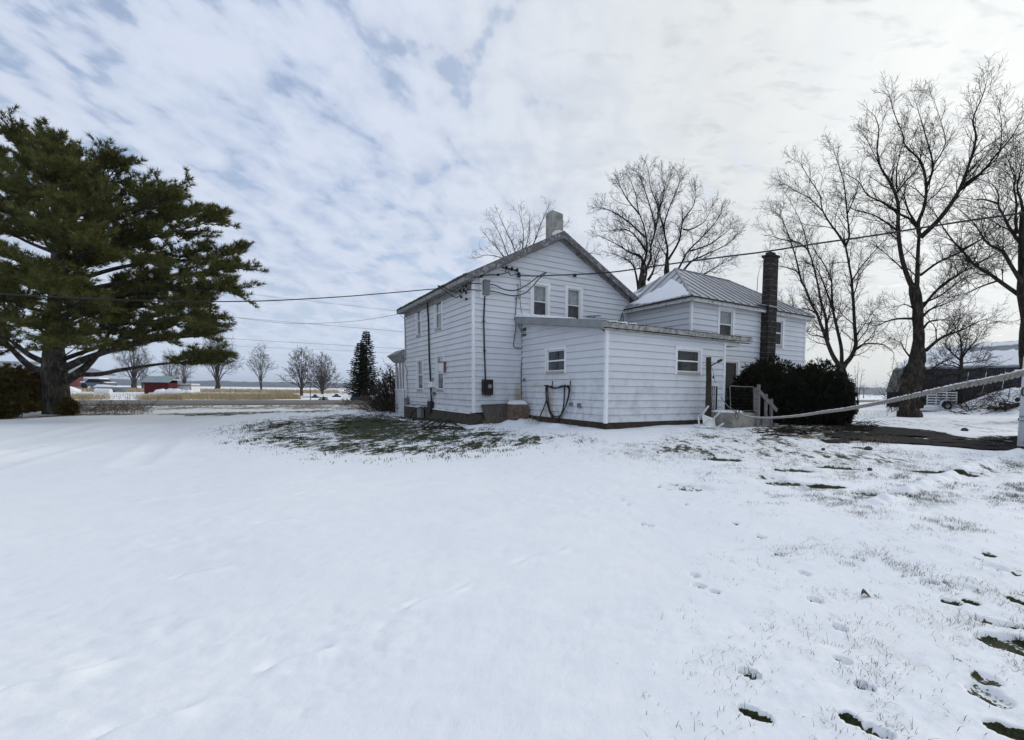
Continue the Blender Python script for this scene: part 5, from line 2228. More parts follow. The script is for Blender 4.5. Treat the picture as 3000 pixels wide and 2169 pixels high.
def scatter_poly(poly, n, seed, dens=None, soft=.6):
    rg = np.random.default_rng(seed)
    P = np.array([(p[0], p[1]) for p in poly])
    lo, hi = P.min(0) - soft, P.max(0) + soft
    x = lo[0] + rg.random(n) * (hi[0] - lo[0])
    y = lo[1] + rg.random(n) * (hi[1] - lo[1])
    sd = poly_sd(x, y, poly)
    keep = rg.random(n) < sstep(-soft, soft, sd)
    if dens is not None:
        keep &= rg.random(n) < dens(x, y)
    x, y = x[keep], y[keep]
    return np.stack([x, y, gz_np(x, y) - .005], 1)


# grass tips poking out of the thin snow on the right
cl = lambda x, y: np.clip((fbm(x * 1.5, y * 1.5, 201, 4) - .42) * 4.5, .01, 1) * np.clip((fbm(x * 7, y * 7, 203, 3) - .40) * 4, .03, 1)
near_area = [Vector((.35, 1.35, 0)), Vector((.9, 2.8, 0)), Vector((1.3, 4.6, 0)), Vector((2.0, 6.6, 0)), Vector((4.5, 8.5, 0)), Vector((10, 9.5, 0)), Vector((8, 1.0, 0))]
P1 = scatter_poly(near_area, 420000, 5, lambda x, y: cl(x, y) * np.clip(.40 + .34 * (x - .6), .10, 1), .7)
yard_area = px_poly([(1900, 1330), (2100, 1290), (2500, 1310), (3100, 1345), (3100, 1480), (2500, 1500), (2100, 1420)])
P2 = scatter_poly(yard_area, 200000, 6, lambda x, y: cl(x, y) * .55, .8)
P4 = scatter_poly(YARD, 160000, 16, lambda x, y: np.clip((fbm(x * 6.5, y * 4.0, 209, 3) - .53) * 7, 0, .9) * np.clip((fbm(x * .8, y * .8, 211, 3) - .36) * 4, .1, 1), .8)
blades("grass_tips", np.vstack([P1, P2, P4]), .040, .0026, M['blade'], 1.9, 3, label="dry grass tips poking through thin snow", cat="grass")
P3 = scatter_poly(LAWN, 330000, 8, lambda x, y: np.clip((fbm(x * 6.0, y * 4.2, 205, 3) - .50) * 8, .0, .9) * np.clip((fbm(x * .7, y * .7, 207, 3) - .30) * 4, .15, 1), .9)
blades("lawn_grass", P3, .050, .010, M['lawn'], .8, 4, label="patchy green lawn grass showing through melting snow", cat="grass")
del P1, P2, P3

# tan reeds beyond the road


def band(px0, px1, v0, v1, n, seed, dens=None):
    n = int(n * 1.7)
    rg = np.random.default_rng(seed)
    a = uv_of(*at(px0, 1165, 42).xy)[0]
    b = uv_of(*at(px1, 1165, 42).xy)[0]
    u = a + rg.random(n) * (b - a)
    v = v0 + rg.random(n) * (v1 - v0)
    x = C0.x + EX.x * u + EY.x * v
    y = C0.y + EX.y * u + EY.y * v
    if dens is not None:
        k = rg.random(n) < dens(u, v)
        x, y = x[k], y[k]
    return np.stack([x, y, gz_np(x, y) - .02], 1)


rd = np.vstack([band(300, 560, 28.6, 34, 5200, 21, lambda u, v: np.clip((fbm(u * .5, v * .7, 301, 3) - .36) * 3.5, 0, 1)),
                band(540, 800, 28.6, 39, 9000, 22, lambda u, v: np.clip((fbm(u * .4, v * .5, 302, 3) - .25) * 3, 0, 1)),
                band(800, 880, 31, 44, 2600, 23)])
blades("tan_reeds", rd, .42, .018, M['reed'], .9, 7, label="band of tall tan dry reeds along the far side of the road", cat="reeds")
rd = np.vstack([band(-100, 1250, 60, 84, 9000, 24, lambda u, v: np.clip((fbm(u * .12, v * .3, 303, 3) - .36) * 3, 0, 1))])
blades("shore_grass", rd, .45, .09, M['reed'], .4, 8, label="low dry grass along the lake shore", cat="grass")
# weeds on this side of the road below the pine
wd = scatter_poly(px_poly([(215, 1216), (300, 1219), (420, 1217), (440, 1206), (400, 1194), (260, 1192), (205, 1196)]), 5200, 31, None, .3)
blades("dry_weeds", wd[::3], .26, .010, M['weed'], 1.6, 9, label="tangle of dead brown weeds at the roadside beside the pine trunk", cat="weeds")
wd = scatter_poly([H(AU0 - .7, -4.4, 0), H(AU0 - .7, -.6, 0), H(AU0 - .05, -.6, 0), H(AU0 - .05, -4.4, 0)], 260, 32, None, .05)
wd2 = scatter_poly(px_poly([(1416, 1252), (1500, 1238), (1480, 1230), (1420, 1244)]), 420, 33, None, .1)
blades("wall_weeds", np.vstack([wd, wd2]), .42, .009, M['weed'], .9, 10, label="thin dead weed stems in the snow along the house walls", cat="weeds")
wd = scatter_poly(px_poly([(2480, 1292), (2600, 1298), (2600, 1310), (2500, 1308)]), 700, 34, lambda x, y: np.clip((fbm(x * 2, y * 2, 77, 2) - .45) * 5, 0, 1), .4)
wd2 = scatter_poly(px_poly([(2520, 1222), (2640, 1225), (2640, 1212), (2540, 1205)]), 420, 35, None, .6)
blades("yard_weeds", np.vstack([wd, wd2]), .24, .008, M['weed'], 1.6, 11, label="sparse tan weed stems by the tarmac patch and the big bare trees", cat="weeds")


# ------------------------------------------------------------------ bare trees


def perp(d, a):
    t_ = Vector((0, 0, 1)) if abs(d[2]) < .9 else Vector((1, 0, 0))
    s = d.cross(t_).normalized()
    u_ = s.cross(d)
    return s * math.cos(a) + u_ * math.sin(a)


def grow(mb, p, d, L, r, lvl, R, rmin, up=.12, wander=.16, dens=3.2, ang=(.45, .95), ratio=(.38, .66)):
    """one branch and everything it carries"""
    if lvl <= 1:
        n = 2
    else:
        n = max(3, min(7, int(L / .35) + 1))
    pts = [p]
    dirs = [d]
    step = L / n
    w_ = wander * (1.35 if n == 2 else 1)
    for i in range(n):
        d = (d + Vector((R.gauss(0, w_), R.gauss(0, w_), R.gauss(0, w_) + up * (1 - max(0, d.z))))).normalized()
        p = p + d * step
        pts.append(p)
        dirs.append(d)
    r1 = max(rmin * .5, r * .32)
    if n == 2:
        mb.tw.append((*pts[0], *pts[1], *pts[2], r, r1))
    else:
        rad = [r + (r1 - r) * i / n for i in range(n + 1)]
        mb.tube(pts, rad, 6 if r > .05 else (4 if r > .02 else 3), cap=False)
    if lvl <= 0:
        return
    nc = max(2, int(dens * math.sqrt(L) * 1.9))
    az_ = R.random() * TAU
    for k in range(nc):
        f = .14 + .86 * (k + R.random() * .8) / nc
        f = min(f, .99)
        i = min(n - 1, int(f * n))
        q = pts[i].lerp(pts[i + 1], f * n - i)
        az_ += 2.4 + R.uniform(-.5, .5)
        a = R.uniform(*ang)
        dd = (dirs[i] * math.cos(a) + perp(dirs[i], az_) * math.sin(a)).normalized()
        LL = L * R.uniform(*ratio) * (1.12 - .5 * f)
        if LL < .12:
            continue
        rr = max(rmin, (r + (r1 - r) * f) * R.uniform(.42, .62))
        grow(mb, q, dd, LL, rr, lvl - 1, R, rmin, up, wander, dens, ang, ratio)


def limb3(pts, Y, seed, dy=.0, y0=0.0):
    """a limb from survey positions; it also leans towards or away from the viewer along its length"""
    n = len(pts)
    out = []
    for i, (x, y) in enumerate(pts):
        f = i / max(1, n - 1)
        out.append(at(x, y, Y + y0 + dy * f))
    return out


def bare_tree(name, label, Y, trunk, limbs, seed, lvl=3, rmin=.009, dens=3.0, twigL=1.0, group=None, mat='bark', twig='twig', up=.12, base=None, bd=2.9, trunk_n=10, every=1.0, lk=.82, lumps=()):
    """trunk: [(px,py,rpx)...]; limbs: [(points, r0px, r1px)], all at distance Y"""
    R = random.Random(seed)
    sc_ = Y / FPX
    bp_ = at(trunk[0][0], trunk[0][1], Y)
    bp_.z = gz(bp_.x, bp_.y)
    T = thing(name, label, "tree", bp_, group)
    mt = MB()
    mc = MB()
    tp_ = [at(x, y, Y) for x, y, _ in trunk]
    tp_[0].z = min(tp_[0].z, bp_.z) - .15
    tr = [r * sc_ for _, _, r in trunk]
    P = curve(tp_, 4)
    rr = []
    for i in range(len(tr) - 1):
        for j in range(4):
            rr.append(tr[i] + (tr[i + 1] - tr[i]) * j / 4)
    rr.append(tr[-1])
    b0 = len(mt.v)
    mt.tube(P, rr, trunk_n)
    for i in range(b0, len(mt.v)):
        x, y, z = mt.v[i]
        k_ = 1 + 0
        nn = float(vnoise(np.array([x * 3 + z * .7]), np.array([z * 1.6 + y * 3]), 7)[0]) - .5
        c = P[min(len(P) - 1, (i - b0) // trunk_n)]
        mt.v[i] = (x + (x - c.x) * nn * .62, y + (y - c.y) * nn * .62, z)
    for (x, y, r) in lumps:
        c = at(x, y, Y - .1)
        b0 = len(mt.v)
        rr_l = r * sc_
        mt.lathe(c, [(rr_l * .25, -rr_l), (rr_l * .8, -rr_l * .6), (rr_l, 0), (rr_l * .75, rr_l * .6), (rr_l * .2, rr_l)], 9)
        for i in range(b0, len(mt.v)):
            vx, vy, vz = mt.v[i]
            kk = 1 + R.uniform(-.22, .22)
            mt.v[i] = (c.x + (vx - c.x) * kk, c.y + (vy - c.y) * kk, c.z + (vz - c.z) * kk)
    for li, (pts, r0, r1) in enumerate(limbs):
        dy = R.uniform(-1, 1) * .35 * sum(math.hypot(b[0] - a[0], b[1] - a[1]) for a, b in zip(pts[:-1], pts[1:])) * sc_
        Q = curve(limb3(pts, Y, seed, dy), 4)
        n = len(Q) - 1
        rad = [max(rmin * 1.3, (r0 * lk + (r1 * .42 - r0 * lk) * (i / n) ** .75) * sc_) for i in range(n + 1)]
        (mt if r0 > 6 else mc).tube(Q, rad, 8 if r0 > 8 else 5, cap=False)
        L = sum((b - a).length for a, b in zip(Q[:-1], Q[1:]))
        # side branches along the limb
        nc = int(L * dens * every)
        az_ = R.random() * TAU
        for k in range(nc):
            f = .18 + .82 * (k + R.random()) / nc
            f = min(f, .995)
            i = min(n - 1, int(f * n))
            q = Q[i].lerp(Q[i + 1], f * n - i)
            d = (Q[i + 1] - Q[i]).normalized()
            az_ += 2.4 + R.uniform(-.6, .6)
            a = R.uniform(.4, 1.0)
            dd = (d * math.cos(a) + perp(d, az_) * math.sin(a) + Vector((0, 0, .15))).normalized()
            LL = twigL * R.uniform(.45, 1.3) * (1.15 - .5 * f)
            grow(mc, q, dd, LL, max(rmin * 1.5, min(rad[i] * .42, .012 + .012 * LL)), lvl - 1, R, rmin, up, dens=bd)
        d = (Q[-1] - Q[-2]).normalized()
        grow(mc, Q[-1], d, twigL * R.uniform(.45, .75), rad[-1], lvl - 1, R, rmin, up, dens=bd)
    o = obj("trunk", mt, M[mat], T, smooth=True)
    obj("crown", mc, M[twig], T)
    return T


def R3b(x, y):
    return (2200 + x * .4269, 200 + y * .4269)


def R4b(x, y):
    return (1350 + x * .3968, 450 + y * .3968)


def R1b(x, y):
    return (2700 + x * .2439, 500 + y * .2439)


def R7b(x, y):
    return (2480 + x * .2134, 880 + y * .2134)


Lm = lambda f, s: [f(*p) for p in s]
# tree 2: the tallest
bare_tree("bare_tree", "tallest bare tree, burled trunk standing in front of the barn by the tarmac", 26.0,
          [(2664, 1226, 29), (2662, 1196, 24), (2668, 1160, 24), (2672, 1120, 25), (2682, 1080, 23), (2690, 1030, 16), (2692, 960, 14), (2686, 905, 15), (2682, 860, 15), (2680, 838, 12)],
          [(Lm(R3b, [(1120, 1500), (1090, 1470), (1035, 1300), (1010, 1100), (1012, 950), (985, 850), (940, 760), (890, 680), (865, 560), (878, 420), (850, 330)]), 10, 2),
           (Lm(R3b, [(1125, 1510), (1140, 1470), (1145, 1300), (1155, 1120)]), 11, 9),
           (Lm(R3b, [(1155, 1140), (1150, 1060), (1190, 950), (1205, 820), (1185, 690), (1150, 620), (1060, 530), (1040, 450), (980, 300), (950, 190)]), 8, 1.5),
           (Lm(R3b, [(1205, 820), (1250, 680), (1215, 520), (1180, 400), (1130, 230)]), 5, 1.3),
           (Lm(R3b, [(1250, 670), (1320, 560), (1330, 460), (1250, 200)]), 3, 1.2),
           (Lm(R3b, [(1165, 1160), (1290, 1040), (1400, 890), (1450, 790), (1500, 650), (1545, 480), (1525, 350), (1590, 190), (1620, 80)]), 9, 1.3),
           (Lm(R3b, [(1430, 840), (1560, 740), (1680, 600), (1790, 470), (1865, 330)]), 6, 1.4),
           (Lm(R3b, [(1460, 800), (1600, 700), (1700, 590), (1720, 400), (1700, 280)]), 4, 1.2),
           (Lm(R3b, [(1145, 1100), (1100, 1040), (1020, 1000), (900, 920), (800, 870), (740, 780), (640, 720)]), 6, 1.6),
           (Lm(R3b, [(1140, 1080), (1080, 980), (1050, 880), (1000, 800)]), 5, 2),
           (Lm(R3b, [(990, 870), (1060, 780), (1140, 690), (1180, 560)]), 4, 1.2),
           (Lm(R3b, [(1005, 1115), (900, 1040), (820, 1000), (700, 970), (640, 900)]), 4, 1.2),
           (Lm(R3b, [(1000, 830), (1000, 700), (1020, 600), (1050, 480)]), 3.5, 1.2),
           (Lm(R3b, [(900, 700), (830, 560), (790, 480)]), 2.5, 1),
           (Lm(R3b, [(1040, 1380), (990, 1330), (870, 1230), (790, 1180)]), 3, 1),
           (Lm(R3b, [(1170, 1650), (1300, 1500), (1450, 1400), (1600, 1320), (1800, 1190)]), 6, 1.6),
           (Lm(R3b, [(1165, 1420), (1290, 1330), (1440, 1260), (1640, 1140), (1760, 1060)]), 5, 1.4),
           (Lm(R3b, [(1160, 1620), (1300, 1560), (1500, 1420), (1700, 1370)]), 4, 1.3),
           (Lm(R7b, [(1060, 380), (1130, 300), (1260, 270), (1450, 280)]), 5, 1.4),
           (Lm(R7b, [(1090, 690), (1250, 550), (1400, 470), (1560, 420), (1800, 300), (1960, 250)]), 7, 1.6),
           (Lm(R7b, [(1040, 230), (1150, 130), (1300, 70), (1480, 0)]), 6, 1.5),
           (Lm(R7b, [(930, 255), (720, 255), (560, 290), (410, 350), (260, 320)]), 5, 1.2),
           (Lm(R7b, [(890, 800), (790, 670), (750, 590), (640, 540)]), 4, 1.2),
           (Lm(R7b, [(1090, 1010), (1250, 890), (1420, 800), (1560, 730)]), 4, 1.4),
           (Lm(R7b, [(900, 100), (800, 60), (640, 100)]), 3, 1)],
          21, lumps=[(2652, 1112, 15), (2699, 1078, 12), (2701, 1108, 14), (2648, 1168, 15), (2691, 1186, 13), (2640, 1216, 14), (2690, 1218, 13), (2672, 1090, 14)], lvl=3, rmin=.0068, dens=3.5, twigL=1.6, bd=3.3, group="big bare trees by the drive", trunk_n=14)
R72 = lambda x, y: (2150 + x * .1808, 1020 + y * .1808)
D5 = lambda x, y: (2180 + x * .11464, 880 + y * .11464)
bare_tree("bare_tree", "bare tree forking low into several stems just right of the wing", 27.3,
          [(2482, 1216, 30), (2479, 1180, 20), (2476, 1140, 20), (2470, 1110, 17), (2466, 1085, 12), (2465, 1068, 9)],
          [([(2465, 1080), (2448, 1056), (2436, 1034), (2421, 995), (2413, 972), (2404, 949), (2392, 917), (2375, 887), (2362, 850), (2349, 828), (2337, 798), (2307, 785), (2285, 781), (2250, 770)], 9, 1.3),
           ([(2466, 1075), (2465, 1020), (2452, 960), (2440, 905), (2437, 850), (2435, 819), (2413, 772), (2390, 740), (2371, 700)], 8, 1.5),
           ([(2424, 1000), (2422, 960), (2418, 925), (2405, 883), (2392, 815), (2371, 742), (2341, 712), (2298, 704), (2255, 690)], 7, 1.3),
           ([(2470, 1078), (2478, 1065), (2494, 1045), (2507, 1010), (2504, 960), (2501, 901), (2497, 850), (2495, 819), (2482, 746), (2477, 717)], 10, 6),
           ([(2477, 720), (2456, 687), (2430, 652), (2409, 614), (2401, 571), (2366, 516), (2341, 470)], 5, 1.2),
           ([(2478, 718), (2488, 691), (2482, 627), (2473, 541), (2456, 482), (2440, 430)], 5, 1.2),
           ([(2409, 618), (2370, 580), (2330, 560), (2300, 540)], 2.5, 1),
           ([(2482, 627), (2510, 560), (2520, 500)], 3, 1),
           ([(2495, 825), (2524, 781), (2576, 721), (2600, 700)], 3, 1),
           ([(2499, 870), (2512, 830), (2516, 780)], 3, 1),
           ([(2506, 1025), (2520, 1014), (2535, 1008), (2560, 1007), (2587, 1010), (2608, 1024), (2619, 1038), (2617, 1061)], 4, 1.2),
           ([(2392, 917), (2360, 905), (2330, 908)], 3.5, 1.2),
           ([(2430, 995), (2400, 985), (2380, 983), (2362, 972)], 4, 1.2),
           ([(2440, 905), (2420, 850), (2400, 800), (2386, 780), (2350, 770)], 4, 1.2),
           ([(2349, 830), (2330, 750), (2310, 690), (2290, 640), (2270, 620)], 3.5, 1),
           ([(2371, 745), (2350, 660), (2320, 600)], 3, 1),
           ([(2508, 985), (2540, 940), (2560, 910)], 2.5, .9)],
          22, lumps=[(2493, 1155, 14), (2496, 1130, 10), (2500, 1206, 14), (2462, 1208, 14), (2455, 1120, 9)], lvl=3, rmin=.0068, dens=3.5, twigL=1.5, bd=3.3, group="big bare trees by the drive", trunk_n=12)
bare_tree("bare_tree", "bare tree whose trunk leans out of frame at the extreme right above the white trailer", 24.0,
          [(3030, 1226, 34), (3026, 1120, 27), (3018, 1000, 22), (3008, 880, 20), (3003, 800, 16), (3000, 720, 13), (2998, 620, 10)],
          [(Lm(R1b, [(1320, 1590), (1220, 1530), (950, 1340), (800, 1230), (620, 1120), (480, 950), (380, 850), (250, 670), (150, 500), (40, 400)]), 9, 1.5),
           (Lm(R1b, [(1260, 1440), (1180, 1310), (1080, 1150), (980, 980), (800, 880), (700, 740), (600, 600), (380, 410)]), 9, 1.4),
           (Lm(R1b, [(1240, 900), (1160, 840), (1050, 680), (990, 560), (920, 420), (925, 300), (850, 170), (650, 90)]), 8, 1.5),
           (Lm(R1b, [(1150, 760), (1130, 600), (1140, 400), (1110, 200), (1130, 100), (1080, 0), (1040, -180)]), 6, 1.3),
           (Lm(R1b, [(1220, 480), (1190, 350), (1150, 200), (1190, 0), (1215, -250)]), 6, 1.3),
           (Lm(R1b, [(480, 950), (640, 870), (760, 790), (960, 600)]), 4, 1.2),
           (Lm(R1b, [(620, 1130), (800, 1050), (960, 1000)]), 3, 1.2),
           (Lm(R1b, [(930, 400), (760, 350), (620, 345), (440, 320)]), 4, 1.2),
           (Lm(R1b, [(900, 1330), (700, 1400), (560, 1470), (430, 1540)]), 4, 1.2),
           (Lm(R1b, [(840, 1260), (700, 1245), (640, 1215)]), 3, 1.2)],
          23, lvl=3, rmin=.0068, dens=3.6, twigL=1.9, bd=3.5, group="big bare trees by the drive", trunk_n=12)

# trees behind the house
bare_tree("bare_tree", "dense multi-stemmed bare tree behind the valley between gable and wing roof", 38.0,
          [(1885, 1170, 26), (1884, 1000, 22), (1882, 900, 18), (1881, 850, 13), (1882, 800, 6), (1882, 770, 3)],
          [(Lm(R4b, [(1320, 1000), (1320, 930), (1345, 830), (1375, 700), (1355, 550), (1310, 420), (1290, 300), (1240, 170)]), 7, 1.5),
           (Lm(R4b, [(1340, 900), (1400, 780), (1400, 700), (1440, 550), (1455, 400), (1400, 250), (1385, 120)]), 7, 1.4),
           (Lm(R4b, [(1340, 840), (1330, 770), (1230, 720), (1130, 660), (1000, 600)]), 6, 1.3),
           (Lm(R4b, [(1365, 720), (1280, 600), (1200, 560), (1070, 575)]), 5, 1.2),
           (Lm(R4b, [(1360, 620), (1230, 500), (1100, 420), (1010, 400)]), 5, 1.2),
           (Lm(R4b, [(1310, 1000), (1290, 880), (1260, 810), (1200, 770), (1110, 740)]), 6, 1.5),
           (Lm(R4b, [(1320, 450), (1230, 340), (1180, 250), (1160, 200)]), 4, 1.2),
           (Lm(R4b, [(1440, 560), (1400, 400), (1340, 220), (1310, 150)]), 4, 1.2),
           (Lm(R4b, [(1380, 940), (1420, 870), (1440, 780), (1470, 700)]), 7, 2),
           (Lm(R4b, [(1350, 960), (1370, 860), (1330, 760), (1290, 740)]), 7, 3),
           (Lm(R4b, [(1450, 450), (1490, 340), (1500, 240), (1480, 160)]), 4, 1.2)],
          24, lvl=3, rmin=.0085, dens=3.6, twigL=1.5, bd=3.4, lk=.68, group="bare trees behind the house")
bare_tree("bare_tree", "spreading bare tree rising above the left peak of the metal wing roof", 38.5,
          [(1962, 1170, 26), (1958, 1000, 20), (1955, 880, 12), (1954, 800, 8), (1954, 765, 5), (1954, 740, 3)],
          [(Lm(R4b, [(1520, 800), (1525, 700), (1500, 550), (1540, 400), (1600, 260), (1620, 190)]), 6, 1.3),
           (Lm(R4b, [(1522, 800), (1610, 650), (1640, 500), (1720, 380), (1730, 270)]), 6, 1.3),
           (Lm(R4b, [(1560, 930), (1620, 830), (1680, 720), (1800, 600), (1900, 480), (1930, 400)]), 6, 1.2),
           (Lm(R4b, [(1600, 920), (1700, 800), (1780, 760), (1950, 680), (2040, 600)]), 6, 1.2),
           (Lm(R4b, [(1640, 980), (1780, 900), (1900, 830), (1980, 790)]), 5, 1.2),
           (Lm(R4b, [(1500, 560), (1470, 450), (1480, 330), (1520, 200)]), 4, 1.2),
           (Lm(R4b, [(1640, 560), (1700, 560), (1800, 500), (1850, 400)]), 4, 1.1),
           (Lm(R4b, [(1690, 720), (1820, 680), (1950, 590), (2000, 540)]), 4, 1.1),
           (Lm(R4b, [(1520, 760), (1460, 660), (1450, 600)]), 3, 1.2)],
          25, lvl=3, rmin=.0085, dens=3.5, twigL=1.5, bd=3.4, lk=.68, group="bare trees behind the house")
bare_tree("bare_tree", "thin bare tree behind the gable roof left of the chimney", 37.0,
          [(1530, 1170, 20), (1528, 1000, 16), (1522, 850, 10), (1515, 790, 4), (1513, 765, 2)],
          [(Lm(R4b, [(410, 860), (350, 760), (290, 600), (220, 480)]), 4, 1.1), (Lm(R4b, [(420, 860), (400, 720), (330, 560), (275, 440)]), 4, 1.1),
           (Lm(R4b, [(430, 850), (455, 700), (460, 560), (430, 430)]), 4, 1.1), (Lm(R4b, [(450, 850), (540, 660), (600, 500), (645, 400)]), 4, 1.1),
           (Lm(R4b, [(390, 850), (320, 780), (200, 750), (120, 770)]), 3.5, 1.1), (Lm(R4b, [(440, 800), (500, 620), (510, 480)]), 3.5, 1.1),
           (Lm(R4b, [(500, 800), (680, 620), (760, 540)]), 3, 1.0), (Lm(R4b, [(370, 820), (250, 680), (180, 600)]), 3, 1.0),
           (Lm(R4b, [(600, 900), (860, 760), (980, 740)]), 3, 1.0)],
          26, lvl=3, rmin=.007, dens=2.8, twigL=1.15, bd=2.8, lk=.6, group="bare trees behind the house")
bare_tree("bare_tree", "small twiggy bare tree low behind the right end of the wing roof", 46.0,
          [(2330, 1160, 9), (2328, 1040, 8), (2325, 980, 6)],
          [([(2326, 985), (2310, 930), (2290, 880)], 4, 1), ([(2326, 980), (2325, 920), (2320, 868)], 4, 1), ([(2327, 985), (2345, 940), (2355, 900)], 4, 1), ([(2326, 990), (2290, 950), (2275, 930)], 3, 1),
           ([(2327, 1000), (2365, 970), (2385, 950)], 3, 1)],
          27, lvl=3, rmin=.009, dens=3.2, twigL=1.4, bd=3.2, group="bare trees behind the house")

# far trees across the road


def far_tree(label, Y, x, yb, top, wid, stems, seed, rpx=7, lvl=3, dens=2.2, spread=.9, rmin=.013, low=.25, tl=.26):
    R = random.Random(seed)
    h = yb - top
    limbs = []
    for k in range(stems):
        f = (k + .5) / stems * 2 - 1
        tx = x + f * wid * .5 * R.uniform(.75, 1.05)
        ty = top + h * .55 * abs(f) ** 2.0 * spread + R.uniform(0, .08) * h
        sy = yb - h * low * R.uniform(.6, 1.3)
        limbs.append(([(x + f * 2, sy), (x + (tx - x) * .35, sy + (ty - sy) * .35 - h * .03), (x + (tx - x) * .75, sy + (ty - sy) * .72), (tx, ty)], rpx * .38, .35))
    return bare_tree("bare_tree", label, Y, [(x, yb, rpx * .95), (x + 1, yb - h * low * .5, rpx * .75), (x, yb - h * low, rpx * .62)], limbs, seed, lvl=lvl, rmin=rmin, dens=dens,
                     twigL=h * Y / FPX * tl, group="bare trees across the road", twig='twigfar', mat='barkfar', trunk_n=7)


far_tree("bare tree with paired trunks standing just left of the red shed", 78, 392, 1143, 1000, 120, 7, 41, 8, low=.2)
far_tree("slim bare trunk squeezed between the paired trunks and the red shed", 78, 418, 1143, 1040, 50, 4, 42, 4, low=.1)
far_tree("thin bare tree behind the roof of the red shed", 82, 497, 1144, 1032, 66, 5, 43, 5, low=.1)
far_tree("thin bare tree behind the white trailer by the red shed", 82, 540, 1144, 1040, 60, 6, 44, 5, low=.12)
far_tree("upright bare tree right of the shed partly behind a pine bough", 78, 637, 1143, 990, 120, 9, 45, 7, low=.22)
far_tree("slender lone bare tree leaning right near the lake shore", 80, 764, 1144, 1022, 64, 7, 46, 4, low=.18, dens=1.6)
far_tree("round-crowned bare tree with a short trunk on the snowy lawn across the road", 52, 883, 1163, 1030, 124, 13, 47, 5.0, low=.2, dens=3.2, spread=1.25, tl=.24)
far_tree("broad fountain-shaped many-stemmed bare tree across the road", 62, 944, 1152, 1046, 128, 22, 48, 4.5, low=.06, dens=3.0, spread=1.5, tl=.22)
far_tree("clump of thin bare stems seen just right of the pine trunk", 80, 226, 1143, 1058, 60, 6, 49, 4, low=.06, dens=1.6)
far_tree("distant pair of bare trees on the far right horizon", 160, 2530, 1154, 1128, 34, 6, 50, 1.3, lvl=2, low=.3, rmin=.03)
bare_tree("bare_tree", "scrubby bushy bare tree directly in front of the barn roof", 33.0,
          [(2815, 1150, 7), (2816, 1080, 6), (2818, 1040, 5)],
          [([(2818, 1050), (2815, 1000), (2806, 960), (2812, 930)], 4, 1.2), ([(2818, 1050), (2840, 1020), (2865, 990), (2880, 965)], 4, 1.2), ([(2818, 1060), (2790, 1035), (2770, 1010), (2780, 985)], 4, 1.2),
           ([(2818, 1065), (2860, 1060), (2900, 1050)], 3, 1), ([(2816, 1080), (2780, 1070), (2740, 1080)], 3, 1), ([(2816, 1090), (2850, 1085), (2885, 1075)], 3, 1),
           ([(2818, 1055), (2830, 1010), (2842, 960)], 3, 1), ([(2816, 1100), (2770, 1100), (2720, 1125)], 3, 1), ([(2816, 1075), (2790, 1060), (2750, 1050)], 3, 1)],
          28, lvl=3, rmin=.009, dens=5.5, twigL=1.3, bd=3.4, trunk_n=7)
bare_tree("bare_shrub", "thin whippy shrub growing right behind the forked tree trunk", 30.0,
          [(2515, 1205, 2), (2514, 1185, 2)],
          [([(2514, 1195), (2508, 1130), (2504, 1085)], 1.4, .7), ([(2514, 1195), (2520, 1130), (2526, 1090)], 1.4, .7), ([(2514, 1195), (2512, 1120), (2514, 1075)], 1.4, .7), ([(2514, 1195), (2500, 1150), (2494, 1120)], 1.2, .7)],
          29, lvl=2, rmin=.006, dens=2.2, twigL=.5, trunk_n=5)
bare_tree("bare_shrub", "leafless scrub at the barn corner left of the burled tree", 34.0,
          [(2640, 1180, 3), (2640, 1150, 3)],
          [([(2640, 1165), (2632, 1120), (2628, 1085)], 1.8, .8), ([(2640, 1165), (2645, 1110), (2650, 1070)], 1.8, .8), ([(2640, 1165), (2655, 1120), (2665, 1090)], 1.8, .8), ([(2640, 1170), (2620, 1140), (2612, 1125)], 1.8, .8),
           ([(2642, 1170), (2700, 1150), (2740, 1120)], 1.8, .8), ([(2642, 1170), (2700, 1120), (2730, 1090)], 1.8, .8)],
          30, lvl=3, rmin=.010, dens=4.2, twigL=.8, trunk_n=5)

# lilac by the far house corner
R_ = random.Random(77)
lb = on_ground(1148, 1206)
LI = thing("lilac_bush", "large leafless lilac bush crowding the far left corner of the farmhouse", "bush", lb)
mt, mc = MB(), MB()
LY = lb.y
for k in range(48):
    f = R_.uniform(-1, 1)
    tx = 1146 + f * 56
    ty = 1068 + 75 * abs(f) ** 2 + R_.uniform(0, 45)
    if f < 0:
        ty += 22 * abs(f)
    bx = 1150 + f * 16
    P = [at(bx, 1207, LY), at(bx + (tx - bx) * .35, 1207 - (1207 - ty) * .4, LY + R_.uniform(-.4, .4)), at(bx + (tx - bx) * .8, 1207 - (1207 - ty) * .75, LY + R_.uniform(-.8, .8)), at(tx, ty, LY + R_.uniform(-1, 1))]
    Q = curve(P, 4)
    n = len(Q) - 1
    rad = [.034 + (.013 - .034) * i / n for i in range(n + 1)]
    mt.tube(Q, rad, 5, cap=False)
    for q in range(9):
        i = R_.randrange(3, n)
        d = ((Q[i + 1] - Q[i]).normalized() + Vector((R_.gauss(0, .6), R_.gauss(0, .6), R_.gauss(.3, .4)))).normalized()
        grow(mc, Q[i], d, R_.uniform(.3, .8), .014, 1, R_, .010, .2, .22, 2.4)
        if q % 3 == 0:
            e = Q[i] + d * .5
            mc.cbox(e, .05, .05, .07, rz=R_.random() * 3)
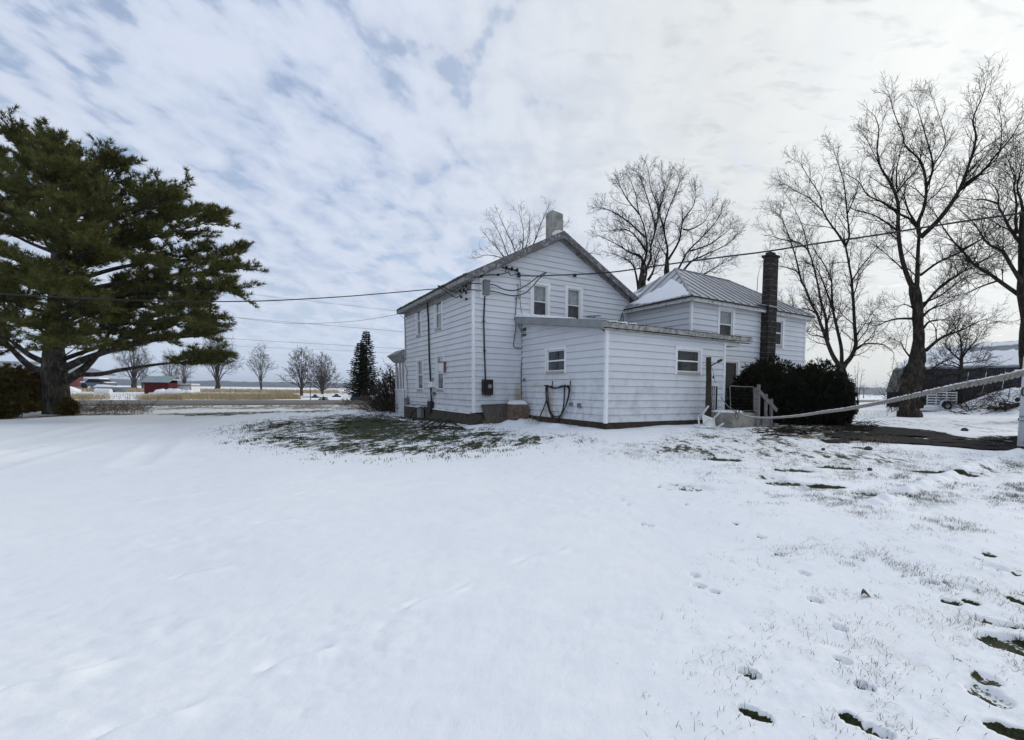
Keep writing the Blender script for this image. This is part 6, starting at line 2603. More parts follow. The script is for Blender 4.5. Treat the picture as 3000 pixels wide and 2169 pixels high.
for k in range(190):
    a = R_.random() * TAU
    rr = R_.uniform(.1, 1.5)
    p = Vector((lb.x + math.cos(a) * rr, lb.y + math.sin(a) * rr * .7, 0))
    p.z = gz(p.x, p.y)
    d = Vector((math.cos(a) * .7, math.sin(a) * .5, R_.uniform(.4, 1))).normalized()
    grow(mc, p, d, R_.uniform(.5, 1.3), .013, 1, R_, .010, .1, .2, 2.4)
obj("stems", mt, M['lilac'], LI)
obj("twigs", mc, M['lilac'], LI)

# tall dead weed stalks by the lean-to wall
R_ = random.Random(5)
for k, (x, y0, y1, lab) in enumerate([(1722, 1236, 1140, "tall dead weed stalk with seed heads against the lean-to wall"), (1700, 1238, 1165, "dead weed stalk leaning left under the lean-to outlet cover"),
                                      (1690, 1240, 1200, "short branching dead weed beside the hanging hose"), (1748, 1243, 1196, "bushy dead weed stalk nearest the lean-to corner")]):
    g_ = on_ground(x, y0)
    t_ = at(x + R_.uniform(-8, 8), y1, g_.y)
    m_ = MB()
    Q = curve([g_, g_.lerp(t_, .5) + Vector((.03, 0, 0)), t_], 5)
    m_.tube(Q, [.008 - .005 * i / 10 for i in range(len(Q))], 4)
    for q in range(14):
        i = R_.randrange(2, len(Q) - 1)
        d = Vector((R_.gauss(0, .6), R_.gauss(0, .6), .6)).normalized()
        grow(m_, Q[i], d, R_.uniform(.12, .35), .004, 1, R_, .0028, .1, .2, 2.4)
    tag(obj("weed_stalk", m_, M['twig'], loc=g_), lab, "weed", "dead weeds by the lean-to")
# fern-like weed below the front window
g_ = on_ground(2020, 1240)
m_ = MB()
for (x0, y0, x1, y1) in ((1985, 1240, 2022, 1212), (2022, 1212, 2048, 1197), (1982, 1242, 1975, 1215), (1965, 1243, 1960, 1215)):
    a, b = at(x0, y0, g_.y), at(x1, y1, g_.y)
    m_.tube([a, b], [.006, .004], 4)
    for q in range(16):
        f = R_.random()
        d = ((b - a).normalized() + Vector((R_.gauss(0, .5), R_.gauss(0, .5), R_.gauss(.2, .5)))).normalized()
        grow(m_, a.lerp(b, f), d, .14, .003, 0, R_, .0025)
tag(obj("weed_stalk", m_, M['twig'], loc=g_), "feathery dead weed leaning by the lean-to front wall near the white chair", "weed", "dead weeds by the lean-to")


# ------------------------------------------------------------------ evergreens
def sprays(mb, c, d, L, w, R, n=5):
    """a flat fan of scale leaves"""
    s = perp(d, R.random() * TAU)
    for k in range(n):
        a = (k / (n - 1) - .5) * 1.7 + R.uniform(-.15, .15)
        dd = (d * math.cos(a) + s * math.sin(a)).normalized()
        q = dd.cross(d.cross(s)).normalized() if abs(a) > .01 else s
        l_ = L * R.uniform(.6, 1.1) * (1 - .3 * abs(a))
        p1 = c + dd * l_ * .5
        mb.poly([c, p1 + q * w, c + dd * l_, p1 - q * w])


def bush(name, label, cat, centres, mat, n, seed, L=.16, w=.03, core=.72, upb=.5, par_group=None, stem=True):
    """centres: list of (centre, rx, ry, rz) lobes filled with leafy sprays around a dense inside"""
    R = random.Random(seed)
    b = centres[0][0].copy()
    b.z = gz(b.x, b.y)
    T = thing(name, label, cat, b, par_group)
    mb = MB()
    tot = sum(c[1] * c[2] + c[2] * c[3] + c[1] * c[3] for c in centres)
    for (c, rx, ry, rz) in centres:
        m = int(n * (rx * ry + ry * rz + rx * rz) / tot)
        for k in range(m):
            z = R.uniform(-1, 1)
            a = R.random() * TAU
            q = math.sqrt(1 - z * z)
            nrm = Vector((q * math.cos(a), q * math.sin(a), z))
            f = R.uniform(.70, 1.04) ** .8
            lump = 1 + .16 * math.sin(nrm.x * 5 + c.x * 3) * math.cos(nrm.z * 6 + c.y) + .08 * R.gauss(0, 1)
            p = c + Vector((nrm.x * rx, nrm.y * ry, nrm.z * rz)) * f * lump
            if p.z < gz(p.x, p.y) + .01:
                continue
            d = (nrm + Vector((R.gauss(0, .35), R.gauss(0, .35), upb + R.gauss(0, .3)))).normalized()
            sprays(mb, p, d, L * R.uniform(.6, 1.4), w, R, 4)
        # dense twiggy inside
        k = 14
        base = len(mb.v)
        for i in range(k + 1):
            for j in range(k):
                th_ = math.pi * i / k
                a = TAU * j / k
                lump = core * (1 + .18 * math.sin(3 * a + c.x) * math.sin(2 * th_ + c.y) + .06 * R.gauss(0, 1))
                mb.v.append((c.x + rx * lump * math.sin(th_) * math.cos(a), c.y + ry * lump * math.sin(th_) * math.sin(a), c.z + rz * lump * math.cos(th_)))
        for i in range(k):
            for j in range(k):
                j2 = (j + 1) % k
                mb.f.append((base + i * k + j, base + i * k + j2, base + (i + 1) * k + j2, base + (i + 1) * k + j))
    obj("foliage", mb, mat, T)
    return T


def lobes(Y, specs):
    out = []
    for (x, y, rx, rz, dy, ry) in specs:
        c = at(x, y, Y + dy)
        s = (Y + dy) / FPX
        out.append((c, rx * s, ry, rz * s))
    return out


bush("evergreen_shrub", "black-green overgrown evergreen shrub beside the wooden handrail below the block chimney", "shrub",
     lobes(17.6, [(2230, 1160, 62, 88, 0, .85), (2262, 1150, 58, 92, .1, .9), (2200, 1140, 40, 62, .2, .6), (2290, 1185, 52, 80, .2, .8), (2170, 1170, 30, 70, .5, .5)]), M['yew'], 5200, 61, .19, .020)
bush("evergreen_shrub", "black-green evergreen shrub spilling towards the forked tree, right of its twin", "shrub",
     lobes(18.2, [(2350, 1165, 66, 90, 0, .9), (2400, 1160, 62, 92, 0, .95), (2440, 1180, 48, 78, .1, .8), (2330, 1200, 60, 60, -.2, .8), (2430, 1215, 58, 45, -.1, .7)]), M['yew'], 6000, 62, .20, .020)
for (x, y, Yk, r_) in ((2094, 1112, 16.9, .07), (2109, 1105, 17.2, .03), (2150, 1116, 17.0, .03)):
    pass
# cedar hedge at the far left
hg = []
for k in range(8):
    x = -260 + k * 48
    Yh = 16.2 + k * .28 + (1.6 if k == 6 else (2.3 if k == 7 else 0))
    hg.append((x, 1160 + 1.5 * k * 0, 52, 86, Yh - 17, .75))
bush("cedar_hedge", "clipped browning cedar hedge in front of the pine trunk", "hedge", lobes(17.0, [(x, 1164 - 3 * (k < 4), rx, rz - k * .8, dy, ry) for k, (x, y, rx, rz, dy, ry) in enumerate(hg)]), M['cedar'], 15000, 63, .17, .026, .84, .25)
bush("cedar_bush", "small dark bush tucked against the right foot of the pine trunk", "bush", lobes(19.2, [(200, 1195, 14, 22, 0, .3)]), M['cedar'], 500, 64, .13, .02)


# the big pine
def pine():
    R = random.Random(91)
    Y = 19.6
    sc_ = Y / FPX
    bp_ = on_ground(168, 1216)
    T = thing("pine_tree", "huge spreading white pine with drooping boughs at the left of the yard", "tree", Vector((at(168, 1216, Y).x, Y, gz(at(168, 1216, Y).x, Y))))
    mt, mc, mn = MB(), MB(), MB()
    tr = [(168, 1222, 34), (167, 1200, 30), (165, 1140, 28), (160, 1090, 28), (158, 1040, 24), (157, 960, 17), (160, 880, 14), (164, 800, 13), (166, 720, 11), (162, 640, 9), (158, 560, 7), (150, 500, 5), (144, 440, 3)]
    P = curve([at(x, y, Y) for x, y, _ in tr], 4)
    rr = []
    for a, b in zip(tr[:-1], tr[1:]):
        for j in range(4):
            rr.append((a[2] + (b[2] - a[2]) * j / 4) * sc_)
    rr.append(tr[-1][2] * sc_)
    mt.tube(P, rr, 14)

    def tuft(p, d, n=7, L=.15):
        for k in range(n):
            dd = (d + Vector((R.gauss(0, .55), R.gauss(0, .55), R.gauss(0, .5)))).normalized()
            s = perp(dd, R.random() * TAU) * .012
            l_ = L * R.uniform(.7, 1.25)
            mn.tri(p - s, p + s, p + dd * l_)

    def twig(p, d, L, r, lvl, up):
        n = max(2, int(L / .3))
        pts = [p]
        ds = [d]
        for i in range(n):
            d = (d + Vector((R.gauss(0, .12), R.gauss(0, .12), R.gauss(0, .10) + up))).normalized()
            p = p + d * (L / n)
            pts.append(p)
            ds.append(d)
        mc.tube(pts, [r * (1 - .7 * i / n) for i in range(n + 1)], 4 if r > .015 else 3, cap=False)
        if lvl > 0:
            nc = max(3, int(L * 3.6))
            for k in range(nc):
                f = .12 + .86 * (k + R.random()) / nc
                i = min(n - 1, int(f * n))
                q = pts[i].lerp(pts[i + 1], min(1, f * n - i))
                side = 1 if k % 2 else -1
                h = ds[i].cross(Vector((0, 0, 1)))
                h = h.normalized() if h.length > .1 else Vector((1, 0, 0))
                dd = (ds[i] * .75 + h * side * R.uniform(.4, 1.0) + Vector((0, 0, R.uniform(-.10, .40)))).normalized()
                twig(q, dd, L * R.uniform(.30, .52) * (1.15 - .5 * f), r * .5, lvl - 1, up + .02)
        if lvl <= 1:
            m = max(3, int(L / .065))
            for k in range(m):
                f = (.28 if lvl else .1) + (.72 if lvl else .9) * (k + R.random()) / m
                i = min(n - 1, int(f * n))
                q = pts[i].lerp(pts[i + 1], min(1, f * n - i))
                tuft(q + Vector((R.gauss(0, .03), R.gauss(0, .03), R.gauss(0, .04))), (ds[i] + Vector((0, 0, .45))).normalized(), 9, .185)
        tuft(pts[-1], (ds[-1] + Vector((0, 0, .3))).normalized(), 12, .21)

    def bough(pts, dy, r0, start=.3, lvl=2, lat=1.0, den=2.6, up=.03, thick=True):
        Q = curve([at(x, y, Y + dy * i / max(1, len(pts) - 1)) for i, (x, y) in enumerate(pts)], 5)
        Q = Q[:max(4, int(len(Q) * .93))]
        n = len(Q) - 1
        rad = [max(.010, r0 * sc_ * (.92 if start > .33 else .7) * (1 - .9 * i / n)) for i in range(n + 1)]
        (mt if thick else mc).tube(Q, rad, 7, cap=False)
        L = sum((b - a).length for a, b in zip(Q[:-1], Q[1:]))
        nc = int(L * den * 1.75 * (1 - start)) + 2
        for k in range(nc):
            f = start + (1 - start) * (k + R.random()) / nc
            i = min(n - 1, int(f * n))
            q = Q[i].lerp(Q[i + 1], min(1, f * n - i))
            d = (Q[i + 1] - Q[i]).normalized()
            h = d.cross(Vector((0, 0, 1))).normalized()
            side = 1 if k % 2 else -1
            dd = (d * .8 + h * side * R.uniform(.25, 1.0) + Vector((0, 0, R.uniform(-.25, .75)))).normalized()
            twig(q, dd, lat * R.uniform(.6, 1.3) * (1.15 - .35 * f), .016, 1, up)
        de = (Q[-1] - Q[-2]).normalized()
        for k in range(7):
            dk = (de + Vector((R.gauss(0, .6), R.gauss(0, .6), R.uniform(-.3, .8)))).normalized()
            twig(Q[-2 - (k % 3)], dk, lat * R.uniform(.28, .50), .013, 1, up + .03)

    # visible boughs of the right side, from the ground up
    bough([(190, 1118), (235, 1088), (268, 1058), (300, 1020), (322, 970), (340, 925)], 0.6, 14, .55, den=2.2)
    bough([(236, 1098), (290, 1097), (350, 1085), (420, 1074), (480, 1066), (540, 1062), (610, 1052), (675, 1042)], -1.0, 8, .66, lat=.75, den=4.5, up=.02)
    bough([(540, 1062), (600, 1062), (640, 1056)], -1.0, 3, .1, lat=.6, den=4)
    bough([(165, 1090), (225, 1062), (300, 1034), (400, 1006), (500, 992), (585, 985), (640, 985)], -.6, 13, .34, lat=1.0, den=3.6, up=0)
    bough([(165, 1060), (250, 1030), (340, 1000), (440, 972), (540, 950), (630, 962)], .8, 10, .3, lat=1.1, den=3.4, up=0)
    bough([(162, 1020), (240, 985), (340, 955), (450, 940), (560, 925), (635, 960)], -1.8, 9, .25, lat=1.1, den=3.2, up=0)
    bough([(160, 960), (240, 925), (330, 905), (430, 900), (520, 895), (600, 895)], .3, 9, .3, lat=1.1, den=3.2, up=.01)
    bough([(160, 960), (230, 905), (310, 870), (400, 850), (500, 850), (590, 880)], 2.2, 9, .3, lat=1.1, den=3.0)
    bough([(160, 910), (240, 890), (330, 870), (440, 855), (560, 845), (650, 850), (715, 858)], -1.4, 9, .35, lat=1.0, den=3.2, up=.02)
    bough([(162, 880), (250, 850), (350, 830), (460, 815), (570, 800), (660, 790), (735, 775)], -.2, 9, .35, lat=1.0, den=3.2, up=.03)
    bough([(162, 850), (260, 810), (370, 780), (480, 765), (590, 760), (680, 745), (715, 728)], 1.6, 8, .35, lat=1.0, den=3.2, up=.04)
    bough([(163, 820), (240, 770), (330, 730), (430, 700), (530, 675), (610, 650), (650, 640)], -.6, 8, .28, lat=1.1, den=3.4, up=.05)
    bough([(164, 790), (240, 730), (330, 690), (430, 660), (520, 635), (580, 620)], 1.8, 8, .28, lat=1.1, den=3.2, up=.05)
    bough([(165, 760), (240, 690), (320, 650), (400, 620), (470, 590), (505, 575)], -1.6, 8, .28, lat=1.1, den=3.2, up=.06)
    bough([(164, 720), (230, 660), (300, 610), (360, 570), (420, 580), (470, 580)], .4, 7, .3, lat=1.0, den=3.2, up=.06)
    bough([(163, 690), (210, 620), (260, 570), (310, 530), (335, 500), (345, 480)], -.9, 7, .25, lat=1.0, den=3.2, up=.07)
    bough([(162, 660), (200, 590), (240, 540), (280, 500), (300, 468)], 1.0, 7, .25, lat=1.0, den=3.2, up=.08)
    bough([(160, 610), (185, 540), (205, 490), (214, 462)], .3, 6, .15, lat=.9, den=3.4, up=.09)
    bough([(158, 570), (170, 500), (172, 440), (168, 422)], -.5, 6, .15, lat=.9, den=3.4, up=.09)
    bough([(155, 560), (130, 490), (112, 430), (108, 415)], .6, 6, .15, lat=.9, den=3.4, up=.09)
    bough([(150, 560), (100, 490), (60, 430), (46, 412)], -.4, 6, .15, lat=1.0, den=3.4, up=.09)
    bough([(150, 600), (90, 540), (20, 480), (-30, 440)], .8, 6, .15, lat=1.1, den=3.2, up=.07)
    # left side, partly out of the picture
    for (y0, xe, ye, dy, r) in ((700, -120, 560, -1, 8), (740, -190, 640, 1.2, 8), (800, -230, 720, -.4, 9), (860, -250, 800, 1.0, 9), (900, -260, 860, -1.6, 9), (960, -250, 930, .5, 9), (650, -80, 480, 1.5, 7)):
        bough([(158, y0), (90, y0 + (ye - y0) * .15 - 12), (10, y0 + (ye - y0) * .45 - 18), (-80, y0 + (ye - y0) * .75 - 10), (xe, ye)], dy, r, .22, lat=1.15, den=3.0, up=.03)
    bough([(148, 1094), (95, 1078), (50, 1040), (15, 1000), (-30, 960), (-80, 940)], 1.0, 13, .4, lat=1.0, den=2.8)
    bough([(140, 1066), (85, 1040), (40, 1005), (0, 985), (-60, 970)], -1.0, 10, .4, lat=1.0, den=2.8)
    bough([(60, 1012), (20, 1030), (-40, 1050), (-90, 1055)], -.5, 5, .3, lat=.9, den=2.8, up=-.02)
    # boughs coming towards and going away from the viewer
    for k, (y0, dx, dyy, dpt) in enumerate(((1040, 40, -40, -4.2), (1000, -60, -50, -4.0), (940, 90, -60, -4.2), (900, 20, -60, -4.6), (850, -70, -60, -4.2), (800, 120, -80, -4.0), (760, 30, -80, -4.4), (700, 90, -90, -3.6),
                                             (660, -40, -90, -3.4), (600, 50, -90, -2.8), (540, 0, -80, -2.2), (960, 150, -50, 4.2), (880, 30, -60, 4.6), (820, 160, -70, 4.2), (740, -60, -80, 4.2), (680, 120, -90, 3.8), (610, 60, -90, 3.2),
                                             (930, 260, -45, 3.2), (780, 240, -80, 3.0), (920, -140, -40, -3.0))):
        bough([(162, y0), (162 + dx * .4, y0 + dyy * .3), (162 + dx * .8, y0 + dyy * .8), (162 + dx, y0 + dyy)], dpt, 8, .42, lat=1.1, den=2.6, up=.03)
    # rounded clumps filling the crown out
    outl = [(-150, 620), (-60, 480), (40, 425), (105, 405), (190, 440), (225, 480), (310, 500), (330, 560), (430, 605), (500, 600), (620, 665), (560, 720), (680, 755), (700, 800), (590, 850),
            (660, 880), (550, 930), (600, 985), (420, 985), (330, 935), (250, 880), (60, 860), (-60, 930), (-160, 880)]

    def inside(x, y):
        c = False
        for i in range(len(outl)):
            (ax, ay), (bx, by) = outl[i], outl[(i + 1) % len(outl)]
            if (ay > y) != (by > y) and x < (bx - ax) * (y - ay) / (by - ay) + ax:
                c = not c
        return c

    k = 0
    while k < 72:
        x, y = R.uniform(-160, 700), R.uniform(400, 985)
        if not inside(x, y) or (150 < x < 330 and 800 < y < 960):
            continue
        k += 1
        dmax = 3.6 * (1 - abs(x - 160) / 800)
        c = at(x, y, Y + R.uniform(-dmax, dmax))
        out = (c - at(160, y + 60, Y))
        out = out.normalized() if out.length > .3 else Vector((1, 0, .3))
        for q in range(6):
            d = (out * .8 + Vector((R.gauss(0, .6), R.gauss(0, .6), R.uniform(-.1, .8)))).normalized()
            twig(c - out * .3, d, R.uniform(.35, .65), .012, 1, .05)
    # bare snags low on the trunk
    for pts in ([(168, 1080), (205, 1062), (235, 1045), (268, 1022)], [(185, 1055), (160, 1046), (145, 1030), (128, 1010), (112, 985)], [(180, 1050), (200, 1035), (222, 1020), (250, 1000)]):
        Q = curve([at(x, y, Y - .7) for x, y in pts], 4)
        mc.tube(Q, [.03 - .002 * i for i in range(len(Q))], 5)
    obj("trunk", mt, M['barkpine'], T, smooth=True)
    obj("twigs", mc, M['barkpine'], T)
    obj("needles", mn, M['pine'], T)
    return T


pine()


def spruce(label, x, yb, yt, Y, halfw, seed, droop=-.25):
    R = random.Random(seed)
    b = at(x, yb, Y)
    b.z = gz(b.x, b.y)
    top = at(x, yt, Y)
    Hh = top.z - b.z
    T = thing("spruce_tree", label, "tree", b, "spruces across the road")
    mt, mn = MB(), MB()
    mt.tube([b - Vector((0, 0, .1)), Vector((top.x, top.y, top.z))], [.16, .02], 7)
    n = int(Hh / .16)
    for k in range(n):
        f = k / n
        z = b.z + Hh * (.10 + .90 * f)
        rad = halfw * (1 - f) ** .82 * R.uniform(.72, 1.12) + .08
        nb = 9
        for j in range(nb):
            a = TAU * j / nb + k * .9 + R.uniform(-.3, .3)
            L = rad * R.uniform(.7, 1.1)
            d = Vector((math.cos(a), math.sin(a), 0))
            o = Vector((b.x + (top.x - b.x) * f, b.y, z))
            m_ = max(3, int(L / .13))
            for q in range(1, m_ + 1):
                g = q / m_
                p = o + d * L * g + Vector((0, 0, L * (droop * g + .30 * g * g)))
                s = Vector((-d.y, d.x, 0))
                w = .14 * (1 - g) + .07
                for sd in (-1, 1):
                    for rep in range(3):
                        e = (d * .7 + s * sd * R.uniform(.4, 1) + Vector((0, 0, R.uniform(-.45, .15)))).normalized()
                        l_ = (.10 + w) * R.uniform(.7, 1.2)
                        q2 = perp(e, R.random() * TAU) * .036
                        mn.tri(p - q2, p + q2, p + e * l_)
    obj("trunk", mt, M['bark'], T)
    obj("needles", mn, M['spruce'], T)


spruce("tall narrow dark spruce across the road, the higher of the touching pair", 1073, 1172, 968, 40, 1.25, 71)
spruce("shorter dark spruce leaning on the left side of the tall one", 1056, 1170, 1002, 39, 1.25, 72)
# sapling
spruce("tiny spruce sapling alone on the snowy lawn across the road", 948, 1173, 1160, 40, .28, 73)

# fallen twigs under the shrubs
R_ = random.Random(17)
m_ = MB()
for k in range(150):
    x = R_.uniform(2200, 2530)
    y = 1262 + R_.gauss(0, 9) + (x - 2350) * -.05
    g_ = on_ground(x, y)
    a = R_.gauss(.2, .5)
    L = R_.uniform(.2, .9)
    d = Vector((math.cos(a) * L, math.sin(a) * L * .6, 0))
    m_.tube([g_ + Vector((0, 0, .02)), g_ + d * .5 + Vector((0, 0, .03 + R_.random() * .06)), g_ + d + Vector((0, 0, .02))], [.012, .010, .004], 4)
for k in range(60):
    x = R_.uniform(2420, 2560)
    y = 1250 + R_.gauss(0, 7)
    g_ = on_ground(x, y)
    a = R_.gauss(.2, .6)
    L = R_.uniform(.2, .7)
    d = Vector((math.cos(a) * L, math.sin(a) * L * .6, 0))
    m_.tube([g_ + Vector((0, 0, .02)), g_ + d * .5 + Vector((0, 0, .05 + R_.random() * .1)), g_ + d + Vector((0, 0, .03))], [.010, .008, .004], 4)
tag(obj("fallen_twigs", m_, M['twig']), "litter of dark fallen twigs on the snow below the evergreen shrubs", "twigs", kind='stuff')
# low roadside brambles between road and lilac
m_ = MB()
for k in range(170):
    x = R_.uniform(1000, 1130)
    y = 1186 + R_.gauss(0, 5)
    g_ = on_ground(x, y)
    d = Vector((R_.gauss(0, .6), R_.gauss(0, .5), .8)).normalized()
    grow(m_, g_, d, R_.uniform(.2, .6), .008, 1, R_, .006, -.1, .25, 2)
for k in range(150):
    x = R_.uniform(205, 440)
    y = R_.uniform(1196, 1214)
    g_ = on_ground(x, y)
    d = Vector((R_.gauss(0, .8), R_.gauss(0, .6), .6)).normalized()
    grow(m_, g_, d, R_.uniform(.25, .75), .008, 1, R_, .005, -.08, .25, 2.4)
tag(obj("roadside_brambles", m_, M['lilac']), "low tangle of brown brambles along the near roadside", "brambles", kind='stuff')

# ================================================================== ACROSS THE ROAD AND BEHIND


def gpt(px, Y):
    p = at(px, 1150, Y)
    p.z = gz(p.x, p.y)
    return p


S = lambda n_, Y: n_ * Y / FPX          # survey pixels to metres at distance Y
RD = EX                                    # along the road
RN = -EY                                   # towards the yard

# red run-in shed
Y = 50
p = gpt(423, Y)
shed_ = thing("red_shed", "small dark red shed with a blue-grey tin roof across the road", "shed", p)
w_, h_, d_ = 2.30, 1.45, 1.2
a1 = Vector((1, .12, 0)).normalized()
a2 = Vector((-.12, 1, 0)).normalized()
zt0 = at(430, 1119, Y).z
m_ = MB()
for k in range(14):
    m_.box(p + a1 * (w_ * k / 14) - a2 * (.012 * (k % 2)), a1 * (w_ / 14 - .004), a2 * .05, Vector((0, 0, zt0 - p.z - .05)))
m_.box(p + a2 * .051 + Vector((0, 0, -.2)), a1 * .05, a2 * d_, Vector((0, 0, zt0 - p.z + .1)))
m_.box(p + a1 * (w_ - .05) + a2 * .051 + Vector((0, 0, -.2)), a1 * .05, a2 * d_, Vector((0, 0, zt0 - p.z + .1)))
m_.box(p + a2 * (d_ + .052) + Vector((0, 0, -.2)), a1 * w_, a2 * .05, Vector((0, 0, zt0 - p.z + .4)))
obj("wall", m_, M['red'], shed_)
m_ = MB()
e = Vector((0, 0, 1))
r0 = p - a1 * .22 - a2 * .25
r0.z = zt0 - .06
m_.hexa([r0, r0 + a1 * (w_ + .44), r0 + a1 * (w_ + .44) + a2 * 1.2 + e * .62, r0 + a2 * 1.2 + e * .62, r0 + e * .05, r0 + a1 * (w_ + .44) + e * .05, r0 + a1 * (w_ + .44) + a2 * 1.2 + e * .67, r0 + a2 * 1.2 + e * .67])
m_.hexa([r0 + a2 * 1.6 + e * .38, r0 + a1 * (w_ + .44) + a2 * 1.6 + e * .38, r0 + a1 * (w_ + .44) + a2 * 1.201 + e * .62, r0 + a2 * 1.201 + e * .62, r0 + a2 * 1.6 + e * .43, r0 + a1 * (w_ + .44) + a2 * 1.6 + e * .43, r0 + a1 * (w_ + .44) + a2 * 1.201 + e * .67, r0 + a2 * 1.201 + e * .67])
for k in range(9):
    q = r0 + a1 * ((w_ + .44) * k / 8.001) + e * .051
    m_.hexa([q, q + a1 * .03, q + a1 * .03 + a2 * 1.2 + e * .62, q + a2 * 1.2 + e * .62, q + e * .03, q + a1 * .03 + e * .03, q + a1 * .03 + a2 * 1.2 + e * .65, q + a2 * 1.2 + e * .65])
obj("roof", m_, M['tinblue'], shed_)

# white box trailer beside it
Y = 52
p = at(498, 1149, Y)
tr_ = thing("white_trailer", "low white box trailer with a grey stripe parked right of the red shed", "trailer", Vector((p.x, p.y, gz(p.x, p.y))))
w_ = S(553 - 498, Y)
zt0 = at(525, 1124, Y).z
zb0 = at(525, 1149.5, Y).z
m_ = MB()
m_.box(Vector((p.x, p.y, zb0)), a1 * w_, a2 * 1.6, Vector((0, 0, zt0 - zb0 - .30)))
m_.box(Vector((p.x, p.y, zt0 - .12)), a1 * w_, a2 * 1.6, Vector((0, 0, .12)))
obj("body", m_, M['white'], tr_)
m_ = MB()
m_.box(Vector((p.x, p.y, zt0 - .2995)) + a2 * .02, a1 * w_, a2 * 1.56, Vector((0, 0, .179)))
m_.box(Vector((p.x, p.y, zb0)) + a1 * (w_ + .002) - a2 * .02, a1 * .06, a2 * .1, Vector((0, 0, zt0 - zb0)))
obj("stripe", m_, M['stripe'], tr_)
for k in (.25, .75):
    m_ = MB()
    c = Vector((p.x, p.y, zb0 - .06)) + a1 * (w_ * k) + a2 * .2
    m_.tube([c, c + a2 * .18], .22, 12)
    obj("wheel", m_, M['tyre'], tr_)

# snow heaps by the shed
R_ = random.Random(31)


def snow_heap(name, label, pts, seed):
    R = random.Random(seed)
    m_ = MB()
    c0 = None
    for (x, Y, r, h) in pts:
        c = gpt(x, Y)
        c0 = c0 or c
        k = 11
        base = len(m_.v)
        for i in range(6):
            t_ = i / 5
            for j in range(k):
                a = TAU * j / k
                rr = r * math.cos(t_ * math.pi / 2) * (1 + .22 * R.uniform(-1, 1)) + .001
                m_.v.append((c.x + rr * math.cos(a), c.y + rr * .7 * math.sin(a), c.z - .05 + h * math.sin(t_ * math.pi / 2) * (1 + .15 * R.uniform(-1, 1))))
        for i in range(5):
            for j in range(k):
                j2 = (j + 1) % k
                m_.f.append((base + i * k + j, base + i * k + j2, base + (i + 1) * k + j2, base + (i + 1) * k + j))
        m_.f.append(tuple(base + 5 * k + j for j in range(k)))
    return tag(obj(name, m_, M['snow'], loc=c0, smooth=True), label, "snow heap")


snow_heap("snow_heap", "lumpy heap of ploughed snow in front of the red shed and white trailer",
          [(476, 47, .75, .62), (490, 46.5, .7, .5), (504, 46.5, .8, .66), (520, 46, .8, .7), (536, 46, .8, .6), (552, 46, .7, .62), (462, 47, .6, .3), (448, 47, .6, .25)], 3)
snow_heap("snow_heap", "low snow heap beside the snow-covered car and boat", [(215, 40, 1.0, .45), (238, 39, 1.1, .4), (262, 39, 1.3, .35), (200, 41, 1.0, .8)], 4)

# parked car, boat and covered frames left of the shed
Y = 58
p = gpt(232, Y)
car = thing("parked_car", "snow-covered grey-blue car parked among the clutter right of the pine trunk", "car", p)


def car_body(p, ax, L, W_, hb, ht, mat_p):
    ay = Vector((-ax.y, ax.x, 0))
    m_ = MB()
    prof = [(0, .25), (0, hb * .8), (.10, hb), (.95, hb * .98), (1, hb * .75), (1, .25)]
    for s in (0, 1):
        pass
    A = [p + ax * (x * L) + Vector((0, 0, z)) for x, z in prof]
    B = [q + ay * W_ for q in A]
    m_.poly(A[::-1])
    m_.poly(B)
    for i in range(len(A)):
        j = (i + 1) % len(A)
        m_.quad(A[i], A[j], B[j], B[i])
    obj("body", m_, mat_p, car)
    m_ = MB()
    c = [(.20, hb), (.34, ht), (.72, ht), (.88, hb)]
    A = [p + ax * (x * L) + ay * .08 + Vector((0, 0, z)) for x, z in c]
    B = [q + ay * (W_ - .16) for q in A]
    m_.poly(A[::-1])
    m_.poly(B)
    for i in range(4):
        m_.quad(A[i], A[(i + 1) % 4], B[(i + 1) % 4], B[i])
    obj("window", m_, M['dark'], car)
    m_ = MB()
    for (x0, x1, z0, h) in ((.33, .73, ht, .16), (.02, .20, hb, .12), (.88, .98, hb, .10)):
        o = p + ax * (x0 * L) + ay * .05 + Vector((0, 0, z0 + .002))
        m_.hexa([o, o + ax * ((x1 - x0) * L), o + ax * ((x1 - x0) * L) + ay * (W_ - .1), o + ay * (W_ - .1)] + [q + Vector((0, 0, h)) for q in (o + ax * .06 + ay * .06, o + ax * ((x1 - x0) * L - .06) + ay * .06, o + ax * ((x1 - x0) * L - .06) + ay * (W_ - .16), o + ax * .06 + ay * (W_ - .16))])
    obj("snow_cap", m_, M['snow'], car)
    for x in (.18, .80):
        for s in (-.01, W_ - .17):
            m_ = MB()
            c = p + ax * (x * L) + ay * s + Vector((0, 0, .32))
            m_.tube([c, c + ay * .18], .32, 14)
            obj("wheel", m_, M['tyre'], car)


car_body(p + Vector((0, 0, .35)), Vector((1, .15, 0)).normalized(), 2.9, 1.6, .72, 1.15, M['carpaint'])
Y = 55
p = at(288, 1163, Y)
p.z = gz(p.x, p.y)
boat = thing("covered_boat", "long white boat under snow lying between the car and the red shed", "boat", p)
m_ = MB()
L = 3.4
n = 10
prev = None
for i in range(n + 1):
    f = i / n
    wd = .75 * math.sin(math.pi * min(.5 + f * .5, 1)) ** .6 * (1 if f < .6 else (1 - ((f - .6) / .4) ** 2) * .98 + .02)
    z0 = .18 + .18 * max(0, f - .7) / .3
    c = p + Vector((L * f, .2 * f, 0))
    ring = [c + Vector((0, -wd * .45, z0)), c + Vector((0, -wd, .58)), c + Vector((0, wd, .58)), c + Vector((0, wd * .45, z0))]
    if prev:
        for j in range(4):
            m_.quad(prev[j], prev[(j + 1) % 4], ring[(j + 1) % 4], ring[j])
    else:
        m_.poly(ring)
    prev = ring
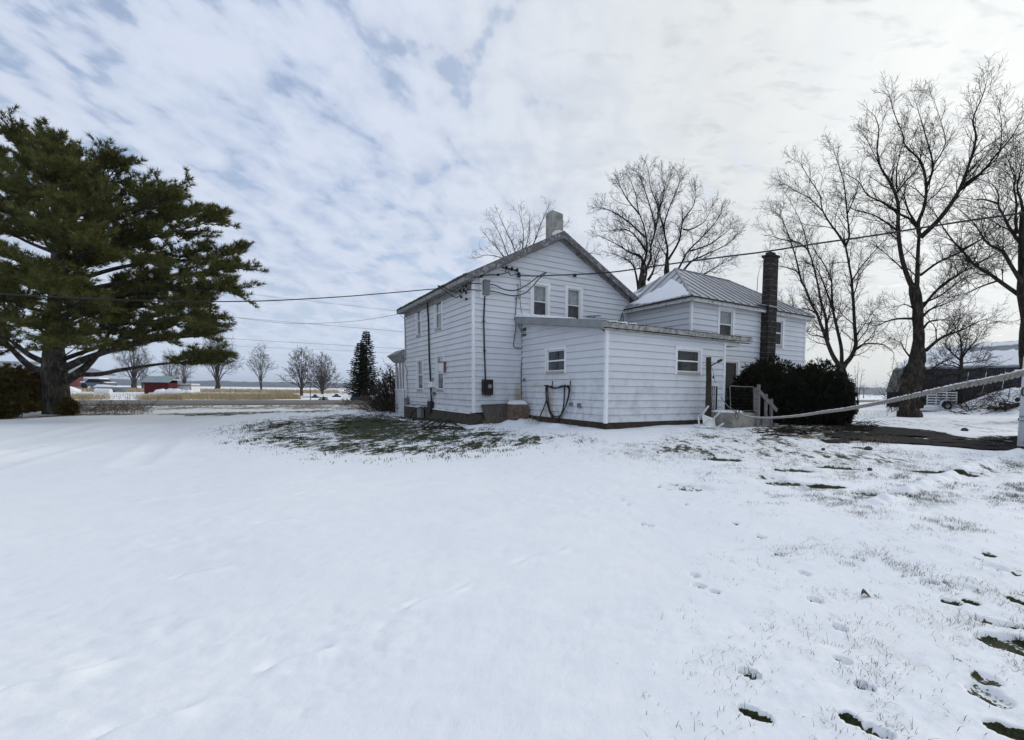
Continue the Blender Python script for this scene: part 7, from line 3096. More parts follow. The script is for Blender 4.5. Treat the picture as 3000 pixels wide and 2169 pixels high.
obj("hull", m_, M['tinblue'], boat)
m_ = MB()
m_.hexa([p + Vector((.05, -.6, .585)), p + Vector((2.5, -.5, .585)), p + Vector((2.5, .6, .585)), p + Vector((.05, .6, .585)), p + Vector((.3, -.35, .85)), p + Vector((2.2, -.3, .68)), p + Vector((2.2, .35, .68)), p + Vector((.3, .35, .85))])
obj("snow_cap", m_, M['snow'], boat)
m_ = MB()
for x in (.5, 1.6, 2.6):
    m_ = MB()
    m_.cbox(p + Vector((x, 0, .09)), .12, 1.0, .18)
    obj("cradle", m_, M['oldwood'], boat)
Y = 62
for k, (x0, x1, y0, y1, mt_, lab) in enumerate(((299, 318, 1132, 1142, 'bluet', "navy covered box just left of its twin, behind the white boat"), (322, 357, 1134, 1142, 'bluet', "long navy windowed box behind the bow of the white boat"),
                                                (266, 286, 1131, 1141, 'barnside', "grey snow-topped box behind the parked car"))):
    p = gpt(x0, Y)
    za_, zb_ = at(x0, y1, Y).z, at(x0, y0, Y).z
    bx_ = thing("covered_box", lab, "box", p)
    wd = S(x1 - x0, Y)
    m_ = MB()
    m_.box(Vector((p.x, p.y, za_)), Vector((wd, .1, 0)), Vector((-.1, 1.2, 0)), Vector((0, 0, zb_ - za_)))
    for q in (0, .93):
        m_.box(Vector((p.x + wd * q, p.y + .01, p.z - .05)), Vector((.08, 0, 0)), Vector((0, .08, 0)), Vector((0, 0, za_ - p.z + .051)))
    obj("body", m_, M[mt_], bx_)
    m_ = MB()
    for q in range(3):
        m_.box(Vector((p.x + wd * (.06 + .32 * q), p.y + .1 * (.06 + .32 * q) - .02, za_ + (zb_ - za_) * .3)), Vector((wd * .24, .024, 0)), Vector((0, .015, 0)), Vector((0, 0, (zb_ - za_) * .5)))
    obj("panel", m_, M['carpaint'], bx_)
    m_ = MB()
    m_.box(Vector((p.x, p.y, zb_ + .002)), Vector((wd, .1, 0)), Vector((-.1, 1.2, 0)), Vector((0, 0, .05)))
    obj("snow_cap", m_, M['snow'], bx_)
# round drum lying by the road
p = at(283, 1168, 41)
p.z = gz(p.x, p.y)
m_ = MB()
c = p + Vector((0, 0, .32))
m_.tube([c, c + Vector((.9, .35, 0))], .32, 16)
m_.tube([c + Vector((-.01, -.004, 0)), c + Vector((.05, .02, 0))], .345, 16)
tag(obj("white_drum", m_, M['white'], loc=p), "white drum lying on its side near the road below the parked car", "drum")
# red house beyond the hedge
Y = 62
p0 = gpt(135, Y)
hs = thing("red_house", "faded red clapboard house with a pale grey roof showing over the hedge", "house", p0)
zr = at(60, 1064, Y).z
zq = at(135, 1086, Y).z
ax = Vector((1, .05, 0)).normalized()
ay = Vector((-.05, 1, 0)).normalized()
GA = at(62, 1085, Y)
GA.z = 0


class W2(Wall):
    def __init__(w, o, d, n):
        w.o, w.d, w.n = o, d, n


g0 = Vector((at(60, 1085, Y).x, Y, 0))
g1 = Vector((at(160, 1085, Y).x, Y + .5, 0))
Lg = (g1 - g0).length
dg = (g1 - g0).normalized()
wg = W2(g0, dg, Vector((dg.y, -dg.x, 0)))
zap = at(98, 1074, Y).z
siding("gable_wall", wg, Lg, p0.z, lambda s: zap - .05 - abs(s - 1.65) * .30 if s > 0 else zap, parent=hs, mat=M['redsiding'], course=.28, lap=.03)
wl2 = W2(g0, -dg, Vector((dg.y, -dg.x, 0)))
m_ = MB()
bk = Vector((-.05, 1, 0)) * 8
m_.box(g0 + Vector((0, 0.05, p0.z)), bk, -dg * .1, Vector((0, 0, zq - p0.z + .2)))
m_.box(g0 - dg * 16 + Vector((0, .1, p0.z)), dg * 16, Vector((0, .1, 0)), Vector((0, 0, zq - p0.z)))
obj("wall", m_, M['redsiding'], hs)
m_ = MB()
apx = g0 + dg * 1.65
for (qa, qb, za_, zb_) in ((apx, g0 + dg * (Lg + .3), zap, zap - .30 * (Lg - 1.65 + .3)), (apx, g0 - dg * 1.5, zap, zap - .30 * 3.1)):
    a = Vector((qa.x, qa.y - .4, za_))
    b = Vector((qb.x, qb.y - .4, zb_))
    m_.hexa([a, b, b + bk, a + bk, a + e * .14, b + e * .14, b + bk + e * .14, a + bk + e * .14])
r0 = g0 - dg * 16
a = Vector((r0.x, r0.y - .5, zq - .1))
b = Vector((g0.x - 1.0, g0.y - .5, zq - .1))
up_ = Vector((0, 4.5, zr - zq + .35))
m_.hexa([a, b, b + up_, a + up_, a + e * .12, b + e * .12, b + up_ + e * .12, a + up_ + e * .12])
obj("roof", m_, M['roofgrey'], hs)
m_ = MB()
a = Vector((apx.x, apx.y - .44, zap - .12))
b0 = g0 - dg * 1.5
b = Vector((b0.x, b0.y - .44, zap - .12 - .93))
m_.hexa([a, b, b + Vector((0, .03, 0)), a + Vector((0, .03, 0)), a + e * .30, b + e * .30, b + Vector((0, .03, .30)), a + Vector((0, .03, .30))])
obj("bargeboard", m_, M['white'], hs)
m_ = MB()
m_.box(Vector((at(2, 1068, Y).x, Y + 2, zr - .3)), Vector((.5, 0, 0)), Vector((0, .5, 0)), Vector((0, 0, .9)))
obj("chimney", m_, M['white'], hs)

# brown shed glimpsed behind the lilac
Y = 44
p = gpt(1150, Y)
bs = thing("brown_shed", "dull red-brown shed half hidden behind the lilac bush", "shed", p)
zt0 = at(1170, 1121, Y).z
m_ = MB()
for k in range(9):
    m_.box(p + Vector((k * .3, .012 * (k % 2), -.1)), Vector((.296, 0, 0)), Vector((0, 2.2, 0)), Vector((0, 0, zt0 - p.z)))
obj("wall", m_, M['brownp'], bs)
m_ = MB()
o = Vector((p.x - .2, p.y - .25, zt0 - .12))
m_.hexa([o, o + Vector((3.1, 0, 0)), o + Vector((3.1, 1.4, .45)), o + Vector((0, 1.4, .45)), o + e * .08, o + Vector((3.1, 0, .08)), o + Vector((3.1, 1.4, .53)), o + Vector((0, 1.4, .53))])
m_.hexa([o + Vector((0, 2.8, 0)), o + Vector((3.1, 2.8, 0)), o + Vector((3.1, 1.401, .45)), o + Vector((0, 1.401, .45)), o + Vector((0, 2.8, .08)), o + Vector((3.1, 2.8, .08)), o + Vector((3.1, 1.401, .53)), o + Vector((0, 1.401, .53))])
obj("roof", m_, M['shingle'], bs)

# teal tent-like cover, green cloth, brown panel
Y = 38.5
p = gpt(1025, Y)
tt = thing("teal_tent", "small teal dome tent at the roadside left of the spruces", "tent", p)
wd = S(31, Y)
hh = at(1040, 1153, Y).z - p.z
sec = [(0, 0), (.10, .30), (.24, .72), (.34, .98), (.66, 1.0), (.80, .72), (.93, .30), (1, 0)]
m_ = MB()
prev = None
for j in range(5):
    g_ = j / 4
    sc2 = 1 - .55 * (g_ - .0) ** 2
    ring = [p + Vector((wd * (.5 + (x - .5) * sc2), g_ * .8, hh * z * sc2)) for x, z in sec]
    if prev:
        for i in range(len(sec) - 1):
            m_.quad(prev[i], prev[i + 1], ring[i + 1], ring[i])
    else:
        m_.poly(ring[::-1])
    prev = ring
m_.poly(prev)
obj("canopy", m_, M['teal'], tt)
m_ = MB()
m_.hexa([p + Vector((wd * .24, -.02, hh * .96)), p + Vector((wd * .76, -.02, hh * .96)), p + Vector((wd * .72, .5, hh * .96)), p + Vector((wd * .28, .5, hh * .96)),
         p + Vector((wd * .30, -.0, hh * 1.06)), p + Vector((wd * .70, -.0, hh * 1.06)), p + Vector((wd * .68, .45, hh * 1.06)), p + Vector((wd * .32, .45, hh * 1.06))])
for f0, f1 in ((.0, .3), (1.0, .7)):
    m_.tube([p + Vector((wd * f0, -.03, 0)), p + Vector((wd * (f0 + (f1 - f0) * .8), -.03, hh * .75)), p + Vector((wd * f1, -.03, hh))], .02, 5)
obj("dark_trim", m_, M['black'], tt)
m_ = MB()
for x in (.36, .54):
    m_.box(p + Vector((wd * x, -.012, hh * .55)), Vector((wd * .10, 0, 0)), Vector((0, .01, 0)), Vector((0, 0, hh * .3)))
obj("window", m_, M['glass'], tt)
p = gpt(1070, 38)
m_ = MB()
for k in range(6):
    a = p + Vector((.07 * k, .02 * (k % 2), 0))
    m_.hexa([a, a + Vector((.068, 0, 0)), a + Vector((.068, .25, 0)), a + Vector((0, .25, 0)), a + Vector((.03, .05, .40 - .03 * abs(k - 2))), a + Vector((.075, .05, .40 - .03 * abs(k - 2))), a + Vector((.075, .2, .38)), a + Vector((.03, .2, .38))])
tag(obj("green_bundle", m_, M['greencloth'], loc=p), "small green cloth bundle below the tall spruce by the lilac", "bundle")
p = gpt(1058, 38)
m_ = MB()
m_.box(p, Vector((.35, .05, 0)), Vector((0, .05, 0)), Vector((0, 0, .42)))
m_.bar(p + Vector((-.02, -.02, 0)), p + Vector((-.02, -.02, .48)), .04)
m_.bar(p + Vector((.36, .02, 0)), p + Vector((.36, .02, .48)), .04)
tag(obj("lawn_sign", m_, M['brownp'], loc=p), "small brown upright panel between the teal tent and the green bundle", "panel")
# thin pale pole and garden lumps on the far lawn
p = gpt(909, 38)
m_ = MB()
m_.tube([p, Vector((p.x, p.y, at(909, 1126, 38).z))], [.035, .03], 6)
m_.cbox(Vector((p.x, p.y, at(909, 1126, 38).z)), .07, .07, .05)
tag(obj("pale_pole", m_, M['oldwood'], loc=p), "thin pale pole beside the road in front of the round bare tree", "pole")
for k, (x, Y, w_, h_, lab) in enumerate(((922, 47, .75, .3, "dark low lump on the far lawn beside the pale pole"), (985, 50, 1.0, .30, "dark low lump on the far lawn below the fountain-shaped tree"))):
    p = gpt(x, Y)
    m_ = MB()
    m_.lathe(p, [(w_ * .5, 0), (w_ * .45, h_ * .4), (w_ * .25, h_ * .6), (w_ * .15, h_), (.001, h_ * 1.2)], 10)
    m_.v = [(p.x + (a - p.x) * 1.0 + .05 * rnd.random(), p.y + (b - p.y) * .5, c) for a, b, c in m_.v]
    if k == 0:
        m_.bar(p + Vector((-1.2, 0, .04)), p + Vector((.1, 0, .12)), .06)
    tag(obj("garden_mound", m_, M['stone'], loc=p), lab, "mound", "dark lumps on the far lawn")

# ------------------------------------------------------------------ right-hand side
# barn
A_ = at(2724, 1021, 45)
rdir = Vector((.38, -.925, 0)).normalized()
vdir = Vector((-.925, -.38, 0)).normalized()
kneeL = at(2620, 1084, 43.1)
eaveL = at(2597, 1149, 42.4)
LB = 16.0
barn = thing("gambrel_barn", "low gambrel-roofed barn with snowy upper roof and blackened side behind the bare trees", "barn", Vector((eaveL.x, eaveL.y, gz(eaveL.x, eaveL.y))))
rdg1 = A_ + rdir * LB
off = (kneeL - A_)
off2 = (eaveL - A_)
k1 = kneeL + rdir * LB - Vector((0, 0, .25))
e1 = eaveL + rdir * LB
m_ = MB()
far1 = Vector((-off.x, -off.y, off.z))
far2 = Vector((-off2.x, -off2.y, off2.z))
t_ = Vector((0, 0, .10))
for (P0, P1, Q0, Q1) in ((A_, rdg1, kneeL, k1), (A_, rdg1, A_ + far1, rdg1 + far1)):
    m_.hexa([Q0, Q1, P1, P0, Q0 + t_, Q1 + t_, P1 + t_, P0 + t_])
obj("roof", m_, M['roofgrey'], barn)
# lower steep side, boarded and dark
m_ = MB()
nb = 40
for k in range(nb):
    f0, f1 = k / nb, (k + .92) / nb
    o_ = vdir * (.012 * (k % 3))
    a, b = kneeL.lerp(k1, f0) + o_, kneeL.lerp(k1, f1) + o_
    c, d = eaveL.lerp(e1, f1) + o_, eaveL.lerp(e1, f0) + o_
    c.z = d.z = gz(eaveL.x, eaveL.y) - .3
    m_.hexa([d, c, c - vdir * .05, d - vdir * .05, a, b, b - vdir * .05, a - vdir * .05])
obj("side_wall", m_, M['barnwall'], barn)
m_ = MB()
zg = gz(eaveL.x, eaveL.y) - .2
ends = [eaveL, kneeL, A_, A_ + far1, A_ + far2]
base_ = [Vector((p.x, p.y, zg)) for p in (eaveL, A_ + far2)]
for sh in (rdir * .05, rdir * (LB - .05)):
    m_ = MB()
    m_.poly([base_[0] + sh] + [p + sh - Vector((0, 0, .02)) for p in ends] + [base_[1] + sh])
    obj("gable_end", m_, M['barnside'], barn)
m_ = MB()
m_.hexa([eaveL - vdir * .03 + rdir * -.02, eaveL - vdir * .03 + rdir * 1.1, kneeL + rdir * 1.1 - vdir * -.08, kneeL + rdir * -.02 - vdir * -.08,
         eaveL + vdir * .09 + rdir * -.02, eaveL + vdir * .09 + rdir * 1.1, kneeL + rdir * 1.1 + vdir * .12, kneeL + rdir * -.02 + vdir * .12])
obj("corner_boarding", m_, M['barnside'], barn)
# snow fields on the upper slope, with a bare strip melted across
m_ = MB()
R_ = random.Random(9)
n = 50
upn = (A_ - kneeL)
slope_n = rdir.cross(upn.normalized())
if slope_n.z < 0:
    slope_n = -slope_n
for (lo, hi, s0, s1) in ((.02, .60, .0, 1.0), (.80, .97, .15, 1.0), (.58, .98, .0, .20)):
    prev = None
    for i in range(n + 1):
        f = s0 + (s1 - s0) * i / n
        l_ = lo + R_.uniform(-.015, .03)
        h_ = hi + R_.uniform(-.04, .04) - (.14 * (f - .5) if hi == .60 else 0)
        b = kneeL.lerp(k1, f)
        tpt = A_.lerp(rdg1, f)
        p0 = b.lerp(tpt, l_) + t_ + slope_n * .012
        p1 = b.lerp(tpt, min(.985, h_)) + t_ + slope_n * .012
        cur = (p0, p0 + slope_n * .06 + (p1 - p0) * .02, p1 + slope_n * .06 - (p1 - p0) * .02, p1)
        if prev:
            for j in range(3):
                m_.quad(prev[j], cur[j], cur[j + 1], prev[j + 1])
        prev = cur
obj("roof_snow", m_, M['snow'], barn)

# slatted utility trailer
Y = 31.0
p = at(2714, 1206, Y)
p.z = gz(p.x, p.y)
ut = thing("utility_trailer", "white flatbed utility trailer with a slatted headboard under the rope near the barn", "trailer", p)
ux = Vector((1, -.06, 0)).normalized()
uy = Vector((.06, 1, 0)).normalized()
wd = S(2799 - 2714, Y)
zA_, zB_ = at(2756, 1187, Y).z, at(2756, 1150, Y).z
o = Vector((p.x, p.y, 0))
m_ = MB()
ns = 6
for k in range(ns):
    zz = zA_ + (zB_ - zA_) * k / (ns - 1) - .05
    m_.box(o + Vector((0, 0, zz)), ux * wd, uy * .03, Vector((0, 0, .075)))
for f in (0, .30, .64, .965):
    m_.box(o + ux * (wd * f) + uy * .031 + Vector((0, 0, zA_ - .15)), ux * .06, uy * .04, Vector((0, 0, zB_ - zA_ + .2)))
obj("slatted_side", m_, M['white'], ut)
m_ = MB()
zd = at(2740, 1196, Y).z
o2 = at(2690, 1200, Y)
m_.box(Vector((o2.x, o2.y - .25, zd - .08)), ux * S(105, Y), uy * 1.5, Vector((0, 0, .16)))
m_.box(Vector((o2.x, o2.y - .3, zd - .16)), ux * S(105, Y), uy * .049, Vector((0, 0, .10)))
obj("deck", m_, M['white'], ut)
m_ = MB()
m_.hexa([Vector((o2.x + .05, o2.y - .2, zd + .081)), Vector((o2.x + 2.0, o2.y - .25, zd + .081)), Vector((o2.x + 2.0, o2.y + 1.1, zd + .081)), Vector((o2.x + .05, o2.y + 1.1, zd + .081)),
         Vector((o2.x + .15, o2.y - .1, zd + .15)), Vector((o2.x + 1.9, o2.y - .15, zd + .16)), Vector((o2.x + 1.9, o2.y + 1.0, zd + .17)), Vector((o2.x + .15, o2.y + 1.0, zd + .15))])
obj("snow_cap", m_, M['snow'], ut)
wc = at(2776, 1199, Y - .35)
wr = .27
wc.z = gz(wc.x, wc.y) + wr - .02
m_ = MB()
m_.tube([wc, wc + uy * .2], wr, 18)
wh = obj("wheel", m_, M['tyre'], ut)
m_ = MB()
m_.tube([wc - uy * .015, wc + uy * .05], wr * .5, 14)
obj("rim", m_, M['stripe'], wh)
m_ = MB()
arc = [(-.42, .0), (-.36, .25), (-.18, .36), (.18, .36), (.36, .25), (.42, .0)]
for (x0, z0), (x1, z1) in zip(arc[:-1], arc[1:]):
    a, b = wc + ux * x0 + Vector((0, 0, z0)) - uy * .03, wc + ux * x1 + Vector((0, 0, z1)) - uy * .03
    m_.hexa([a, b, b + uy * .28, a + uy * .28, a + e * .02, b + e * .02, b + uy * .28 + e * .02, a + uy * .28 + e * .02])
obj("mudguard", m_, M['white'], ut)

# brush heap: logs lying on the snowy mound
logs = [((2862, 1160), (2886, 1153), .11, "dark log lying highest on the snowy brush heap"), ((2896, 1196), (2925, 1201), .10, "dark log end low in the snowy brush heap"),
        ((2928, 1196), (2940, 1204), .09, "short dark log stub between two logs of the brush heap"), ((2944, 1196), (2986, 1198), .13, "thick dark log low at the right end of the brush heap"),
        ((2930, 1184), (2958, 1186), .09, "dark log in the middle of the brush heap"), ((2980, 1172), (2992, 1170), .12, "dark log end touching the white trailer's edge")]
R_ = random.Random(13)
for k, (a, b, r, lab) in enumerate(logs):
    Yl = 28.2 if k != 0 else 29.6
    P0, P1 = at(*a, Yl), at(*b, Yl + .5)
    P0.z = max(P0.z, gz(P0.x, P0.y) + r * .5)
    P1.z = max(P1.z, gz(P1.x, P1.y) + r * .4)
    m_ = MB()
    d = P1 - P0
    Q = [P0, P0 + d * .35 + Vector((0, 0, .03)), P0 + d * .7, P1]
    m_.tube(Q, [r, r * 1.05, r * .95, r * .8], 8)
    for q in range(2):
        c = P0 + d * (.3 + .3 * q)
        m_.tube([c, c + Vector((R_.uniform(-.5, .5), -.2, R_.uniform(.1, .4)))], [r * .3, r * .12], 5)
    tag(obj("log", m_, M['darkpost'], loc=P0), lab, "log", "logs in the brush heap")
m_ = MB()
for k in range(90):
    x = R_.uniform(2800, 2990)
    Yl = R_.uniform(28, 31)
    p = gpt(x, Yl)
    d = Vector((R_.gauss(0, 1), R_.gauss(0, .4), R_.uniform(.05, .6))).normalized()
    grow(m_, p, d, R_.uniform(.6, 1.9), R_.uniform(.010, .026), 2, R_, .008, .02, .16, 1.6)
for k in range(120):
    x = R_.uniform(2600, 2860)
    Yl = R_.uniform(31, 34)
    p = gpt(x, Yl)
    d = Vector((R_.gauss(0, .5), R_.gauss(0, .3), R_.uniform(.4, 1))).normalized()
    grow(m_, p, d, R_.uniform(.8, 2.2), R_.uniform(.010, .018), 2, R_, .007, .04, .16, 2.2)
tag(obj("brush", m_, M['twig']), "tangle of leafless brush sticking out of the snowy heap by the barn", "brush", kind='stuff')

# white enclosed trailer cut by the right edge
c0 = on_ground(2979, 1309)
vd = Vector((c0.x, c0.y, 0)).normalized()
fd = Vector((vd.y, -vd.x, 0))
fd = (fd + vd * .06).normalized()
zt0 = at(2997, 1052, c0.y).z
bt = thing("enclosed_trailer", "white enclosed trailer with a black-rimmed window, cut off at the right edge", "trailer", c0)
m_ = MB()
o = c0 + Vector((0, 0, .015))
m_.box(o, fd * 2.0, vd * 3.8, Vector((0, 0, zt0 - c0.z)))
m_.box(o - vd * .012 + Vector((0, 0, .002)), fd * .035, vd * .011, Vector((0, 0, zt0 - c0.z)))
m_.box(o - vd * .009 + fd * .15 + Vector((0, 0, .12)), fd * 1.5, vd * .0085, Vector((0, 0, .9)))
m_.box(o - vd * .02 + Vector((0, 0, zt0 - c0.z + .001)), fd * 2.02, vd * 3.83, Vector((0, 0, .04)))
obj("body", m_, M['vanwhite'], bt)


def bp2(px, py):
    return on_plane(px, py, o - vd * .014, -vd)


m_ = MB()
wp = bp2(2994, 1148)
ring = []
w2, h2 = .42, .115
for i in range(24):
    a = TAU * i / 24
    cx_, sz_ = math.cos(a), math.sin(a)
    q = (abs(cx_) ** .35 * (1 if cx_ > 0 else -1) * w2, abs(sz_) ** .35 * (1 if sz_ > 0 else -1) * h2)
    ring.append(wp + fd * (w2 + q[0]) + Vector((0, 0, q[1])))
ring.append(ring[0])
m_.tube(ring, .018, 6, cap=False)
win = obj("window", m_, M['black'], bt)
m_ = MB()
m_.poly([q + vd * .002 for q in ring[:-1]])
obj("pane", m_, M['stripe'], win)
for y in (1221, 1234):
    m_ = MB()
    q = bp2(2988, y)
    m_.box(q - vd * .02, fd * .10, vd * .03, Vector((0, 0, .022)))
    obj("hinge", m_, M['boxgrey'], bt)
m_ = MB()
q = bp2(2998, 1296)
m_.tube([q, q + fd * .1 + Vector((0, 0, .03))], .015, 6)
obj("latch", m_, M['boxgrey'], bt)

# ------------------------------------------------------------------ overhead lines


def span(name, label, pts, r, mat='cable', extra=None, k=8, n=5):
    P = curve([at(*p) for p in pts], k)
    m_ = MB()
    m_.tube(P, r, n)
    if extra:
        extra(m_, P)
    return tag(obj(name, m_, M[mat], loc=P[0]), label, "cable")


hz = wt(w_left, *D1(1385, 735), .5)
YL = hz.y


def knots(m_, P):
    for i in range(6, len(P) - 4, 9):
        m_.tube([P[i], P[i + 1]], .022, 5)


span("service_cable", "heavy service cable from the left frame edge across the pine to the farmhouse eave",
     [(-420, 835, 11.5), (-150, 853, 12.6), (0, 862, 13.2), (220, 873, 14.1), (450, 882, 15.1), (660, 884, 16.2), (800, 881, 17.0), (1000, 870, 18.4), (1160, 857, 19.6), (1318, 843, YL)], .019, 'cable')
gq = wt(w_gable, *R1(2005, 1026), .5)
span("service_cable", "heavy twisted service cable from the gable wall past the block chimney to the right",
     [(1517, 808, 17.9), (1572, 809, 17.6), (1622, 807, 17.2), (1700, 804, 16.6), (1800, 797, 16.0), (1900, 783, 15.4), (2000, 769, 14.8), (2120, 753, 14.2), (2240, 738, 13.6), (2400, 713, 12.9), (2550, 692, 12.3), (2700, 668, 11.8),
      (2850, 645, 11.2), (3000, 624, 10.7), (3200, 590, 10.0), (3400, 555, 9.4)], .021, 'cable', knots)
for (pts, lab, r) in (
        ([(-200, 768, 44), (300, 820, 45), (700, 859, 46), (1166, 912, 47), (1500, 950, 48)], "topmost thin power line running towards the corner under the house eave", .010),
        ([(-200, 830, 44), (300, 887, 45), (600, 922, 46), (917, 950, 47), (1190, 973, 48), (1500, 1000, 49)], "thin power line passing just behind the sagging drop wire", .012),
        ([(-200, 925, 50), (300, 966, 51), (648, 991, 52), (900, 1006, 53), (1190, 1023, 54), (1500, 1041, 55)], "thin power line crossing just above the tops of the far bare trees", .014),
        ([(-200, 960, 50), (300, 990, 51), (687, 1014, 52), (900, 1023, 53), (1190, 1037, 54), (1500, 1055, 55)], "lowest thin power line above the far bare trees", .010)):
    t_o = span("power_line", lab, pts, r, 'wiregrey', None, 6, 4)
    t_o['group'] = "power lines along the road"
ev = H(-OVE, VW + .1, ZE - .35)
span("drop_wire", "sagging thin wire looping from the road line to the far end of the house eave",
     [(420, 885, 46), (600, 915, 42), (700, 932, 39), (830, 947, 36), (917, 948, 34), (1030, 942, 31.5), (1100, 933, 29), (1171, 920, 26.4)], .011, 'wiregrey', None, 8, 4)

# ================================================================== AIR, SKY AND LIGHT
SUN_AZ = math.radians(57)
SUN_EL = math.radians(27)
sd = Vector((math.sin(SUN_AZ) * math.cos(SUN_EL), math.cos(SUN_AZ) * math.cos(SUN_EL), math.sin(SUN_EL)))

HAZE = True
if HAZE:
    hm = bpy.data.materials.new("pale_haze")
    hm.use_nodes = True
    nt = hm.node_tree
    nt.nodes.clear()
    ho = nt.nodes.new('ShaderNodeOutputMaterial')
    pv = nt.nodes.new('ShaderNodeVolumePrincipled')
    pv.inputs['Color'].default_value = (.80, .87, .98, 1)
    pv.inputs['Density'].default_value = .00017
    pv.inputs['Anisotropy'].default_value = .2
    nt.links.new(pv.outputs[0], ho.inputs['Volume'])
    m_ = MB()
    m_.box(Vector((-4600, -600, -4)), Vector((9200, 0, 0)), Vector((0, 5400, 0)), Vector((0, 0, 74)))
    o = obj("haze", m_, hm)
    tag(o, "thin pale winter haze", "haze", kind='stuff')

w = bpy.data.worlds.new("World")
sc.world = w
w.use_nodes = True
nt = w.node_tree
nt.nodes.clear()


def N(ty, **kw):
    o = nt.nodes.new(ty)
    for k, v in kw.items():
        setattr(o, k, v)
    return o


def Lk(a, b):
    nt.links.new(a, b)


def Mth(op, a, b=None, c=None, clamp=False):
    o = N('ShaderNodeMath', operation=op)
    o.use_clamp = clamp
    for i, x in enumerate((a, b, c)):
        if x is None:
            continue
        if isinstance(x, (int, float)):
            o.inputs[i].default_value = x
        else:
            Lk(x, o.inputs[i])
    return o.outputs[0]


def Rng(v, a, b, c=0.0, d=1.0):
    o = N('ShaderNodeMapRange')
    o.interpolation_type = 'SMOOTHSTEP'
    for i, x in enumerate((v, a, b, c, d)):
        if isinstance(x, (int, float)):
            o.inputs[i].default_value = x
        else:
            Lk(x, o.inputs[i])
    return o.outputs[0]


def Mix(f, a, b):
    o = N('ShaderNodeMix', data_type='RGBA')
    for s, x in ((o.inputs[0], f), (o.inputs[6], a), (o.inputs[7], b)):
        if isinstance(x, (int, float)):
            s.default_value = x
        elif isinstance(x, tuple):
            s.default_value = (*x, 1)
        else:
            Lk(x, s)
    return o.outputs[2]


out = N('ShaderNodeOutputWorld')
sky = N('ShaderNodeTexSky', sky_type='NISHITA')
sky.sun_disc = False
sky.sun_elevation = SUN_EL
sky.sun_rotation = SUN_AZ
sky.air_density = 1.0
sky.dust_density = 1.5
bg1 = N('ShaderNodeBackground')
bg1.inputs['Strength'].default_value = .15
Lk(sky.outputs[0], bg1.inputs[0])
tc = N('ShaderNodeTexCoord')
sep = N('ShaderNodeSeparateXYZ')
Lk(tc.outputs['Generated'], sep.inputs[0])
zz = Mth('MAXIMUM', sep.outputs[2], 0.0)
den = Mth('ADD', zz, .16)
com = N('ShaderNodeCombineXYZ')
Lk(Mth('DIVIDE', sep.outputs[0], den), com.inputs[0])
Lk(Mth('DIVIDE', sep.outputs[1], den), com.inputs[1])


def cn(scale, detail, rough, rot=0, sx=1, sy=1, off=(0, 0, 0), dist=0):
    mp = N('ShaderNodeMapping')
    mp.inputs['Rotation'].default_value = (0, 0, math.radians(rot))
    mp.inputs['Scale'].default_value = (sx, sy, 1)
    mp.inputs['Location'].default_value = off
    Lk(com.outputs[0], mp.inputs['Vector'])
    o = N('ShaderNodeTexNoise')
    o.inputs['Scale'].default_value = scale
    o.inputs['Detail'].default_value = detail
    o.inputs['Roughness'].default_value = rough
    o.inputs['Distortion'].default_value = dist
    Lk(mp.outputs[0], o.inputs['Vector'])
    return o.outputs[0]


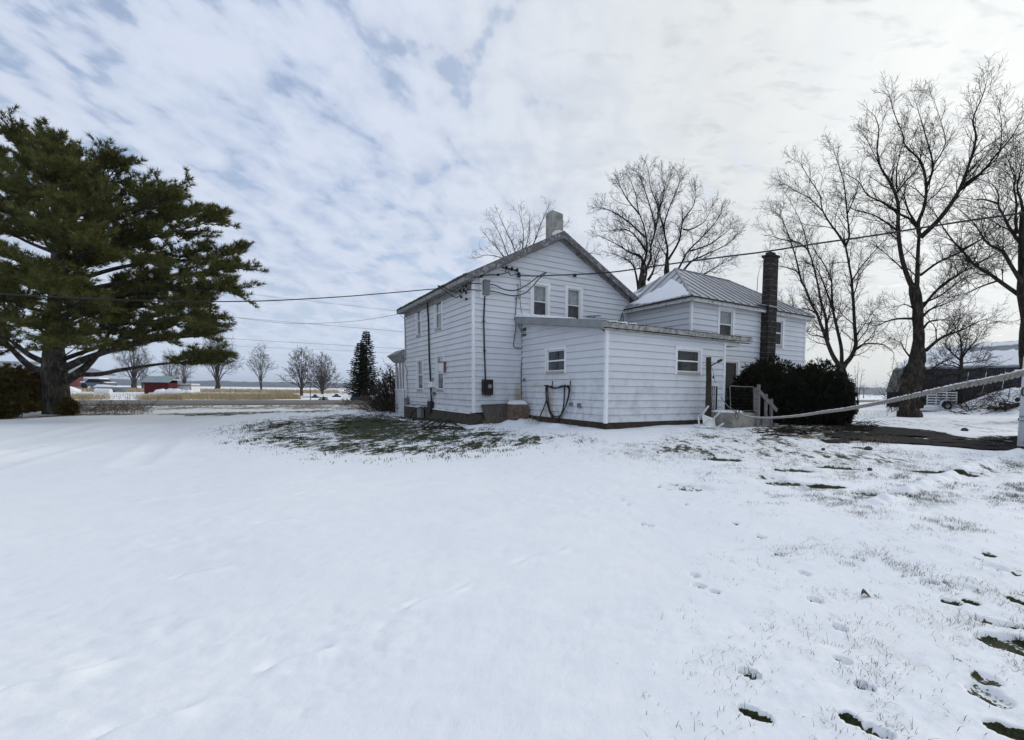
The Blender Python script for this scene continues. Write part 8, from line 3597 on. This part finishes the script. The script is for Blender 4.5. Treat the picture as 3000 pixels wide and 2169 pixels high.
big = cn(1.5, 3, .5, 20, 1, .8, (8.3, 1.2, 0))
cells = cn(8.2, 4, .5, 10, 1.0, .62, (.4, 2.2, 0), .35)
fine_ = cn(20, 4, .55, 10, 1, .75, (1.4, 2.2, 0), .2)
field = Mth('ADD', Mth('MULTIPLY', big, .26), Mth('ADD', Mth('MULTIPLY', cells, .54), Mth('MULTIPLY', fine_, .20)))
cover = Rng(field, .385, .475)
cover = Mth('ADD', Mth('MULTIPLY', cover, .52), .48, clamp=True)
nd = N('ShaderNodeVectorMath', operation='DOT_PRODUCT')
Lk(tc.outputs['Generated'], nd.inputs[0])
nd.inputs[1].default_value = tuple(sd)
dt = nd.outputs['Value']
glow = Rng(dt, .25, 1.0)
glow2 = Rng(dt, .78, 1.0)
cover = Mth('ADD', cover, Mth('MULTIPLY', glow, .45), clamp=True)
shade = Rng(Mth('ADD', Mth('MULTIPLY', cells, .75), Mth('MULTIPLY', fine_, .25)), .36, .62)
lit = Mix(shade, (.50, .58, .75), (.65, .72, .855))
lit = Mix(Mth('MULTIPLY', glow, .85), lit, (.84, .85, .81))
thick = Mth('MULTIPLY', Rng(cn(7.5, 5, .6, -32, 1, 2.0, (7, 1, 0), .3), .50, .70), Mth('MULTIPLY', glow, .55))
lit = Mix(thick, lit, (.53, .565, .60))
back = Rng(dt, -.9, .2, .80, 1.0)
# light through the deck is stronger towards the hidden sun
bg2 = N('ShaderNodeBackground')
Lk(lit, bg2.inputs[0])
Lk(Mth('MULTIPLY', back, Mth('ADD', .88, Mth('MULTIPLY', glow2, .18))), bg2.inputs['Strength'])
# pale air near the horizon
hzn = Rng(zz, .0, .16, 1.0, 0.0)
bg3 = N('ShaderNodeBackground')
Lk(Mix(glow, (.58, .68, .83), (.86, .85, .76)), bg3.inputs[0])
bg3.inputs['Strength'].default_value = .92
mx1 = N('ShaderNodeMixShader')
Lk(cover, mx1.inputs[0])
Lk(bg1.outputs[0], mx1.inputs[1])
Lk(bg2.outputs[0], mx1.inputs[2])
mx2 = N('ShaderNodeMixShader')
Lk(Mth('MULTIPLY', hzn, .72), mx2.inputs[0])
Lk(mx1.outputs[0], mx2.inputs[1])
Lk(bg3.outputs[0], mx2.inputs[2])
Lk(mx2.outputs[0], out.inputs[0])

sl = bpy.data.lights.new("sun", 'SUN')
sl.energy = 1.0
sl.angle = math.radians(14)
sl.color = (1.0, .955, .88)
so = bpy.data.objects.new("sun", sl)
COL.objects.link(so)
so.rotation_euler = (-sd).to_track_quat('-Z', 'Y').to_euler()

sc.view_settings.view_transform = 'Standard'
sc.view_settings.look = 'None'
sc.view_settings.exposure = 0.24
sc.view_settings.gamma = 1.0
sc.render.engine = 'CYCLES'
sc.cycles.use_denoising = True
sc.cycles.max_bounces = 6
sc.cycles.diffuse_bounces = 3
sc.cycles.glossy_bounces = 3
sc.cycles.transparent_max_bounces = 8
sc.cycles.volume_bounces = 0
